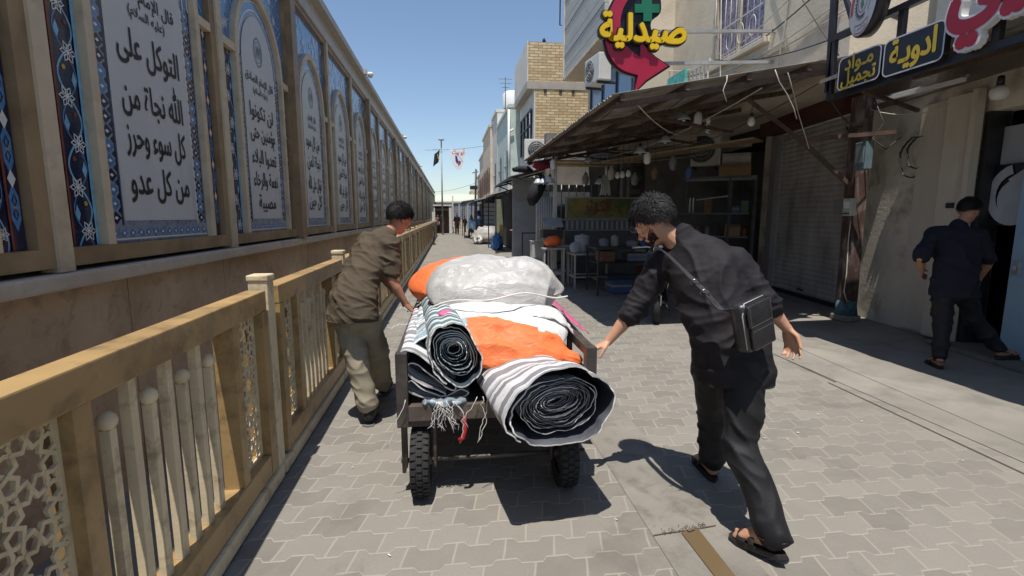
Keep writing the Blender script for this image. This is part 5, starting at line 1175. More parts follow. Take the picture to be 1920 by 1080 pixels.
ut = thing('utility_pole', 'dark utility pole leaning among the far right houses', 'pole', (2.05, 41, 0))
MB().tube([(2.05, 41, 0.01), (2.2, 41, 5.2)], .08, 8).build('shaft', M_BLACK, ut); MB().b2((1.7, 40.9, 3.6), (2.3, 41.1, 3.9)).build('transformer', M_BLACK, ut); MB().bar((1.9, 41, 4.9), (2.4, 41, 5.0), .06).build('cross_arm', M_BLACK, ut)
tag(MB().tube([(-.93, 28, .33), (-.93, 28.5, .33)], .0, 4).v and MB().b2((-1.0, 30.4, 1.21), (-.82, 30.6, 1.75)).build('white_box', M_BT, at=(-.9, 30.5, 1.2)), 'white box standing above the far railing', 'box')
bk_ = thing('bicycle', 'bicycle leaning against the far part of the railing', 'bicycle', (-.82, 27, 0))
for y in (26.5, 27.5):
    wo = MB().tube([(-.82, y + .31 * math.cos(a), .33 + .31 * math.sin(a)) for a in [i * math.pi / 12 for i in range(24)]], .02, 6, closed=True).build('wheel', M_BLACK, bk_)
MB().tube([(-.82, 26.5, .33), (-.82, 26.7, .75), (-.82, 27.2, .75), (-.82, 27.5, .33), (-.82, 27.0, .32), (-.82, 26.7, .75)], .02, 6).build('frame', M_BLACK, bk_)
MB().tube([(-1.0, 26.62, 1.0), (-.82, 26.66, 1.02), (-.64, 26.62, 1.0)], .015, 6).tube([(-.82, 26.68, .75), (-.82, 26.66, 1.02)], .015, 6).build('handlebar', M_BLACK, bk_); MB().capsule([(-.82, 27.1, .92), (-.82, 27.35, .93)], [(.03, .05), (.05, .09)], 8, side=(0, 0, 1)).tube([(-.82, 27.2, .75), (-.82, 27.22, .92)], .015, 6).build('saddle', M_BLACK, bk_)

# ---- loose cables and ties on the cream wall
WN = 'cables slung across the cream upper wall'
for k, (a, b_, s_, m_, r_) in enumerate((((4.95, 6.1, 4.05), (4.95, 12.4, 4.75), .35, M_CABL, .012), ((4.93, 6.1, 4.2), (4.93, 12.4, 5.0), .5, M_CABL, .01), ((4.94, 6.08, 4.6), (4.94, 10.4, 4.35), .25, M_CABD, .01), ((4.92, 6.08, 5.0), (4.92, 11.5, 4.8), .55, M_CABL, .009),
                                         ((4.93, 6.15, 3.75), (4.9, 9.2, 4.35), .12, M_CABD, .009), ((4.9, 6.1, 3.5), (4.95, 7.6, 5.4), .05, M_CABD, .008), ((4.93, 7.4, 3.5), (4.94, 6.9, 6.2), -.05, M_CABL, .012), ((4.9, 8.9, 3.4), (4.93, 9.2, 6.2), .04, M_CABL, .014))):
    tag(MB().tube(sag(a, b_, s_, 14), r_, 5).build('cable', m_, at=a), ('pale cable sagging lowest along the cream wall', 'pale cable sagging under the grilled window', 'dark cable from the corner to the grilled window', 'pale cable looping highest beside the grilled window', 'dark cable low along the cream wall just above the awning', 'dark cable slanting up from the canopy corner', 'pale upright cable between the corner and the window', 'thick pale upright conduit left of the grilled window')[k], 'cable', WN)
for k, (a, b_) in enumerate((((3.78, 5.69, 3.18), (4.03, 5.66, 2.75)), ((3.95, 5.7, 3.15), (4.7, 6.3, 2.5)), ((3.2, 5.7, 3.1), (3.15, 5.68, 2.93)))):
    tag(MB().tube([a] + [Vector(a).lerp(Vector(b_), t) + Vector((random.uniform(-.02, .02), 0, random.uniform(-.02, .02))) for t in (.3, .6)] + [b_, (b_[0] + .05, b_[1], b_[2] - .12)], .006, 5).build('string', M_CABL, at=a), ('pale string dangling from the awning edge at the brace', 'pale string tied from the awning edge to the rusty brace', 'short pale string on the awning edge below the red arrow')[k], 'string')
for k, (z, x0) in enumerate(((3.6, 4.05), (3.55, 3.55))):
    tag(MB().b2((4.05 - .3 * k, 8.6 + 1.6 * k, 3.3), (4.10 - .3 * k, 9.3 + 1.6 * k, 4.0)).build('green_net', pm('green_net', (.10, .42, .36), .7, .3, 9), at=(4.05 - .3 * k, 8.9 + 1.6 * k, 3.3)), ('green netting strip behind the red arrow tip', 'green netting strip beneath the air conditioner')[k], 'net')
# balcony rail wall strip above the awning
q = MB()
for k in range(26): q.bar((4.16, 8.0 + .13 * k, 3.35), (4.16, 8.0 + .13 * k, 3.95), .02)
q.bar((4.16, 7.95, 3.96), (4.16, 11.4, 3.96), .04).bar((4.16, 7.95, 3.36), (4.16, 11.4, 3.36), .04)
tag(q.build('balcony_railing', pm('white_iron', (.6, .58, .54), .5, .1), at=(4.16, 9.5, 3.3)), 'white iron balcony railing just above the awning', 'railing')
# ================================================================ THE HAND CART AND ITS LOAD
def fbm(p, o=3):
    s, a, f = 0, 1, 1
    for _ in range(o): s += a * noise.noise(p * f + Vector((f * 3.1, 0, 0))); a *= .5; f *= 2.1
    return s
ct = thing('hand_cart', 'heavy black iron hand cart on rubber wheels loaded with rolled mats and sacks', 'cart', (.24, 3.4, 0))
M_IRON = pm('cart_iron', (.045, .036, .032), .5, .4, 7, .25, 50, dirt=(.15, .12, .09), dirt_amt=.55, dscale=6); M_IRONB = pm('cart_brown_beam', (.085, .062, .052), .6, .3, 6, .25, 50, dirt=(.2, .17, .13), dirt_amt=.6, dscale=7)
BXL, BXR, BY0, BY1 = -.285, .775, 2.55, 4.45
MB().b2((BXL + .055, BY0, .43), (BXR - .055, BY0 + .05, .515), bev=.004).build('rear_beam', M_IRONB, ct)
MB().b2((BXL + .06, BY1 - .05, .43), (BXR - .06, BY1, .515)).build('front_beam', M_IRONB, ct)
for x in (BXL, BXR - .05): MB().b2((x, BY0 + .051, .43), (x + .05, BY1 - .051, .515)).build('side_beam', M_IRONB, ct)
dk = MB()
for k in range(9): dk.b2((BXL + .055 + k * .1056, BY0 + .055, .47), (BXL + .055 + k * .1056 + .10, BY1 - .055, .495))
dk.build('deck', pm('deck_boards', (.12, .085, .06), .8, .3, 5, .3, 40), ct)
for x in (BXL - .004, BXR - .056):
    for y in (BY0 - .004, BY1 - .056): MB().b2((x, y, .40), (x + .06, y + .06, .80), bev=.004).build('corner_post', M_IRON, ct)
    sr = MB(); sr.b2((x + .005, BY0 + .057, .745), (x + .055, BY1 - .057, .80), bev=.004); sr.b2((x + .014, BY0 + .057, .60), (x + .046, BY1 - .057, .64))
    for yy in (3.05, 3.5, 3.95): sr.b2((x + .016, yy - .02, .516), (x + .044, yy + .02, .744))
    sr.build('side_rail', M_IRON, ct)
M_TYRE = pm('tyre_rubber', (.018, .018, .018), .85, .2, 20, .3, 60, dirt=(.09, .08, .07), dirt_amt=.5, dscale=18)
def tyre(x, y, r=.182, w=.052):
    mb = MB(); prof = []
    prof = [(r * .62, -w * .7), (r * .80, -w), (r * .93, -w * .95), (r * .985, -w * .6), (r, 0), (r * .985, w * .6), (r * .93, w * .95), (r * .80, w), (r * .62, w * .7)]
    rings = [[Vector((x + px, y + pr * math.cos(a), r + pr * math.sin(a))) for a in [2 * math.pi * k / 48 for k in range(48)]] for pr, px in prof]
    mb.loft(rings, 0, True, cap=False)
    for k in range(30):                       # knobbly tread
        a = 2 * math.pi * k / 30
        for s_, off in ((-.62, 0), (0, .5), (.62, 0)):
            b_ = a + off * 2 * math.pi / 30; rr = r * (1.0 if s_ == 0 else .975)
            M = Matrix.Rotation(-b_, 3, 'X'); c = Vector((x + s_ * w, y + rr * math.sin(b_), r + rr * math.cos(b_)))
            mb.box(c, (w * .5, .024, .018), rot=M)
    wo = mb.build('wheel', M_TYRE, ct)
    MB().lathe((x, y, r), [(0, -.03), (r * .6, -.03), (r * .64, -.02), (r * .64, .02), (r * .6, .03), (0, .03)], 24, axis='X').build('rim', M_IRON, wo)
    MB().lathe((x, y, r), [(0, -.06), (.025, -.06), (.03, -.045), (.03, .045), (.025, .06), (0, .06)], 12, axis='X').build('hub', M_IRON, wo)
for x in (-.175, .62):
    tyre(x, 2.62); tyre(x, 4.15)
    for y in (2.62, 4.15): MB().b2((x - .085, y - .025, .15), (x - .070, y + .025, .429)).b2((x + .07, y - .025, .15), (x + .085, y + .025, .429)).b2((x - .085, y - .03, .385), (x + .085, y + .03, .428)).build('fork', M_IRON, ct)
for y in (2.62, 4.15): MB().tube([(-.28, y, .182), (.74, y, .182)], .014, 8).build('axle', M_IRON, ct)
MB().b2((-.275, 2.60, .12), (-.255, 2.64, .40)).build('bracket', M_IRON, ct)
MB().tube([(.06, 2.545, .44), (.065, 2.535, .38), (.055, 2.53, .335), (.03, 2.53, .325)], .012, 8).build('red_hook', pm('red_paint', (.35, .015, .02), .5, .1), ct)

# ---- rolled mats: striped outside, dark backing, many wound layers at the end
def stripes(name, a, b_, seedx=0.0, s1=7.0, third=None):
    m, nt, b = newmat(name); tc = nd(nt, 'ShaderNodeTexCoord'); sp = nd(nt, 'ShaderNodeSeparateXYZ'); nt.links.new(tc.outputs['Object'], sp.inputs[0])
    n = tex(nt, tc.outputs['Object'], 2.5, 3, .5); y = mth(nt, 'ADD', sp.outputs[1], mth(nt, 'MULTIPLY', n, .06))
    y2 = mth(nt, 'ADD', y, mth(nt, 'MULTIPLY', mth(nt, 'SINE', mth(nt, 'MULTIPLY', y, 23.0)), .022)); w1 = mth(nt, 'FRACT', mth(nt, 'MULTIPLY', mth(nt, 'ADD', y2, seedx), s1)); st = mth(nt, 'LESS_THAN', w1, .5)
    w2 = mth(nt, 'FRACT', mth(nt, 'MULTIPLY', y, s1 * .37)); 
    c = mixc(nt, st, lin(a), lin(b_))
    if third: c = mixc(nt, mth(nt, 'LESS_THAN', w2, .10), c, lin(third))
    wv = tex(nt, tc.outputs['Object'], 130, 2, .5); c = mixc(nt, mth(nt, 'MULTIPLY', ramp(nt, wv, .35, .7), .22), c, (.12, .12, .13)); dt = tex(nt, tc.outputs['Object'], 7, 6, .7)
    c = mixc(nt, mth(nt, 'MULTIPLY', ramp(nt, dt, .55, .75), .3), c, (.25, .22, .2))
    nt.links.new(c, b.inputs['Base Color']); b.inputs['Roughness'].default_value = .62
    bn = nd(nt, 'ShaderNodeBump'); bn.inputs['Strength'].default_value = .35; bn.inputs['Distance'].default_value = .004; nt.links.new(mth(nt, 'ADD', wv, dt), bn.inputs['Height']); nt.links.new(bn.outputs[0], b.inputs['Normal'])
    return m
M_STR = stripes('grey_white_stripe', (.23, .23, .25), (.66, .67, .68), 0, 9.0, (.44, .45, .48)); M_BACK = pm('mat_backing', (.052, .056, .070), .7, .3, 9, .2, 50); M_HEM = pm('mat_hem', (.62, .61, .59), .7, .12, 14, .2, 60, dirt=(.33, .29, .26), dirt_amt=.5, dscale=12)
M_TEAL = stripes('teal_white_stripe', (.10, .17, .19), (.55, .60, .60), .3, 11.0, (.03, .05, .07)); M_TBACK = pm('teal_backing', (.03, .05, .065), .7, .3, 9, .2, 50)
M_INN = pm('wound_layers', (.17, .17, .175), .8, .45, 30, .3, 60)
def wound(name, label, c, L, P2, mats, seed, yaw=0.0, tilt=0.0, deep_fn=None, mi_fn=None, y_fn=None, T=.0036, NY=14, squash=0.0, drop=0.0):
    """a cloth ribbon following the 2-D path P2 (x, z, t) in its end view and running back along the cart; outer face, backing, hem edge"""
    mb = MB(); N = len(P2) - 1; cz, sz = math.cos(yaw), math.sin(yaw)
    def P(x, y, z):
        k = max(0, min(1, y / .5)); k = k * k * (3 - 2 * k); z = z * (1 - squash * k) - drop * k; x = x * (1 + .12 * squash * k)
        return Vector((c[0] + x * cz - y * sz, c[1] + x * sz + y * cz, c[2] + z + tilt * y))
    for i in range(N + 1):
        x, z, t = P2[i]; a, b_ = P2[max(i - 1, 0)], P2[min(i + 1, N)]; tx, tz = b_[0] - a[0], b_[1] - a[1]; q = math.hypot(tx, tz) or 1; nx, nz = -tz / q, tx / q
        deep = deep_fn(t) if deep_fn else L; y0 = y_fn(i, x, z, t)
        A, B = [], []
        for k in range(NY):
            u = k / (NY - 1); y = y0 + (deep - y0) * (u ** 1.6); wv = .010 * fbm(Vector((x * 6, y * 2.5 + seed, z * 6))) * min(1, u * 4) if t < 1.05 else 0
            T_ = T * (1.9 if t < 1.3 else 1); A.append(P(x + nx * (wv + T_), y, z + nz * (wv + T_))); B.append(P(x + nx * wv, y, z + nz * wv))
        mb.v += A + B
    W_ = 2 * NY
    for i in range(N):
        a, b_ = i * W_, (i + 1) * W_; m0, m2 = mi_fn(P2[i][2], i)
        for k in range(NY - 1):
            mb.f.append([a + k, a + k + 1, b_ + k + 1, b_ + k]); mb.mi.append(m0); mb.sm.append(True)
            mb.f.append([a + NY + k + 1, a + NY + k, b_ + NY + k, b_ + NY + k + 1]); mb.mi.append(1); mb.sm.append(True)
        mb.f.append([a + NY, a, b_, b_ + NY]); mb.mi.append(m2); mb.sm.append(False)
    return mb, P
def roll(name, label, c, L, rx, rz, turns, mats, seed, gap=.62, yaw=0.0, first=1.0, rough=.05, core=.12, tilt=0.0, rot=0.0, flat=.86, squash=0.0, drop=0.0):
    """c: centre of the near end"""
    N = int(60 * turns); pts = []; cr, sr = math.cos(rot), math.sin(rot)
    for i in range(N + 1):
        t = i / 60; th = -2 * math.pi * t + R(215)
        if t < first: s = 1.0 - .03 * t
        elif t < first + .35: k = (t - first) / .35; k = k * k * (3 - 2 * k); s = (1 - .03 * first) * (1 - k) + gap * k
        else: k = (t - first - .35) / (turns - first - .35); s = gap - (gap - core) * k ** .9
        rg = rough * (1 if t < first + 1.3 else .55)
        s *= 1 + rg * noise.noise(Vector((math.cos(th) * 1.3 + seed, math.sin(th) * 1.3, min(t, 2.2) * .9))) + rg * .5 * noise.noise(Vector((math.cos(th) * 4, math.sin(th) * 4 + seed, t * 1.3)))
        sq = max(0, min(1, (.75 - s) / .6)); x, z = rx * s * math.cos(th) * (1 + .18 * sq), rz * s * math.sin(th) * (1 - .30 * sq)
        x, z = x * cr - z * sr - .06 * sq * rx, x * sr + z * cr + .14 * sq * rz
        if z < -rz * flat: z = -rz * flat + (z + rz * flat) * .25
        pts.append((x, z, t))
    rnd = random.Random(seed)
    yf = lambda i, x, z, t: .018 * noise.noise(Vector((x * 9, z * 9, t * .7 + seed))) + (0 if t < first else .055 * min(1, (t - first) / .3) if t < first + 1.2 else .055 + .05 * noise.noise(Vector((t * 2.3, seed, x * 3)))) + .006 * rnd.random()
    def mf(t, i):
        if t < first + .1: return 0, 2
        if t < first + 1.3: return 0, 2
        return 3, (3 if noise.noise(Vector((t * 1.7, seed, 0))) < .30 else 2)
    mb, P = wound(name, label, c, L, pts, mats, seed, yaw, tilt, lambda t: L if t < 1.05 else .36, mf, yf, squash=squash, drop=drop)
    ring = [len(mb.v) + i for i in range(60)]
    mb.v += [P(pts[i][0], L - .001, pts[i][1]) for i in range(60)]; mb.f.append(ring); mb.mi.append(1); mb.sm.append(False)
    ob = mb.build(name, mats, at=c); return tag(ob, label, 'rolled mat')
big = roll('rolled_mat', 'big rolled grey and white striped mat overhanging the back of the cart', (.495, 2.125, .630), 2.0, .258, .182, 17.6, [M_STR, M_BACK, M_HEM, M_INN], 2, gap=.72, rough=.17, core=.08, yaw=R(7), tilt=.02, rot=R(9), flat=.92, squash=.38, drop=.03)
roll('rolled_mat', 'smaller rolled teal and white striped mat lying left of the big roll', (.022, 2.54, .785), 1.6, .125, .175, 9.6, [M_TEAL, M_TBACK, M_HEM, M_TEAL], 5, gap=.86, yaw=R(5), rough=.16, core=.16, rot=R(28), flat=1.0)
# crushed folds of matting packed into the left corner of the cart
cp_ = [(-.27, .70), (-.275, .76), (-.255, .80), (-.20, .795), (-.12, .735), (-.03, .645), (.015, .60), (.0, .585), (-.08, .64), (-.17, .715), (-.225, .73), (-.24, .68), (-.19, .63), (-.10, .585), (-.04, .555), (-.07, .548), (-.16, .595), (-.215, .64), (-.25, .60), (-.20, .555), (-.12, .525), (-.02, .522), (.06, .53), (.09, .56), (.04, .575), (-.04, .538)]
sm_ = bez(cp_, 8)
mb, P = wound('', '', (0, 2.585, 0), 1.4, [(x, z, 0.5 + i * .001) for i, (x, z) in enumerate(sm_)], None, 4, 0, .02, None, lambda t, i: (0, 2), lambda i, x, z, t: .025 * noise.noise(Vector((x * 14, z * 14, 5))) + .02 * (i > 60))
tag(mb.build('folded_mat', [M_STR, M_BACK, M_HEM], at=(-.1, 2.585, .6)), 'crushed grey striped mat folded over dark layers in the left corner of the cart', 'folded mat')
# striped sheet draped over the left rail side of the load
def drape(name, label, fn, nu, nv, mats, thick=.004, cat='sheet'):
    mb = MB(); vs = [fn(i / nu, j / nv) for i in range(nu + 1) for j in range(nv + 1)]
    mb.add(vs, [(i * (nv + 1) + j, (i + 1) * (nv + 1) + j, (i + 1) * (nv + 1) + j + 1, i * (nv + 1) + j + 1) for i in range(nu) for j in range(nv)], 0, True)
    o = mb.build(name, mats, at=tuple(vs[0])); md = o.modifiers.new('thick', 'SOLIDIFY'); md.thickness = thick; return tag(o, label, cat)
def f1(u, v):           # u across (left to right), v along the street
    x = -.27 + .36 * u; y = 2.72 + 1.35 * v
    z = .76 + .15 * math.sin(min(1, u * 1.15) * math.pi * .55) + .06 * v + .022 * fbm(Vector((x * 9, y * 5, 1))) + .012 * fbm(Vector((x * 26, y * 12, 4)))
    if u < .12: z -= (.12 - u) * 1.3
    return (x, y + .03 * fbm(Vector((x * 8, 1, 2))) * (1 - v), z)
dr = drape('striped_sheet', 'creased pale blue and white striped sheet draped over the left side of the load', f1, 40, 60, [stripes('pale_blue_stripe', (.30, .40, .46), (.64, .66, .66), .1, 8.0, (.16, .19, .22))])
def f2(u, v):           # pale grey striped sheet sliding off the right side
    x = .48 + .38 * u; y = 2.86 + 1.2 * v; z = .93 - .22 * u ** 1.5 + .05 * v + .02 * fbm(Vector((x * 10, y * 5, 9))) + .01 * fbm(Vector((x * 24, y * 14, 2)))
    return (x, y, z)
drape('striped_sheet', 'pale grey striped sheet with a pink edge sliding off the right side of the load', f2, 26, 44, [stripes('pale_grey_stripe', (.45, .45, .46), (.66, .66, .65), .2, 5.0, (.30, .30, .31))])
drape('pink_sheet', 'strip of pink plastic along the right rail of the cart', lambda u, v: (.76 + .09 * u, 2.95 + 1.05 * v, .842 - .06 * u + .03 * v + .012 * fbm(Vector((u * 3, v * 9, 3)))), 6, 30, [pm('pink_plastic', (.60, .12, .26), .45, .15, 9, .3, 30)])
# ---- sacks
def pillow(name, label, c, half, M, mats, seed, wr=.03, ends=(1, 1), nu=56, nv=40, sagd=.0, tie=None):
    """stuffed sack: two bulged sheets joined along a seam, pinched corners and creases"""
    mb = MB(); vs = []; idx = {}
    hx, hy, hz = half
    def pt(u, v, s):
        e = (1 - abs(u) ** 2.2) * (1 - abs(v) ** 2.2); h = max(0, e) ** .55
        px, py = u * hx * (1 - .16 * v * v), v * hy * (1 - .26 * u * u)
        if tie:                                   # gathered neck at +u
            k = max(0, (u - tie) / (1 - tie)); py *= 1 - .80 * k ** .7 + .22 * k ** 4; h *= 1 - .5 * k
        w = Vector((px * 5, py * 5, s * 2 + seed))
        crease = abs(noise.noise(Vector((px * 3.2 + seed, py * 9.0, s)))) * -1.0 + .35
        cr2 = abs(noise.noise(Vector((px * 10, py * 4.5 + seed, s * 3)))) * -1 + .3; cr2 += .8 * (.25 - abs(noise.noise(Vector((px * 9 + py * 16, py * 13 - px * 7 + seed, s * 5 + .7))))) 
        pull = abs(math.sin(9 * math.atan2(v, u) + seed)) * (abs(u) ** 3 + abs(v) ** 3) * .35
        d = wr * (.5 * fbm(w * .6, 2) + 1.3 * crease + .35 * cr2 - pull) * min(1, h * 1.6 + .15)
        z = s * (h * hz + d)
        return M @ Vector((px, py, z - sagd * (u * u + v * v) * hz)) + Vector(c)
    for s in (1, -1):
        for i in range(nu + 1):
            for j in range(nv + 1):
                if s == -1 and (i in (0, nu) or j in (0, nv)): idx[(s, i, j)] = idx[(1, i, j)]; continue
                a = math.sin((-1 + 2 * i / nu) * math.pi / 2); b_ = math.sin((-1 + 2 * j / nv) * math.pi / 2)
                idx[(s, i, j)] = len(vs); vs.append(pt(a, b_, s))
    fs = []
    for s in (1, -1):
        for i in range(nu):
            for j in range(nv):
                q = [idx[(s, i, j)], idx[(s, i + 1, j)], idx[(s, i + 1, j + 1)], idx[(s, i, j + 1)]]; fs.append(q if s == 1 else q[::-1])
    mb.add(vs, fs, 0, True); return tag(mb.build(name, mats, at=c), label, 'sack')
def plastic(name, col, rough, spec=.5, tint=None):
    m, nt, b = newmat(name); tc = nd(nt, 'ShaderNodeTexCoord'); n1 = tex(nt, tc.outputs['Object'], 4, 6, .65, .6); n2 = tex(nt, tc.outputs['Object'], 13, 6, .7, 1.5)
    c = lin(col); dk = tuple(x * .88 for x in c); cc = mixc(nt, ramp(nt, n1, .35, .65), dk, c)
    if tint: cc = mixc(nt, mth(nt, 'MULTIPLY', ramp(nt, n1, .55, .72), .3), cc, lin(tint))
    nt.links.new(cc, b.inputs['Base Color']); b.inputs['Roughness'].default_value = rough; b.inputs['Specular IOR Level'].default_value = spec
    b.inputs['Subsurface Weight'].default_value = .0
    vo = nd(nt, 'ShaderNodeTexVoronoi'); vo.feature = 'DISTANCE_TO_EDGE'; vo.inputs['Scale'].default_value = 11; vo.inputs['Randomness'].default_value = 1.0
    dv = nd(nt, 'ShaderNodeVectorMath'); dv.operation = 'ADD'; nt.links.new(tc.outputs['Object'], dv.inputs[0])
    sc3 = nd(nt, 'ShaderNodeVectorMath'); sc3.operation = 'SCALE'; sc3.inputs[3].default_value = .12; nz = nd(nt, 'ShaderNodeTexNoise'); nz.inputs['Scale'].default_value = 6; nt.links.new(tc.outputs['Object'], nz.inputs['Vector']); nt.links.new(nz.outputs['Color'], sc3.inputs[0]); nt.links.new(sc3.outputs[0], dv.inputs[1]); nt.links.new(dv.outputs[0], vo.inputs['Vector'])
    mp = nd(nt, 'ShaderNodeMapping'); mp.inputs['Scale'].default_value = (4, 22, 10); mp.inputs['Rotation'].default_value = (0, 0, .35); nt.links.new(tc.outputs['Object'], mp.inputs[0]); n3 = tex(nt, mp.outputs[0], 1.0, 5, .6, 1.2); n2 = mth(nt, 'ADD', n2, mth(nt, 'MULTIPLY', mth(nt, 'ABSOLUTE', mth(nt, 'SUBTRACT', n3, .5)), 5.0))
    bn = nd(nt, 'ShaderNodeBump'); bn.inputs['Strength'].default_value = .7; bn.inputs['Distance'].default_value = .014
    nt.links.new(mth(nt, 'ADD', mth(nt, 'MULTIPLY', n2, .28), mth(nt, 'MULTIPLY', ramp(nt, vo.outputs['Distance'], 0, .25), .12)), bn.inputs['Height']); nt.links.new(bn.outputs[0], b.inputs['Normal']); return m
M_SKW = plastic('translucent_white_sack', (.45, .445, .43), .31, .5, (.41, .34, .28)); M_SKW2 = plastic('matt_white_sack', (.66, .65, .63), .5, .4); M_SKO = plastic('orange_sack', (.80, .185, .06), .5, .3, (.72, .16, .055))
RM = lambda rz, rx=0, ry=0: (Matrix.Rotation(R(rz), 3, 'Z') @ Matrix.Rotation(R(ry), 3, 'Y') @ Matrix.Rotation(R(rx), 3, 'X'))
pillow('sack', 'shiny grey white plastic sack on top of the load', (.30, 3.30, 1.025), (.46, .33, .195), RM(-4, 16, 1), M_SKW, 3.3, .040, tie=.78, nu=110, nv=80)
pillow('sack', 'matt white woven sack squeezed under the shiny one', (.31, 2.96, .850), (.40, .25, .105), RM(-4, 26, 3), M_SKW2, 7.1, .026)
pillow('sack', 'orange sack lying across between the rolls at the front of the load', (.33, 2.775, .760), (.43, .18, .09), RM(-7, 38, 11), M_SKO, 5.7, .034, tie=.66, nu=90, nv=60)
pillow('sack', 'orange sack at the far left behind the shiny white one', (.06, 3.86, 1.01), (.38, .30, .16), RM(22, 4, -8), M_SKO, 9.9, .034)
lump((-.03, 2.86, .915), (.045, .06, .028), 4, .3, 'pink_knot', 'small crumpled pink plastic knot beside the white sacks', 'bag', pm('pink_plastic', (.60, .12, .26), .45, .15, 9, .3, 30))
M_THR = pm('white_thread', (.66, .65, .62), .7, .1)
# rope round the shiny sack, loose threads at the back of the cart
q = MB(); pts = [(-.12 + .84 * t, 2.905 + .05 * math.cos(t * 7) - .0 + .10 * abs(t - .45), 1.005 + .06 * t + .012 * math.sin(t * 12) - .05 * (1 - math.sin(min(1, t * 1.1) * math.pi))) for t in [i / 24 for i in range(25)]]
tag(q.tube(pts, .005, 6).build('tie_string', M_THR, at=pts[0]), 'white string tied across the shiny sack', 'string')
q = MB()
for k in range(18):
    x = random.choice([-.09, -.07, -.05, -.03]) + random.gauss(0, .02); z = .54; pts = [(x, 2.535, z)]; dx, dy = random.gauss(0, .012), -.002
    for i in range(9): x += dx + random.gauss(0, .010); z -= random.uniform(.008, .026); pts.append((x, 2.535 - random.random() * .012, z)); dx *= .8
    q.tube(pts, .0017, 4)
for x0 in (.16, .19, .13, -.24):
    x, z = x0, .56; pts = [(x, 2.53, z)]
    for i in range(12): x += random.gauss(0, .010) - .004; z -= .021; pts.append((x, 2.525, z))
    q.tube(pts, .002, 4)
for k in range(16):
    x, y, z = -.26 + random.random() * .3, 2.62 + random.random() * 1.1, .86; pts = [(x, y, z)]; a = random.random() * 6
    for i in range(7): a += random.gauss(0, .6); x += .022 * math.cos(a); z += random.uniform(-.012, .02); y += .015 * math.sin(a); pts.append((x, y, z))
    q.tube(pts, .0016, 4)
tag(q.build('loose_thread', M_THR), kind='stuff'); q_ = bpy.data.objects[-1] if False else None
q = MB(); q.capsule([(-.14 + .02 * k, 2.556 + .012 * math.sin(k * 2.1), .530 + .016 * noise.noise((k * .7, 2, 0))) for k in range(11)], [(.016 + .010 * abs(noise.noise((k * .9, 0, 4))), .020) for k in range(11)], 12)
for v in q.v: v += Vector((noise.noise(v * 60), noise.noise(v * 50), noise.noise(v * 55))) * .012
tag(q.build('frayed_edge', [o for o in bpy.data.materials if o.name == 'pale_blue_stripe'][0], at=(-.05, 2.57, .52)), 'frayed bunch of pale blue mat edge on the back beam of the cart', 'frayed edge')
# ================================================================ PEOPLE
def voxel(mb, size, smooth_it=4):
    """union of closed shapes as one continuous skin"""
    me = mb.mesh('tmp', [M_DARK]); o = bpy.data.objects.new('tmp', me); COL.objects.link(o)
    m = o.modifiers.new('r', 'REMESH'); m.mode = 'VOXEL'; m.voxel_size = size; m.use_smooth_shade = True
    s = o.modifiers.new('s', 'SMOOTH'); s.factor = .5; s.iterations = smooth_it
    dg = bpy.context.evaluated_depsgraph_get(); dg.update()
    r = bpy.data.meshes.new_from_object(o.evaluated_get(dg)); bpy.data.objects.remove(o); bpy.data.meshes.remove(me); return r
def wrinkle(me, fn):
    me.calc_loop_triangles() if hasattr(me, 'calc_loop_triangles') else None
    ns = [v.normal.copy() for v in me.vertices]
    for v, n in zip(me.vertices, ns): v.co += n * fn(v.co, n)
    me.update()
def place(me, name, mats, parent):
    me.materials.clear()
    for m in (mats if isinstance(mats, list) else [mats]): me.materials.append(m)
    me.transform(wm(parent).inverted()); me.polygons.foreach_set('use_smooth', [True] * len(me.polygons)); me.name = name
    return obj_from(me, name, parent)
V = Vector
def lerp(a, b, t): return V(a).lerp(V(b), t)
def fold(direction, freq, amp, seed=0.0, squash=.35):
    """cloth folds: ridges running across 'direction'"""
    d = V(direction).normalized(); 
    def f(p, n):
        t = p.dot(d); q = p - d * t
        w = noise.noise(V((q.x * 2.2, q.y * 2.2, q.z * 2.2 + seed)) * 1.6) * .8
        r = 1 - abs(noise.noise(V((q.x * freq * squash, q.y * freq * squash, q.z * freq * squash)) + d * ((t + w * .10) * freq) + V((seed, 0, 0)))) * 2.4
        r = max(r, -.6); return amp * 1.9 * (r * abs(r) - .25)
    return f
def skin_mat(name, c):
    m, nt, b = newmat(name); tc = nd(nt, 'ShaderNodeTexCoord'); n1 = tex(nt, tc.outputs['Object'], 14, 6, .6); n2 = tex(nt, tc.outputs['Object'], 120, 3, .5)
    nt.links.new(mixc(nt, ramp(nt, n1, .35, .7), tuple(x * .82 for x in c), tuple(min(1, x * 1.1) for x in c)), b.inputs['Base Color']); b.inputs['Roughness'].default_value = .5; b.inputs['Specular IOR Level'].default_value = .35
    b.inputs['Subsurface Weight'].default_value = .12; b.inputs['Subsurface Radius'].default_value = (.01, .004, .002); b.inputs['Subsurface Scale'].default_value = .5
    bn = nd(nt, 'ShaderNodeBump'); bn.inputs['Strength'].default_value = .2; bn.inputs['Distance'].default_value = .002; nt.links.new(n2, bn.inputs['Height']); nt.links.new(bn.outputs[0], b.inputs['Normal']); return m
def basis(fwd, up):
    f = V(fwd).normalized(); u = V(up); u = (u - f * u.dot(f)).normalized(); return f, f.cross(u).normalized(), u       # forward, right, up
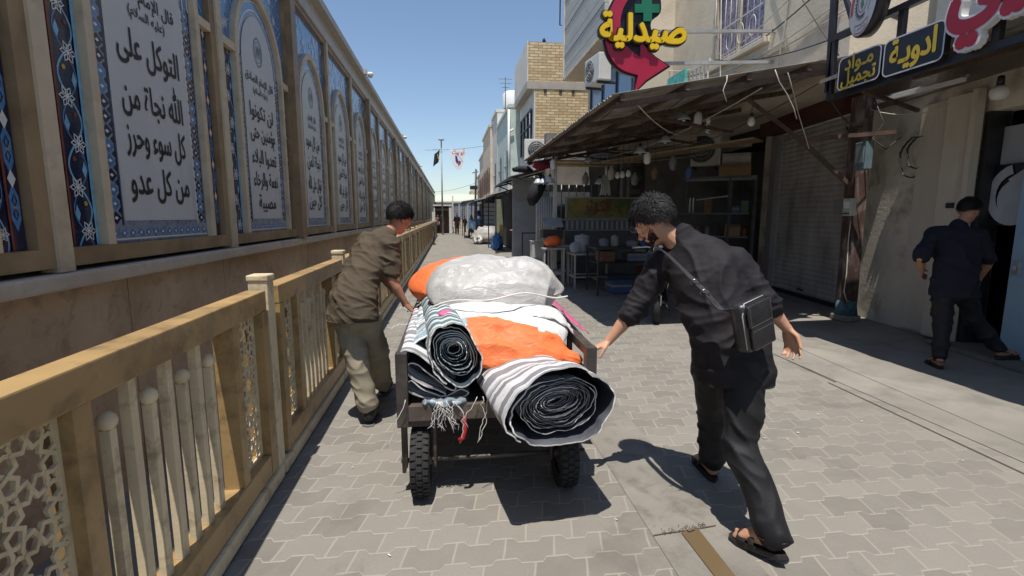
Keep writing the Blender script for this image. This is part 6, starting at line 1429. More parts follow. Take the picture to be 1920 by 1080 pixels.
def head(mb, c, fwd, up, k=1.0):
    """skull, jaw, nose, brow, lips, ears as overlapping rounded shapes; c = head centre"""
    f, r, u = basis(fwd, up); P = lambda a, b_, d: V(c) + (f * a + r * b_ + u * d) * k
    def ell(ctr, ra, rb, rd, seg=20):
        b0 = len(mb.v); mb.ball((0, 0, 0), 1, seg)
        for v in mb.v[b0:]: q = v.copy(); v[:] = P(ctr[0] + q.x * ra, ctr[1] + q.y * rb, ctr[2] + q.z * rd)
    ell((-.012, 0, .028), .096, .076, .090); ell((.012, 0, -.03), .070, .062, .085); ell((.040, 0, -.075), .040, .042, .040); ell((.055, 0, .01), .036, .058, .050)
    ell((.072, .033, .022), .016, .026, .009, 10); ell((.072, -.033, .022), .016, .026, .009, 10)          # brows
    ell((.062, .036, -.022), .022, .020, .018, 10); ell((.062, -.036, -.022), .022, .020, .018, 10)        # cheeks
    mb.capsule([P(.086, 0, .012), P(.100, 0, -.012), P(.108, 0, -.026)], [.009 * k, .011 * k, .014 * k], 10)    # nose
    ell((.098, .011, -.030), .009, .008, .007, 8); ell((.098, -.011, -.030), .009, .008, .007, 8)
    ell((.084, 0, -.052), .012, .024, .006, 10); ell((.082, 0, -.063), .012, .021, .006, 10)               # lips
    for s in (1, -1):
        ell((-.012, s * .077, -.004), .022, .009, .034, 12); ell((-.006, s * .074, -.03), .012, .008, .014, 8)
    return P
def neck(mb, base, hc, r0, r1): mb.capsule([V(base), lerp(base, hc, .5), V(hc)], [r0, r1, r1 * .95], 14)
def hand(mb, wrist, fdir, pnorm, side, curl, k=1.0, spread=.12, thumb=(.75, .35)):
    """fdir: along the hand, pnorm: out of the palm, side: +1 thumb towards fdir x pnorm"""
    f = V(fdir).normalized(); p = V(pnorm); p = (p - f * p.dot(f)).normalized(); t = f.cross(p) * side
    W = V(wrist); P = lambda a, b_, c: W + (f * a + t * b_ + p * c) * k
    mb.capsule([P(-.01, 0, 0), P(.03, .002, 0), P(.085, .002, .0)], [(.024 * k, .017 * k), (.034 * k, .016 * k), (.037 * k, .013 * k)], 14, side=t)
    for (b_, L, r_), cu in zip(((.027, .072, .0085), (.009, .080, .0088), (-.010, .074, .0084), (-.027, .058, .0074)), curl):
        base = P(.082, b_, .0); d = (f + t * (spread * b_ / .027)).normalized(); pts = [base]; ang = 0
        for seg, fr_ in ((.46, .8), (.30, 1.1), (.24, .8)):
            ang += cu * fr_; dd = d * math.cos(ang) + p * math.sin(ang); pts.append(pts[-1] + dd * (L * seg * k))
        mb.capsule(pts, [r_ * k * 1.08, r_ * k, r_ * k * .92, r_ * k * .78], 9)
    base = P(.022, .028, .006); d1 = (f * thumb[0] + t * .75 + p * thumb[1]).normalized(); d2 = (f * (thumb[0] + .35) + t * .25 + p * (thumb[1] + .2)).normalized()
    mb.capsule([P(.010, .018, .004), base + d1 * .022 * k, base + d1 * .022 * k + d2 * .030 * k, base + d1 * .022 * k + d2 * .056 * k], [.014 * k, .0125 * k, .0105 * k, .0085 * k], 9)
def foot(mb, ankle, heel, toe, k=1.0, bare=True):
    a, h, t = V(ankle), V(heel), V(toe); d = (t - h).normalized(); L = (t - h).length; s = d.cross(V((0, 0, 1))).normalized(); up = s.cross(d)
    mb.capsule([a + V((0, 0, .06)), a, h + up * .05 + d * .035], [.036 * k, .037 * k, .036 * k], 12)
    mb.capsule([h + d * .035 + up * .035, h + d * L * .45 + up * .045, h + d * L * .75 + up * .028, h + d * L * .90 + up * .02], [(.031, .034), (.034, .042), (.044, .024), (.040, .016)], 14, side=s)
    if bare:
        for i, o in enumerate((.028, .011, -.006, -.02, -.033)):
            b_ = h + d * L * (.88 - .012 * i) + s * o + up * .015; mb.capsule([b_, b_ + d * (.035 - .003 * i)], [.013 if i == 0 else .009, .011 if i == 0 else .0075], 8)
    return d, s, up
def hair(parent, P, k, n, mat, length, seed, back=1.0, top=1.0, whirl=.6, skip=None):
    """cap of hair plus many short locks"""
    rnd = random.Random(seed); mb = MB()
    fw, rt, up = (P(1, 0, 0) - P(0, 0, 0)), (P(0, 1, 0) - P(0, 0, 0)), (P(0, 0, 1) - P(0, 0, 0))
    fw.normalize(); rt.normalize(); up.normalize()
    def scalp(a, e):            # a: azimuth from the front, e: elevation
        return (-.014 + .100 * math.cos(e) * math.cos(a), .081 * math.cos(e) * math.sin(a), .030 + .095 * math.sin(e))
    def low(a):                 # hair line: lower at the nape
        c = math.cos(a); return R(24) if c > .6 else R(24) - min(1, (0.6 - c) / .6) * R(34) - max(0, -c) * R(38 * back)
    rings = []; NA, NE = 40, 12
    vs = []
    for i in range(NE + 1):
        for j in range(NA):
            a = 2 * math.pi * j / NA; e0 = low(a); e = e0 + (math.pi / 2 - e0) * i / NE; x, y, z = scalp(a, e); g = 1.0 + .06 * noise.noise(V((x * 30 + seed, y * 30, z * 30))) + (.035 if i > 0 else -.03)
            vs.append(P(-.014 + (x + .014) * g, y * g, .03 + (z - .03) * g))
    mb.add(vs, [(i * NA + j, i * NA + (j + 1) % NA, (i + 1) * NA + (j + 1) % NA, (i + 1) * NA + j) for i in range(NE) for j in range(NA)], 0, True)
    for _ in range(n):
        a = rnd.uniform(-math.pi, math.pi); e0 = low(a); e = e0 + (math.pi / 2 - e0) * (1 - math.sqrt(rnd.random())) if rnd.random() < .75 else e0 + rnd.random() * .15
        x, y, z = scalp(a, e); base = V((x, y, z)); nrm_ = V((x + .014, y * 1.3, z - .03)).normalized()
        down = V((0, 0, -1)) - nrm_ * nrm_.dot(V((0, 0, -1))); flow = down * .8 + V((.9 if z > .09 else -.25, whirl * math.sin(a * 2), 0)) + V((rnd.gauss(0, .45), rnd.gauss(0, .45), rnd.gauss(0, .3)))
        flow = flow - nrm_ * flow.dot(nrm_); flow = flow.normalized() if flow.length > .01 else down
        L = length * rnd.uniform(.5, 1.2) * (top if z > .08 else 1); w = rnd.uniform(.0008, .0020); sd = nrm_.cross(flow)
        q0 = base + nrm_ * .002; lf = rnd.uniform(.06, .30); q1 = base + nrm_ * (.006 + lf * L) + flow * L * .5; q2 = base + nrm_ * (.004 + lf * 1.1 * L * rnd.random()) + flow * L
        o = len(mb.v); mb.v += [P(*(q0 + sd * w)), P(*(q0 - sd * w)), P(*(q1 + sd * w * .9)), P(*(q1 - sd * w * .9)), P(*q2)]
        mb.f += [[o, o + 1, o + 3, o + 2], [o + 2, o + 3, o + 4]]; mb.mi += [0, 0]; mb.sm += [True, True]
    return mb.build('hair', mat, parent)
def hair_mat(name, c, grey=0.0):
    m, nt, b = newmat(name); tc = nd(nt, 'ShaderNodeTexCoord'); n1 = tex(nt, tc.outputs['Object'], 180, 3, .6)
    nt.links.new(mixc(nt, ramp(nt, n1, .45, .7), c, tuple(x * 2 + grey for x in c)), b.inputs['Base Color']); b.inputs['Roughness'].default_value = .62; b.inputs['Specular IOR Level'].default_value = .25; return m
def eyes(parent, P):
    for s in (1, -1):
        c = P(.079, s * .033, .004); MB().ball(c, .0105, 10).build('eye', pm('eye_white', (.5, .47, .44), .2, .05), parent)
def torso_rings(mb, pts, seg=20, side=(1, 0, 0)): mb.capsule([p for p, a, b_ in pts], [(a, b_) for p, a, b_ in pts], seg, side=side)
def cloth_mat(name, c, rough=.85, weave=240): return pm(name, c, rough, .14, 7, .25, weave, spec=.25)

# ---------------------------------------------------------------- man in black with the shoulder bag
SK1 = skin_mat('skin_tan', (.50, .27, .17)); SK2 = skin_mat('skin_brown', (.40, .20, .125))
man = thing('person', 'man in black shirt and trousers leaning to push the right rail of the cart', 'person', (1.40, 2.2, 0))
J = dict(pel=(1.345, 2.22, .835), ab=(1.315, 2.30, 1.02), ch=(1.275, 2.41, 1.235), neck=(1.215, 2.49, 1.375), head=(1.070, 2.55, 1.470),
         Ls=(1.135, 2.575, 1.245), Le=(.985, 2.585, .985), Lw=(.855, 2.60, .815), Rs=(1.412, 2.335, 1.262), Re=(1.518, 2.235, 1.085), Rw=(1.622, 2.20, .955),
         Lh=(1.285, 2.285, .80), Rh=(1.395, 2.16, .80), Lk=(1.435, 2.50, .43), La=(1.462, 2.545, .085), Rk=(1.345, 2.09, .44), Ra=(1.382, 1.86, .10))
J = {k: V(v) for k, v in J.items()}
bodydir = (J['Rs'] - J['Ls']).normalized()
mb = MB()
hp = head(mb, J['head'], (-.55, .62, -.62), (-.42, .30, .80), 1.04)
neck(mb, J['neck'] + V((0, 0, -.04)), J['head'] + V((.02, -.02, -.03)), .058, .054)
torso_rings(mb, [(J['pel'], .14, .09), (J['ab'], .125, .08), (J['ch'], .14, .085), (lerp(J['ch'], J['neck'], .55), .105, .055)], side=bodydir)
for s in 'LR':
    mb.capsule([lerp(J[s + 's'], J[s + 'e'], .06), lerp(J[s + 's'], J[s + 'e'], .5), J[s + 'e']], [.042, .042, .037], 14)
    mb.capsule([J[s + 'e'], lerp(J[s + 'e'], J[s + 'w'], .3), lerp(J[s + 'e'], J[s + 'w'], .75), J[s + 'w']], [.037, .041, .029, .0235], 14)
    mb.capsule([J[s + 'h'], lerp(J[s + 'h'], J[s + 'k'], .5), J[s + 'k']], [.078, .066, .05], 14); mb.capsule([J[s + 'k'], lerp(J[s + 'k'], J[s + 'a'], .35), J[s + 'a']], [.048, .05, .033], 14)
hand(mb, J['Lw'], (-.80, .12, -.42), (-.15, -.05, -1), 1, (.55, .6, .6, .55), .98, thumb=(.7, .5))
hand(mb, J['Rw'], (.26, -.10, -.95), (-.75, -.55, -.10), -1, (.42, .50, .55, .6), 1.0, .25, thumb=(.8, .35))
lfd = foot(mb, J['La'] + V((0, 0, .0)), (1.468, 2.50, .028), (1.500, 2.755, .022))
rfd = foot(mb, J['Ra'], (1.398, 1.800, .070), (1.300, 2.010, .022))
place(voxel(mb, .0052, 3), 'body', SK1, man)
hair(man, hp, 1, 7000, hair_mat('black_hair', (.012, .011, .011), .03), .046, 5, .75, 1.25)
eyes(man, hp)
# short dark beard along the jaw, rooted on the skin
from mathutils.bvhtree import BVHTree
def stubble(parent, hp, n, mat, seed=4):
    body = [o for o in bpy.data.objects if o.parent == parent and o.name.startswith('body')][0]; off = wm(parent).translation
    bv = BVHTree.FromPolygons([v.co + off for v in body.data.vertices], [list(p.vertices) for p in body.data.polygons]); q = MB(); rnd = random.Random(seed)
    for _ in range(n):
        a = rnd.uniform(-1.75, 1.75); t = rnd.random(); ca = abs(a) / 1.75
        z = -.052 - .05 * t + .06 * max(0, ca - .45) * (1 - t)
        if abs(a) < .45 and z > -.072: continue
        co, nn, ix, ds = bv.find_nearest(hp(.02 + .06 * math.cos(a), .075 * math.sin(a), z))
        if co is None: continue
        d_ = (hp(0, 0, -1) - hp(0, 0, 0)).normalized() + V((rnd.gauss(0, .3), rnd.gauss(0, .3), rnd.gauss(0, .3))); sd = nn.cross(d_).normalized() * .0013
        o = len(q.v); q.v += [co + sd, co - sd, co + nn * .003 + d_ * .007]; q.f.append([o, o + 1, o + 2]); q.mi.append(0); q.sm.append(True)
    return q.build('beard', mat, parent)
stubble(man, hp, 2600, bpy.data.materials['black_hair'])
# shirt
M_BLK = cloth_mat('black_shirt_cloth', (.0135, .0120, .0150), .72); M_BLK2 = cloth_mat('black_trouser_cloth', (.0135, .0135, .016), .6)
mb = MB()
torso_rings(mb, [(V((1.370, 2.205, .66)), .176, .130), (V((1.366, 2.207, .74)), .177, .131), (J['pel'] + V((.005, 0, .03)), .172, .130), (J['ab'], .168, .126), (lerp(J['ab'], J['ch'], .55), .178, .132), (J['ch'], .186, .124), (lerp(J['ch'], J['neck'], .45), .158, .098), (lerp(J['ch'], J['neck'], .85), .088, .070)], 28, side=bodydir)
mb.capsule([J['Ls'] + V((.02, -.01, .005)), J['ch'] + V((0, 0, .03)), J['Rs'] + V((-.02, .01, .005))], [.082, .11, .082], 16)
mb.capsule([lerp(J['neck'], J['ch'], .30), J['neck'] + V((-.01, .0, .022))], [.072, .064], 16)
for s in 'LR':
    e = J[s + 'e']; w = J[s + 'w']; c2 = lerp(e, w, .12)
    mb.capsule([J[s + 's'], lerp(J[s + 's'], e, .5), e, c2], [.080, .071, .066, .063], 16)
    for t in (.90, 1.0): p = lerp(J[s + 's'], e, t); 
    mb.capsule([lerp(e, w, -.10), lerp(e, w, .14)], [.071, .067], 16)           # rolled-up cuff
me = voxel(mb, .0085, 5)
g1 = fold((.35, -.25, -.9), 12, .0070, 1.3); g2 = fold((.8, -.4, .35), 9, .0085, 4.1); g3 = fold((.2, .1, 1), 30, .0015, 8)
gl_ = fold((J['Le'] - J['Ls']), 22, .0065, 2); gr_ = fold((J['Re'] - J['Rs']), 22, .0065, 3)
def shirt_w(p, n):
    dl = min(1, max(0, ((p - J['Le']).length - .0) / .22)); d2 = min(1, max(0, (p - J['Re']).length / .22))
    a = 0
    if dl < 1: a += gl_(p, n) * (1 - dl) * 1.3
    if d2 < 1: a += gr_(p, n) * (1 - d2) * 1.3
    k = min(dl, d2); waist = max(0, 1 - abs(p.z - .93) / .22)
    return a + k * (g1(p, n) * (.45 + waist) + g2(p, n) * .75 + g3(p, n) * .5)
wrinkle(me, shirt_w)
# open hem: flare and cut below the hips
for v in me.vertices:
    if v.co.z < .80: v.co.z = max(v.co.z, .700 + .10 * (v.co.x - 1.30) + .008 * noise.noise(v.co * 7))
shirt = place(me, 'shirt', M_BLK, man)
q = MB(); nk = J['neck']; ax = (J['head'] - J['neck']).normalized(); s1, s2 = ax.orthogonal().normalized(), None; s2 = ax.cross(s1)
rings = []
for h, r_ in ((-.035, .078), (-.01, .072), (.02, .069), (.026, .066), (.02, .063), (-.03, .066)): rings.append([nk + V((.005, -.005, -.012)) + ax * (h + .008 * math.sin(2 * a)) + (s1 * math.cos(a) + s2 * math.sin(a)) * r_ for a in [2 * math.pi * k / 28 for k in range(28)]])
q.loft(rings, 0, True, cap=False); q.build('collar', M_BLK, shirt)
# trousers
mb = MB()
torso_rings(mb, [(J['pel'] + V((0, 0, .05)), .158, .112), (lerp(J['Lh'], J['Rh'], .5) + V((0, 0, -.01)), .162, .118)], 24, side=bodydir)
for s, cuff in (('L', V((1.464, 2.53, .125))), ('R', V((1.386, 1.86, .125)))):
    mb.capsule([J[s + 'h'] + V((0, 0, .02)), lerp(J[s + 'h'], J[s + 'k'], .5), J[s + 'k'], lerp(J[s + 'k'], cuff, .5), cuff], [.100, .092, .080, .075, .066 if s == 'R' else .062], 20)
me = voxel(mb, .0085, 5)
tl, tr = fold((.4, .25, 1), 14, .0058, 6), fold((.55, -.3, 1), 13, .0066, 9); tz = fold((.9, .2, .35), 9, .0075, 12)
wrinkle(me, lambda p, n: (tl(p, n) if p.y > 2.24 else tr(p, n)) * (.55 + max(0, 1 - p.z / .5) * .75 + max(0, 1 - abs(p.z - .42) / .15) * .4) + tz(p, n) * .7)
place(me, 'trousers', M_BLK2, man)
# sandals
def sandal(parent, heel, toe, tilt, mat, straps=True):
    h, t = V(heel), V(toe); d = (t - h).normalized(); s = d.cross(V((0, 0, 1))).normalized(); up = s.cross(d); L = (t - h).length + .035; h = h - d * .012
    out = [(-.0, .0), (.028, .03), (.035, .10), (.042, .17), (.047, .22), (.036, .262), (.012, .277), (-.012, .277), (-.036, .262), (-.046, .22), (-.038, .16), (-.033, .10), (-.03, .03)]
    out = [(-x, y * L / .277) for x, y in out]
    mb = MB()
    n = len(out); lay = [(0, .93), (.006, 1.0), (.022, 1.02), (.026, 1.0)]
    rings = [[h + s * (x * k_) + d * (y if k_ >= 1 else y * .98 + .004) + up * (z - .026 + (tilt * max(0, y - .2) ** 2 * 3)) for x, y in out] for z, k_ in lay]
    mb.loft(rings[::1], 0, False); o = mb.build('sandal', mat, parent)
    q = MB()
    for ya, w, hh in (((.70), .045, .050), ((.52), .030, .062)):
        pts = [h + d * (L * ya) + s * (.046 * math.cos(a)) + up * (hh * math.sin(a) * .92) for a in [math.pi * i / 10 for i in range(11)]]; q.tube(pts, [(w / 2, .004)] * 11, 8, side=d)
    if straps: pts = [h + d * (.03 + .03 * math.cos(a) - .015) * 1.0 + s * (.040 * math.sin(a)) + up * .05 - d * .02 * math.cos(a) for a in [math.pi * (i / 10 - .5) for i in range(11)]]; q.tube([h + d * (.10 - .10 * math.cos(a)) + s * (.042 * math.sin(a)) + up * (.055) for a in [math.pi * (i / 10 - .5) for i in range(11)]], [(.004, .011)] * 11, 8, side=up)
    q.build('strap', mat, o)
M_SAN = pm('sandal_rubber', (.018, .016, .016), .6, .3, 9, .3, 60)
sandal(man, (1.468, 2.50, .028), (1.500, 2.755, .026), 0, M_SAN); sandal(man, (1.398, 1.800, .068), (1.300, 2.010, .026), .2, M_SAN)
# shoulder bag hanging from the strap, resting on his hip
bag = thing('shoulder_bag', 'black leather shoulder bag with flap hanging at the right hip of the man', 'bag', (1.50, 2.04, .9))
M_LEA = pm('black_leather', (.020, .020, .022), .33, .25, 12, .45, 55, coat=.15)
bc = atpx(1408, 607, 2.03); bn_ = V((.42, -.90, .10)).normalized(); bu = V((-.22, .02, 1)); bu = (bu - bn_ * bu.dot(bn_)).normalized(); br_ = bu.cross(bn_)
BMx = Matrix(((br_.x, bu.x, bn_.x, bc.x), (br_.y, bu.y, bn_.y, bc.y), (br_.z, bu.z, bn_.z, bc.z), (0, 0, 0, 1)))
def bagbox(w, h, d, off, bev, nm, par, mat=M_LEA):
    k = MB().box(off, (w, h, d), bev=bev); k.v = [BMx @ v for v in k.v]; k.sm = [True] * len(k.f); return k.build(nm, mat, par)
q = bagbox(.188, .222, .072, (0, 0, 0), .026, 'body', bag); bagbox(.160, .115, .022, (.006, -.042, .045), .009, 'front_pocket', bag); fl_ = bagbox(.170, .098, .014, (-.002, .054, .050), .006, 'flap', bag)
q = MB(); q.strip([(-.078, .098), (-.080, .012), (.074, .012), (.076, .098)], .0022, BMx, .0578); q.strip([(-.072, -.012), (.084, -.012)], .002, BMx, .0568); q.build('stitching', pm('grey_thread', (.16, .16, .16), .6, .1), fl_)
q = MB(); q.tube([BMx @ V((-.092, -.09, .028)), BMx @ V((-.094, .06, .028)), BMx @ V((-.07, .112, .028)), BMx @ V((.07, .112, .028))], .003, 6); q.build('zip', M_GREYM, bag)
st_pts = [BMx @ V((-.085, .085, 0)), atpx(1352, 580, 2.085), atpx(1320, 545, 2.135), atpx(1290, 515, 2.215), atpx(1262, 487, 2.335), atpx(1243, 470, 2.44), V((1.10, 2.57, 1.325)), V((1.10, 2.66, 1.25))]
k = MB(); sm_ = []
for i in range(len(st_pts) - 1):
    p0, p1, p2, p3 = st_pts[max(i - 1, 0)], st_pts[i], st_pts[i + 1], st_pts[min(i + 2, len(st_pts) - 1)]
    for j in range(6): t = j / 6; sm_.append(.5 * (2 * p1 + (p2 - p0) * t + (2 * p0 - 5 * p1 + 4 * p2 - p3) * t * t + (3 * p1 - p0 - 3 * p2 + p3) * t ** 3))
sm_.append(st_pts[-1])
rings = []
for i, p in enumerate(sm_):
    t = (sm_[min(i + 1, len(sm_) - 1)] - sm_[max(i - 1, 0)]).normalized(); n_ = V((.35, -.75, .45)); n_ = (n_ - t * n_.dot(t)).normalized(); s_ = t.cross(n_); rings.append([p + s_ * a * .017 + n_ * b_ * .0025 for a, b_ in ((-1, -1), (1, -1), (1, 1), (-1, 1))])
k.loft(rings, 0, False); sto = k.build('strap', pm('strap_webbing', (.035, .035, .038), .5, .2, 30), bag)
q = MB()
for px, py, Yd in ((1304, 529, 2.17), (1322, 548, 2.13)): c = atpx(px, py, Yd - .012); q.tube([c + V((.022 * math.cos(a), .012 * math.sin(a) * -.4, .014 * math.sin(a))) for a in [i * math.pi / 6 for i in range(12)]], .0035, 6, closed=True)
q.build('buckle', pm('dark_chrome', (.2, .2, .21), .25, .1, 5, metal=1.0), sto)

# ---------------------------------------------------------------- young man in the brown T-shirt
boy = thing('person', 'young man in olive brown shirt and khaki trousers pushing the cart from the left', 'person', (-.60, 3.7, 0))
J = dict(pel=(-.685, 3.62, .845), ab=(-.665, 3.70, 1.02), ch=(-.575, 3.86, 1.235), neck=(-.475, 3.97, 1.375), head=(-.385, 4.02, 1.478),
         Ls=(-.640, 4.02, 1.30), Le=(-.535, 4.10, 1.02), Lw=(-.395, 4.02, .86), Rs=(-.435, 3.80, 1.285), Re=(-.425, 3.74, 1.030), Rw=(-.335, 3.76, .855),
         Lh=(-.765, 3.66, .80), Rh=(-.60, 3.58, .80), Lk=(-.665, 3.60, .455), La=(-.612, 3.58, .10), Rk=(-.575, 3.93, .43), Ra=(-.578, 4.16, .09))
J = {k: V(v) for k, v in J.items()}
bodydir = V((.86, -.45, .0)).normalized()
mb = MB()
hp = head(mb, J['head'], (.62, .62, -.50), (.30, .22, .92), .98)
neck(mb, J['neck'] + V((0, 0, -.03)), J['head'] + V((-.015, -.015, -.03)), .055, .050)
torso_rings(mb, [(J['pel'], .14, .10), (J['ab'], .125, .09), (J['ch'], .145, .10), (lerp(J['ch'], J['neck'], .55), .12, .075)], side=bodydir)
for s in 'LR':
    mb.capsule([J[s + 's'], lerp(J[s + 's'], J[s + 'e'], .5), J[s + 'e']], [.050, .043, .036], 14)
    mb.capsule([J[s + 'e'], lerp(J[s + 'e'], J[s + 'w'], .3), lerp(J[s + 'e'], J[s + 'w'], .75), J[s + 'w']], [.036, .039, .028, .023], 14)
    mb.capsule([J[s + 'h'], lerp(J[s + 'h'], J[s + 'k'], .5), J[s + 'k']], [.074, .064, .05], 14); mb.capsule([J[s + 'k'], lerp(J[s + 'k'], J[s + 'a'], .35), J[s + 'a']], [.048, .05, .034], 14)
hand(mb, J['Rw'], (.60, .10, -.72), (-.55, .30, -.60), 1, (.5, .6, .6, .6), .95); hand(mb, J['Lw'], (.72, -.30, -.55), (-.40, -.10, -.80), -1, (.5, .55, .55, .5), .95)
foot(mb, J['La'], (-.605, 3.53, .035), (-.585, 3.77, .03), bare=False); foot(mb, J['Ra'], (-.585, 4.12, .03), (-.55, 4.36, .03), bare=False)
place(voxel(mb, .0055, 3), 'body', SK2, boy)
hair(boy, hp, 1, 6000, hair_mat('dark_hair', (.010, .009, .009)), .036, 9, .8, 1.3); eyes(boy, hp)
M_OLV = cloth_mat('olive_shirt_cloth', (.072, .056, .038), .85); M_KHK = cloth_mat('khaki_cloth', (.33, .29, .215), .85)
mb = MB()
torso_rings(mb, [(V((-.69, 3.60, .78)), .192, .150), (J['pel'] + V((0, 0, .06)), .180, .140), (J['ab'], .155, .120), (J['ch'], .165, .118), (lerp(J['ch'], J['neck'], .5), .135, .09), (lerp(J['ch'], J['neck'], .9), .078, .062)], 28, side=bodydir)
mb.capsule([J['Ls'] + V((.02, -.01, 0)), J['ch'] + V((.01, .02, .05)), J['Rs'] + V((-.02, .01, 0))], [.076, .10, .078], 16)
for s in 'LR': mb.capsule([J[s + 's'], lerp(J[s + 's'], J[s + 'e'], .35), lerp(J[s + 's'], J[s + 'e'], .72)], [.076, .070, .068], 16)
me = voxel(mb, .0085, 5)
h1 = fold((-.3, -.3, -.8), 20, .0056, 2.2); h2 = fold((.6, -.3, .7), 13, .0068, 7.3); h3 = fold((.3, 0, 1), 34, .0014, 5)
wrinkle(me, lambda p, n: h1(p, n) * .9 + h2(p, n) * .8 + h3(p, n) * .5)
for v in me.vertices:
    if v.co.z < .82: v.co.z = max(v.co.z, .775 + .010 * noise.noise(v.co * 8))
place(me, 'shirt', M_OLV, boy)
mb = MB()
torso_rings(mb, [(J['pel'] + V((0, 0, .02)), .150, .112), (lerp(J['Lh'], J['Rh'], .5) + V((0, 0, -.02)), .156, .116)], 24, side=bodydir)
for s, cuff in (('L', V((-.612, 3.585, .15))), ('R', V((-.578, 4.14, .12)))):
    mb.capsule([J[s + 'h'] + V((0, 0, .02)), lerp(J[s + 'h'], J[s + 'k'], .5), J[s + 'k'], lerp(J[s + 'k'], cuff, .5), cuff], [.096, .092, .084, .080, .070], 20)
me = voxel(mb, .0085, 5); t1 = fold((.4, 0, 1), 12, .0056, 3); t2 = fold((.9, .4, .3), 8, .0075, 8)
wrinkle(me, lambda p, n: t1(p, n) * (.6 + max(0, 1 - p.z / .5) * .6) + t2(p, n) * .9)
place(me, 'trousers', M_KHK, boy)
def shoe(parent, heel, toe, mat):
    h, t = V(heel), V(toe); d = (t - h).normalized(); s = d.cross(V((0, 0, 1))).normalized(); up = s.cross(d); L = (t - h).length
    mb = MB(); mb.capsule([h + d * .035 + up * .035, h + d * L * .4 + up * .045, h + d * L * .75 + up * .03, h + d * L * .95 + up * .02], [(.040, .048), (.042, .055), (.050, .036), (.042, .026)], 16, side=s)
    mb.capsule([h + d * .05 + up * .05, h + d * .06 + up * .10], [.046, .044], 14)
    me = voxel(mb, .007, 3); so = place(me, 'shoe', mat, parent)
    out = [(.0, -.02), (.04, .0), (.044, .1), (.054, .19), (.046, .25), (.0, .275), (-.046, .25), (-.05, .19), (-.042, .1), (-.04, 0)]; q = MB(); q.prism([(-x, y * L / .26) for x, y in out], frame4(h - up * .026, -s, d), .02); q.build('sole', pm('grey_sole', (.12, .12, .12), .7, .1), so)
M_SHOE = pm('black_shoe', (.014, .014, .015), .55, .3, 9, .2, 60)
shoe(boy, (-.605, 3.53, .035), (-.585, 3.77, .03), M_SHOE); shoe(boy, (-.585, 4.12, .03), (-.55, 4.36, .03), M_SHOE)

# ---------------------------------------------------------------- man stepping into the dark doorway
dm_ = thing('person', 'man in dark loose shirt and sandals stepping into the dark doorway', 'person', (5.0, 4.35, 0))
J = dict(pel=(4.975, 4.36, .80), ab=(4.985, 4.37, 1.00), ch=(5.0, 4.40, 1.24), neck=(5.045, 4.44, 1.42), head=(5.125, 4.44, 1.555), Ls=(4.845, 4.52, 1.31), Le=(4.665, 4.46, 1.08), Lw=(4.85, 4.60, .93),
         Rs=(5.125, 4.30, 1.32), Re=(5.265, 4.30, 1.06), Rw=(5.37, 4.45, .88), Lh=(4.90, 4.40, .76), Rh=(5.06, 4.34, .76), Lk=(4.89, 4.36, .42), La=(4.80, 4.26, .09), Rk=(5.26, 4.36, .46), Ra=(5.50, 4.29, .16))
J = {k: V(v) for k, v in J.items()}; bodydir = V((.84, -.54, 0)); mb = MB()
hp = head(mb, J['head'], (.90, .18, -.30), (.25, .05, .95), 1.0); neck(mb, J['neck'] + V((0, 0, -.03)), J['head'] + V((-.01, 0, -.03)), .058, .053)
torso_rings(mb, [(J['pel'], .14, .10), (J['ab'], .13, .09), (J['ch'], .15, .10), (lerp(J['ch'], J['neck'], .55), .12, .075)], side=bodydir)
for s in 'LR':
    mb.capsule([J[s + 's'], J[s + 'e']], [.05, .037], 12); mb.capsule([J[s + 'e'], lerp(J[s + 'e'], J[s + 'w'], .3), J[s + 'w']], [.037, .038, .023], 12); mb.capsule([J[s + 'h'], J[s + 'k']], [.075, .05], 12); mb.capsule([J[s + 'k'], J[s + 'a']], [.05, .034], 12)
hand(mb, J['Lw'], (.6, .5, -.5), (.3, -.6, .1), -1, (.4, .4, .4, .4), .95); hand(mb, J['Rw'], (.3, .4, -.8), (-.8, .4, 0), 1, (.4, .45, .5, .5), .95)
foot(mb, J['La'], (4.76, 4.20, .03), (4.86, 4.42, .03)); foot(mb, J['Ra'], (5.465, 4.285, .09), (5.71, 4.27, .09))
place(voxel(mb, .006, 3), 'body', SK2, dm_); hair(dm_, hp, 1, 2200, bpy.data.materials['dark_hair'], .03, 21, .7, 1.1); eyes(dm_, hp)
q = MB(); q.tube([hp(.088, .05, .004), hp(.10, .03, .006), hp(.10, -.03, .006), hp(.088, -.05, .004)], .003, 6).tube([hp(.088, -.05, .006), hp(0, -.082, .008)], .003, 6).tube([hp(.088, .05, .006), hp(0, .082, .008)], .003, 6); q.build('glasses', M_BLACK, dm_)
M_NAV = cloth_mat('navy_shirt_cloth', (.013, .014, .022), .85); mb = MB()
torso_rings(mb, [(V((4.965, 4.36, .745)), .205, .135), (J['pel'] + V((0, 0, .08)), .195, .135), (J['ab'], .180, .130), (J['ch'], .175, .122), (lerp(J['ch'], J['neck'], .5), .14, .09), (lerp(J['ch'], J['neck'], .92), .075, .065)], 26, side=bodydir)
mb.capsule([J['Ls'], J['ch'] + V((0, 0, .06)), J['Rs']], [.075, .10, .075], 14)
for s in 'LR': mb.capsule([J[s + 's'], lerp(J[s + 's'], J[s + 'e'], .4), lerp(J[s + 's'], J[s + 'e'], .85)], [.074, .068, .070], 14)
me = voxel(mb, .010, 4); h1 = fold((.2, 0, 1), 8, .008, 1); h2 = fold((1, .3, .2), 7, .010, 4); wrinkle(me, lambda p, n: h1(p, n) + h2(p, n))
for v in me.vertices:
    if v.co.z < .78: v.co.z = max(v.co.z, .71 + .008 * noise.noise(v.co * 8))
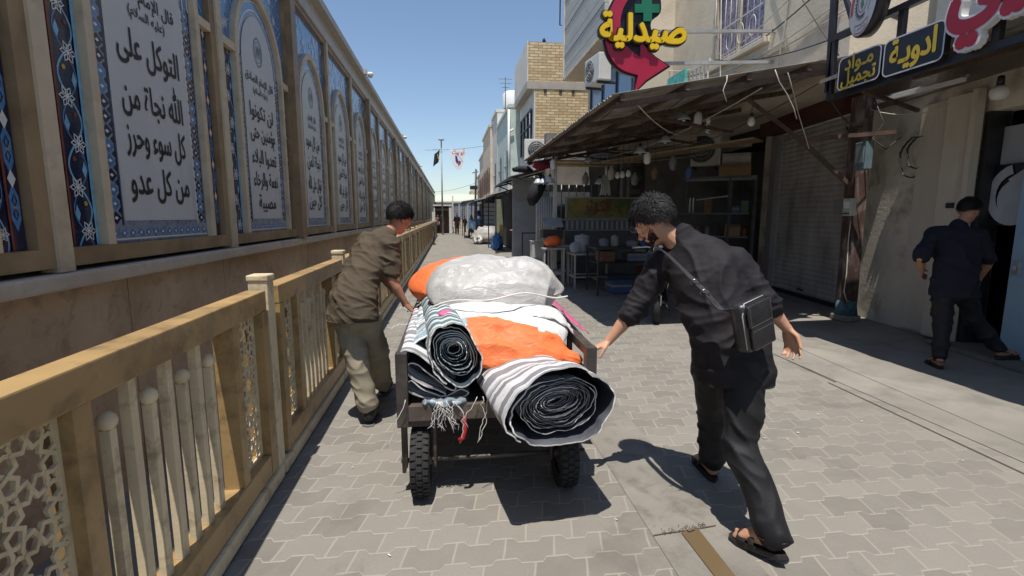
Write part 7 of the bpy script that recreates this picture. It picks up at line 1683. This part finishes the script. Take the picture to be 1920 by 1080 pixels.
place(me, 'shirt', M_NAV, dm_); mb = MB(); torso_rings(mb, [(J['pel'], .145, .11), (lerp(J['Lh'], J['Rh'], .5) + V((0, 0, -.02)), .15, .115)], 20, side=bodydir)
for s, cuff in (('L', V((4.805, 4.27, .13))), ('R', V((5.485, 4.29, .19)))): mb.capsule([J[s + 'h'], lerp(J[s + 'h'], J[s + 'k'], .5), J[s + 'k'], cuff], [.098, .090, .078, .066], 16)
me = voxel(mb, .010, 4); t1 = fold((.2, 0, 1), 9, .010, 3); wrinkle(me, t1); place(me, 'trousers', M_BLK2, dm_)
sandal(dm_, (4.76, 4.20, .032), (4.86, 4.42, .032), 0, M_SAN); sandal(dm_, (5.465, 4.285, .092), (5.71, 4.27, .092), 0, M_SAN)

# ---------------------------------------------------------------- distant walkers
def walker(x, y, h, mat, label, robe=False, seed=0, skin=SK2, step=.12, turn=0):
    t = thing('person', label, 'person', (x, y, 0)); k = h / 1.72; mb = MB(); P = lambda a, b_, c: V((x + (a * math.cos(turn) - b_ * math.sin(turn)) * k, y + (a * math.sin(turn) + b_ * math.cos(turn)) * k, c * k))
    mb.ball(P(0, 0, 1.61), (.075 * k, .09 * k, .11 * k), 12); mb.capsule([P(0, 0, 1.38), P(0, 0, 1.56)], [.06 * k, .05 * k], 10); mb.capsule([P(0, 0, .92), P(0, 0, 1.15), P(0, 0, 1.36)], [(.15 * k, .1 * k), (.14 * k, .1 * k), (.17 * k, .1 * k)], 14, side=(math.cos(turn), math.sin(turn), 0))
    for s in (1, -1):
        mb.capsule([P(s * .19, 0, 1.38), P(s * .24, -s * .05, 1.1), P(s * .22, s * .1, .86)], [.05 * k, .042 * k, .03 * k], 10); mb.capsule([P(s * .08, 0, .9), P(s * .09, s * step, .48), P(s * .09, s * step * .6 - .04, .06)], [.08 * k, .055 * k, .036 * k], 10); mb.capsule([P(s * .09, s * step * .6, .03), P(s * .09, s * step * .6 - .17, .03)], [.035 * k, .03 * k], 8)
        for q_ in range(5): mb.capsule([P(s * .22, s * .1, .86), P(s * (.20 + .012 * q_), s * .1 + .01 * q_ - .02, .77)], [.012 * k, .008 * k], 6)
    place(voxel(mb, .012, 2), 'body', skin, t); mb = MB()
    if robe: mb.capsule([P(0, .02, 1.66), P(0, .02, 1.5), P(0, 0, 1.3), P(0, 0, .9), P(0, 0, .10)], [(.09 * k, .10 * k), (.12 * k, .12 * k), (.25 * k, .17 * k), (.27 * k, .21 * k), (.30 * k, .25 * k)], 16, side=(1, 0, 0)); place(voxel(mb, .02, 3), 'robe', mat, t)
    else:
        mb.capsule([P(0, 0, .80), P(0, 0, 1.1), P(0, 0, 1.38)], [(.19 * k, .13 * k), (.17 * k, .125 * k), (.185 * k, .12 * k)], 14, side=(math.cos(turn), math.sin(turn), 0))
        for s in (1, -1): mb.capsule([P(s * .18, 0, 1.38), P(s * .24, -s * .05, 1.1)], [.07 * k, .06 * k], 10)
        place(voxel(mb, .016, 3), 'shirt', mat, t); mb = MB()
        for s in (1, -1): mb.capsule([P(s * .08, 0, .92), P(s * .09, s * step, .48), P(s * .09, s * step * .6 - .04, .10)], [.10 * k, .08 * k, .065 * k], 10)
        place(voxel(mb, .016, 3), 'trousers', M_BLK2, t)
    q = MB(); q.ball(P(0, .02, 1.645), (.085 * k, .10 * k, .10 * k), 12); place(voxel(q, .012, 2), 'hair', bpy.data.materials['dark_hair'], t); return t
walker(.62, 41, 1.72, M_BLK, 'person all in black walking down the middle of the far street', step=.16)
walker(1.42, 46.5, 1.45, M_BLK, 'short person in black beside the far railing, between the walker and the robed figure', step=.1, turn=.5)
walker(1.98, 45.5, 1.62, M_BLK, 'figure in a long black robe before the far railing', robe=True)
walker(-.62, 43.5, 1.65, M_NAV, 'dark clothed person standing in the gate booth doorway', step=.08)
walker(-.98, 43.6, 1.60, cloth_mat('mauve_cloth', (.16, .10, .10)), 'person in a mauve shirt at the left of the gate booth doorway', step=.08, turn=.4)
# ================================================================ CLUTTER: shop goods and tangled wires
rnd = random.Random(77)
GOODS = [pm('goods_cream', (.34, .31, .26), .7, .2, 8), pm('goods_brown', (.20, .12, .07), .8, .25, 6), pm('goods_grey', (.20, .20, .21), .6, .2, 6), pm('goods_red', (.24, .04, .03), .6, .2, 8), pm('goods_blue', (.06, .11, .24), .6, .2, 8), pm('goods_green', (.06, .16, .10), .6, .2, 8)]
COLN = ['cream', 'brown', 'grey', 'dark red', 'blue', 'green']
def carton(c, d, rz, k, label, group=None):
    mb = MB(); mb.box((c[0], c[1], c[2] + d[2] / 2), d, rz, bev=.008); o = mb.build('packed_carton', GOODS[k], at=c); tag(o, label, 'carton', group)
    M = Matrix.Translation(c) @ Matrix.Rotation(rz, 4, 'Z'); q = MB().b2((-d[0] * .5 - .002, -d[1] * .5 - .002, d[2] * .45), (d[0] * .5 + .002, d[1] * .5 + .002, d[2] * .6)); q.v = [M @ v for v in q.v]
    q.build('tape_band', GOODS[(k + 2) % 6], o); return o
def canister(c, r, h, k, label, group=None):
    o = MB().lathe(c, [(0, 0), (r, 0), (r * 1.02, h * .05), (r, h * .8), (r * .6, h * .9), (r * .3, h * .93), (r * .3, h), (0, h)], 14).build('canister', GOODS[k], at=c); return tag(o, label, 'canister', group)
def on_shelf(t, z): p = V((5.25, 10.95, z)).lerp(V((6.42, 10.2, z)), t); return (p.x, p.y, z + .0185)
WHERE = ['left end', 'left half', 'middle', 'right half', 'right end']
for z, nm in ((.5, 'lowest shelf'), (1.05, 'second shelf'), (1.55, 'third shelf')):
    for i, t in enumerate((.10, .26, .40, .80, .93)):
        if (nm, i) in (('third shelf', 0), ('third shelf', 1), ('second shelf', 3), ('lowest shelf', 3), ('lowest shelf', 2)): continue
        k = rnd.randrange(6); c = on_shelf(t, z); lb = COLN[k] + ' %s at the ' + WHERE[i] + ' of the ' + nm
        if rnd.random() < .55: canister(c, rnd.uniform(.04, .065), rnd.uniform(.18, .30), k, lb % 'canister', 'goods on the dark shelf unit')
        else: carton(c, (.15, .2, rnd.uniform(.14, .30)), SA, k, lb % 'packed carton', 'goods on the dark shelf unit')
for k, (x, y, z, d, c) in enumerate(((4.75, 12.3, .012, (.5, .4, .4), 1), (4.78, 12.32, .414, (.42, .36, .34), 0), (5.4, 12.2, .012, (.4, .4, .5), 2), (4.9, 11.75, .012, (.34, .3, .3), 4), (6.0, 11.6, .012, (.5, .4, .45), 1), (6.02, 11.6, .464, (.4, .36, .3), 3))):
    carton((x, y, z), d, rnd.uniform(-.2, .2), c, ('big brown carton on the floor by the tan pilaster', 'cream carton stacked on the big brown one', 'grey carton on the floor behind the dark table', 'small blue carton on the floor before the pilaster', 'brown carton on the floor behind the shelf unit', 'dark red carton stacked behind the shelf unit')[k], 'cartons on the recess floor')
# pots, bags and boxes on and under the steel tables
for k, (x, y, z, r, h, c) in enumerate(((2.95, 9.4, .921, .09, .16, 2), (3.2, 9.5, .921, .07, .22, 0), (3.5, 9.35, .921, .11, .12, 2), (3.78, 9.5, .921, .06, .26, 4), (3.05, 10.3, .741, .07, .18, 2))):
    canister((x, y, z), r, h, c, ('grey pot at the left end of the dark work table', 'cream canister on the dark work table', 'wide grey pot in the middle of the dark work table', 'blue bottle at the right end of the dark work table', 'grey pot on the low steel table beside the jug')[k], 'pots on the steel tables')
for k, (x, y, z, d, c) in enumerate(((3.0, 9.45, .631, (.3, .3, .2), 1), (3.6, 9.45, .631, (.4, .3, .16), 2), (3.3, 9.45, .012, (.4, .35, .28), 4), (3.82, 9.5, .012, (.25, .3, .22), 0))):
    carton((x, y, z), d, 0, c, ('brown carton on the under shelf of the dark work table', 'grey carton on the under shelf of the dark work table', 'blue carton on the ground under the dark work table', 'cream carton on the ground at the right of the work table')[k], 'cartons under the work table')
# goods hanging from the awning beams
for k, (x, y, Y, c) in enumerate(((1098, 330, 10.4, 2), (1146, 318, 9.2, 0), (1190, 330, 9.9, 2), (1228, 318, 9.4, 1), (1262, 300, 8.8, 2), (1292, 318, 9.0, 4))):
    p = atpx(x, y, Y); o = thing('hanging_bag', ('grey bag hanging above the window bars', 'cream bag hanging left of the stalk bundle cord', 'grey bag hanging above the man with the bag', 'brown bag hanging by the pipes', 'grey bag hanging under the beige sheet', 'blue bag hanging before the shelf unit')[k], 'bag', p, group='bags hung under the awning')
    q = MB(); q.capsule([p + V((0, 0, .05)), p + V((0, 0, -.04)), p + V((0, 0, -.13))], [.03, .07, .06], 10)
    for v in q.v: v += V((noise.noise(v * 17), noise.noise(v * 15), 0)) * .02
    q.build('bag', GOODS[c], o); MB().tube([p + V((0, 0, .05)), p + V((.01, .01, AZ(p.x) - .06 - p.z))], .004, 5).build('cord', M_CABD, o)
# wires strung under the awning and around the post
for k, (a, b_, s_, pale) in enumerate((((2.0, 5.9, 2.80), (2.1, 12.2, 2.78), .10, 0), ((2.2, 5.85, 2.78), (4.9, 9.5, 3.15), .22, 1), ((2.8, 5.9, 2.9), (2.9, 12.0, 2.85), .16, 0), ((3.7, 5.8, 3.0), (3.3, 11.8, 2.85), .20, 1), ((4.5, 5.9, 3.1), (4.6, 12.5, 3.0), .25, 0),
                                         ((2.3, 9.0, 2.7), (4.8, 9.2, 2.95), .12, 0), ((2.3, 10.2, 2.6), (5.2, 9.8, 2.75), .10, 1), ((4.36, 5.6, 2.95), (5.6, 6.4, 2.7), .12, 0), ((5.6, 6.3, 2.9), (5.95, 5.0, 2.95), .18, 1), ((5.62, 6.35, 2.6), (6.3, 7.6, 3.0), .15, 0))):
    tag(MB().tube(sag(a, b_, s_, 12), .006 + .002 * (k % 2), 5).build('cable', M_CABL if pale else M_CABD, at=a), ('dark cable along the awning lip', 'pale cable crossing diagonally under the awning', 'dark cable along the second awning purlin', 'pale cable sagging along the middle of the awning', 'dark cable along the back of the awning', 'dark cable slung across by the shelf unit',
         'pale cable slung across above the stall board', 'dark cable from the sign frame to the rusty post', 'pale cable from the rusty post over the door leaf', 'dark cable from the rusty post to the shutter box')[k], 'cable', 'cables under the awning')
# rooftop tanks and aerials over the far houses
for k, (x, y, z) in enumerate(((3.6, 29, 7.04), (3.4, 34.5, 6.74))):
    t = thing('water_tank', ('white' if k == 0 else 'grey') + ' water tank on the roof of the ' + ('grey house' if k == 0 else 'sand coloured house'), 'water tank', (x, y, z)); MB().lathe((x, y, z + .35), [(0, 0), (.5, 0), (.52, .05), (.52, .8), (.4, .95), (.15, 1.0), (0, 1.0)], 16).build('tank', M_WPL if k == 0 else M_GREYM, t)
    MB().bar((x - .4, y - .3, z + .0), (x - .4, y - .3, z + .35), .06).bar((x + .4, y - .3, z), (x + .4, y - .3, z + .35), .06).bar((x + .4, y + .3, z), (x + .4, y + .3, z + .35), .06).bar((x - .4, y + .3, z), (x - .4, y + .3, z + .35), .06).bar((x - .5, y - .3, z + .33), (x + .5, y - .3, z + .33), .05).bar((x - .5, y + .3, z + .33), (x + .5, y + .3, z + .33), .05).build('stand', M_BLACK, t)
for k, (x, y, z) in enumerate(((2.9, 26, 6.74), (3.1, 38.5, 6.04))):
    tag(MB().tube([(x, y, z), (x, y, z + 1.6)], .02, 6).bar((x - .35, y, z + 1.5), (x + .35, y, z + 1.5), .015).bar((x - .28, y, z + 1.3), (x + .28, y, z + 1.3), .015).bar((x - .2, y, z + 1.1), (x + .2, y, z + 1.1), .015).build('aerial', M_BLACK, at=(x, y, z)), 'thin aerial on the roof of the ' + ('mint house' if k == 0 else 'pink house'), 'aerial')
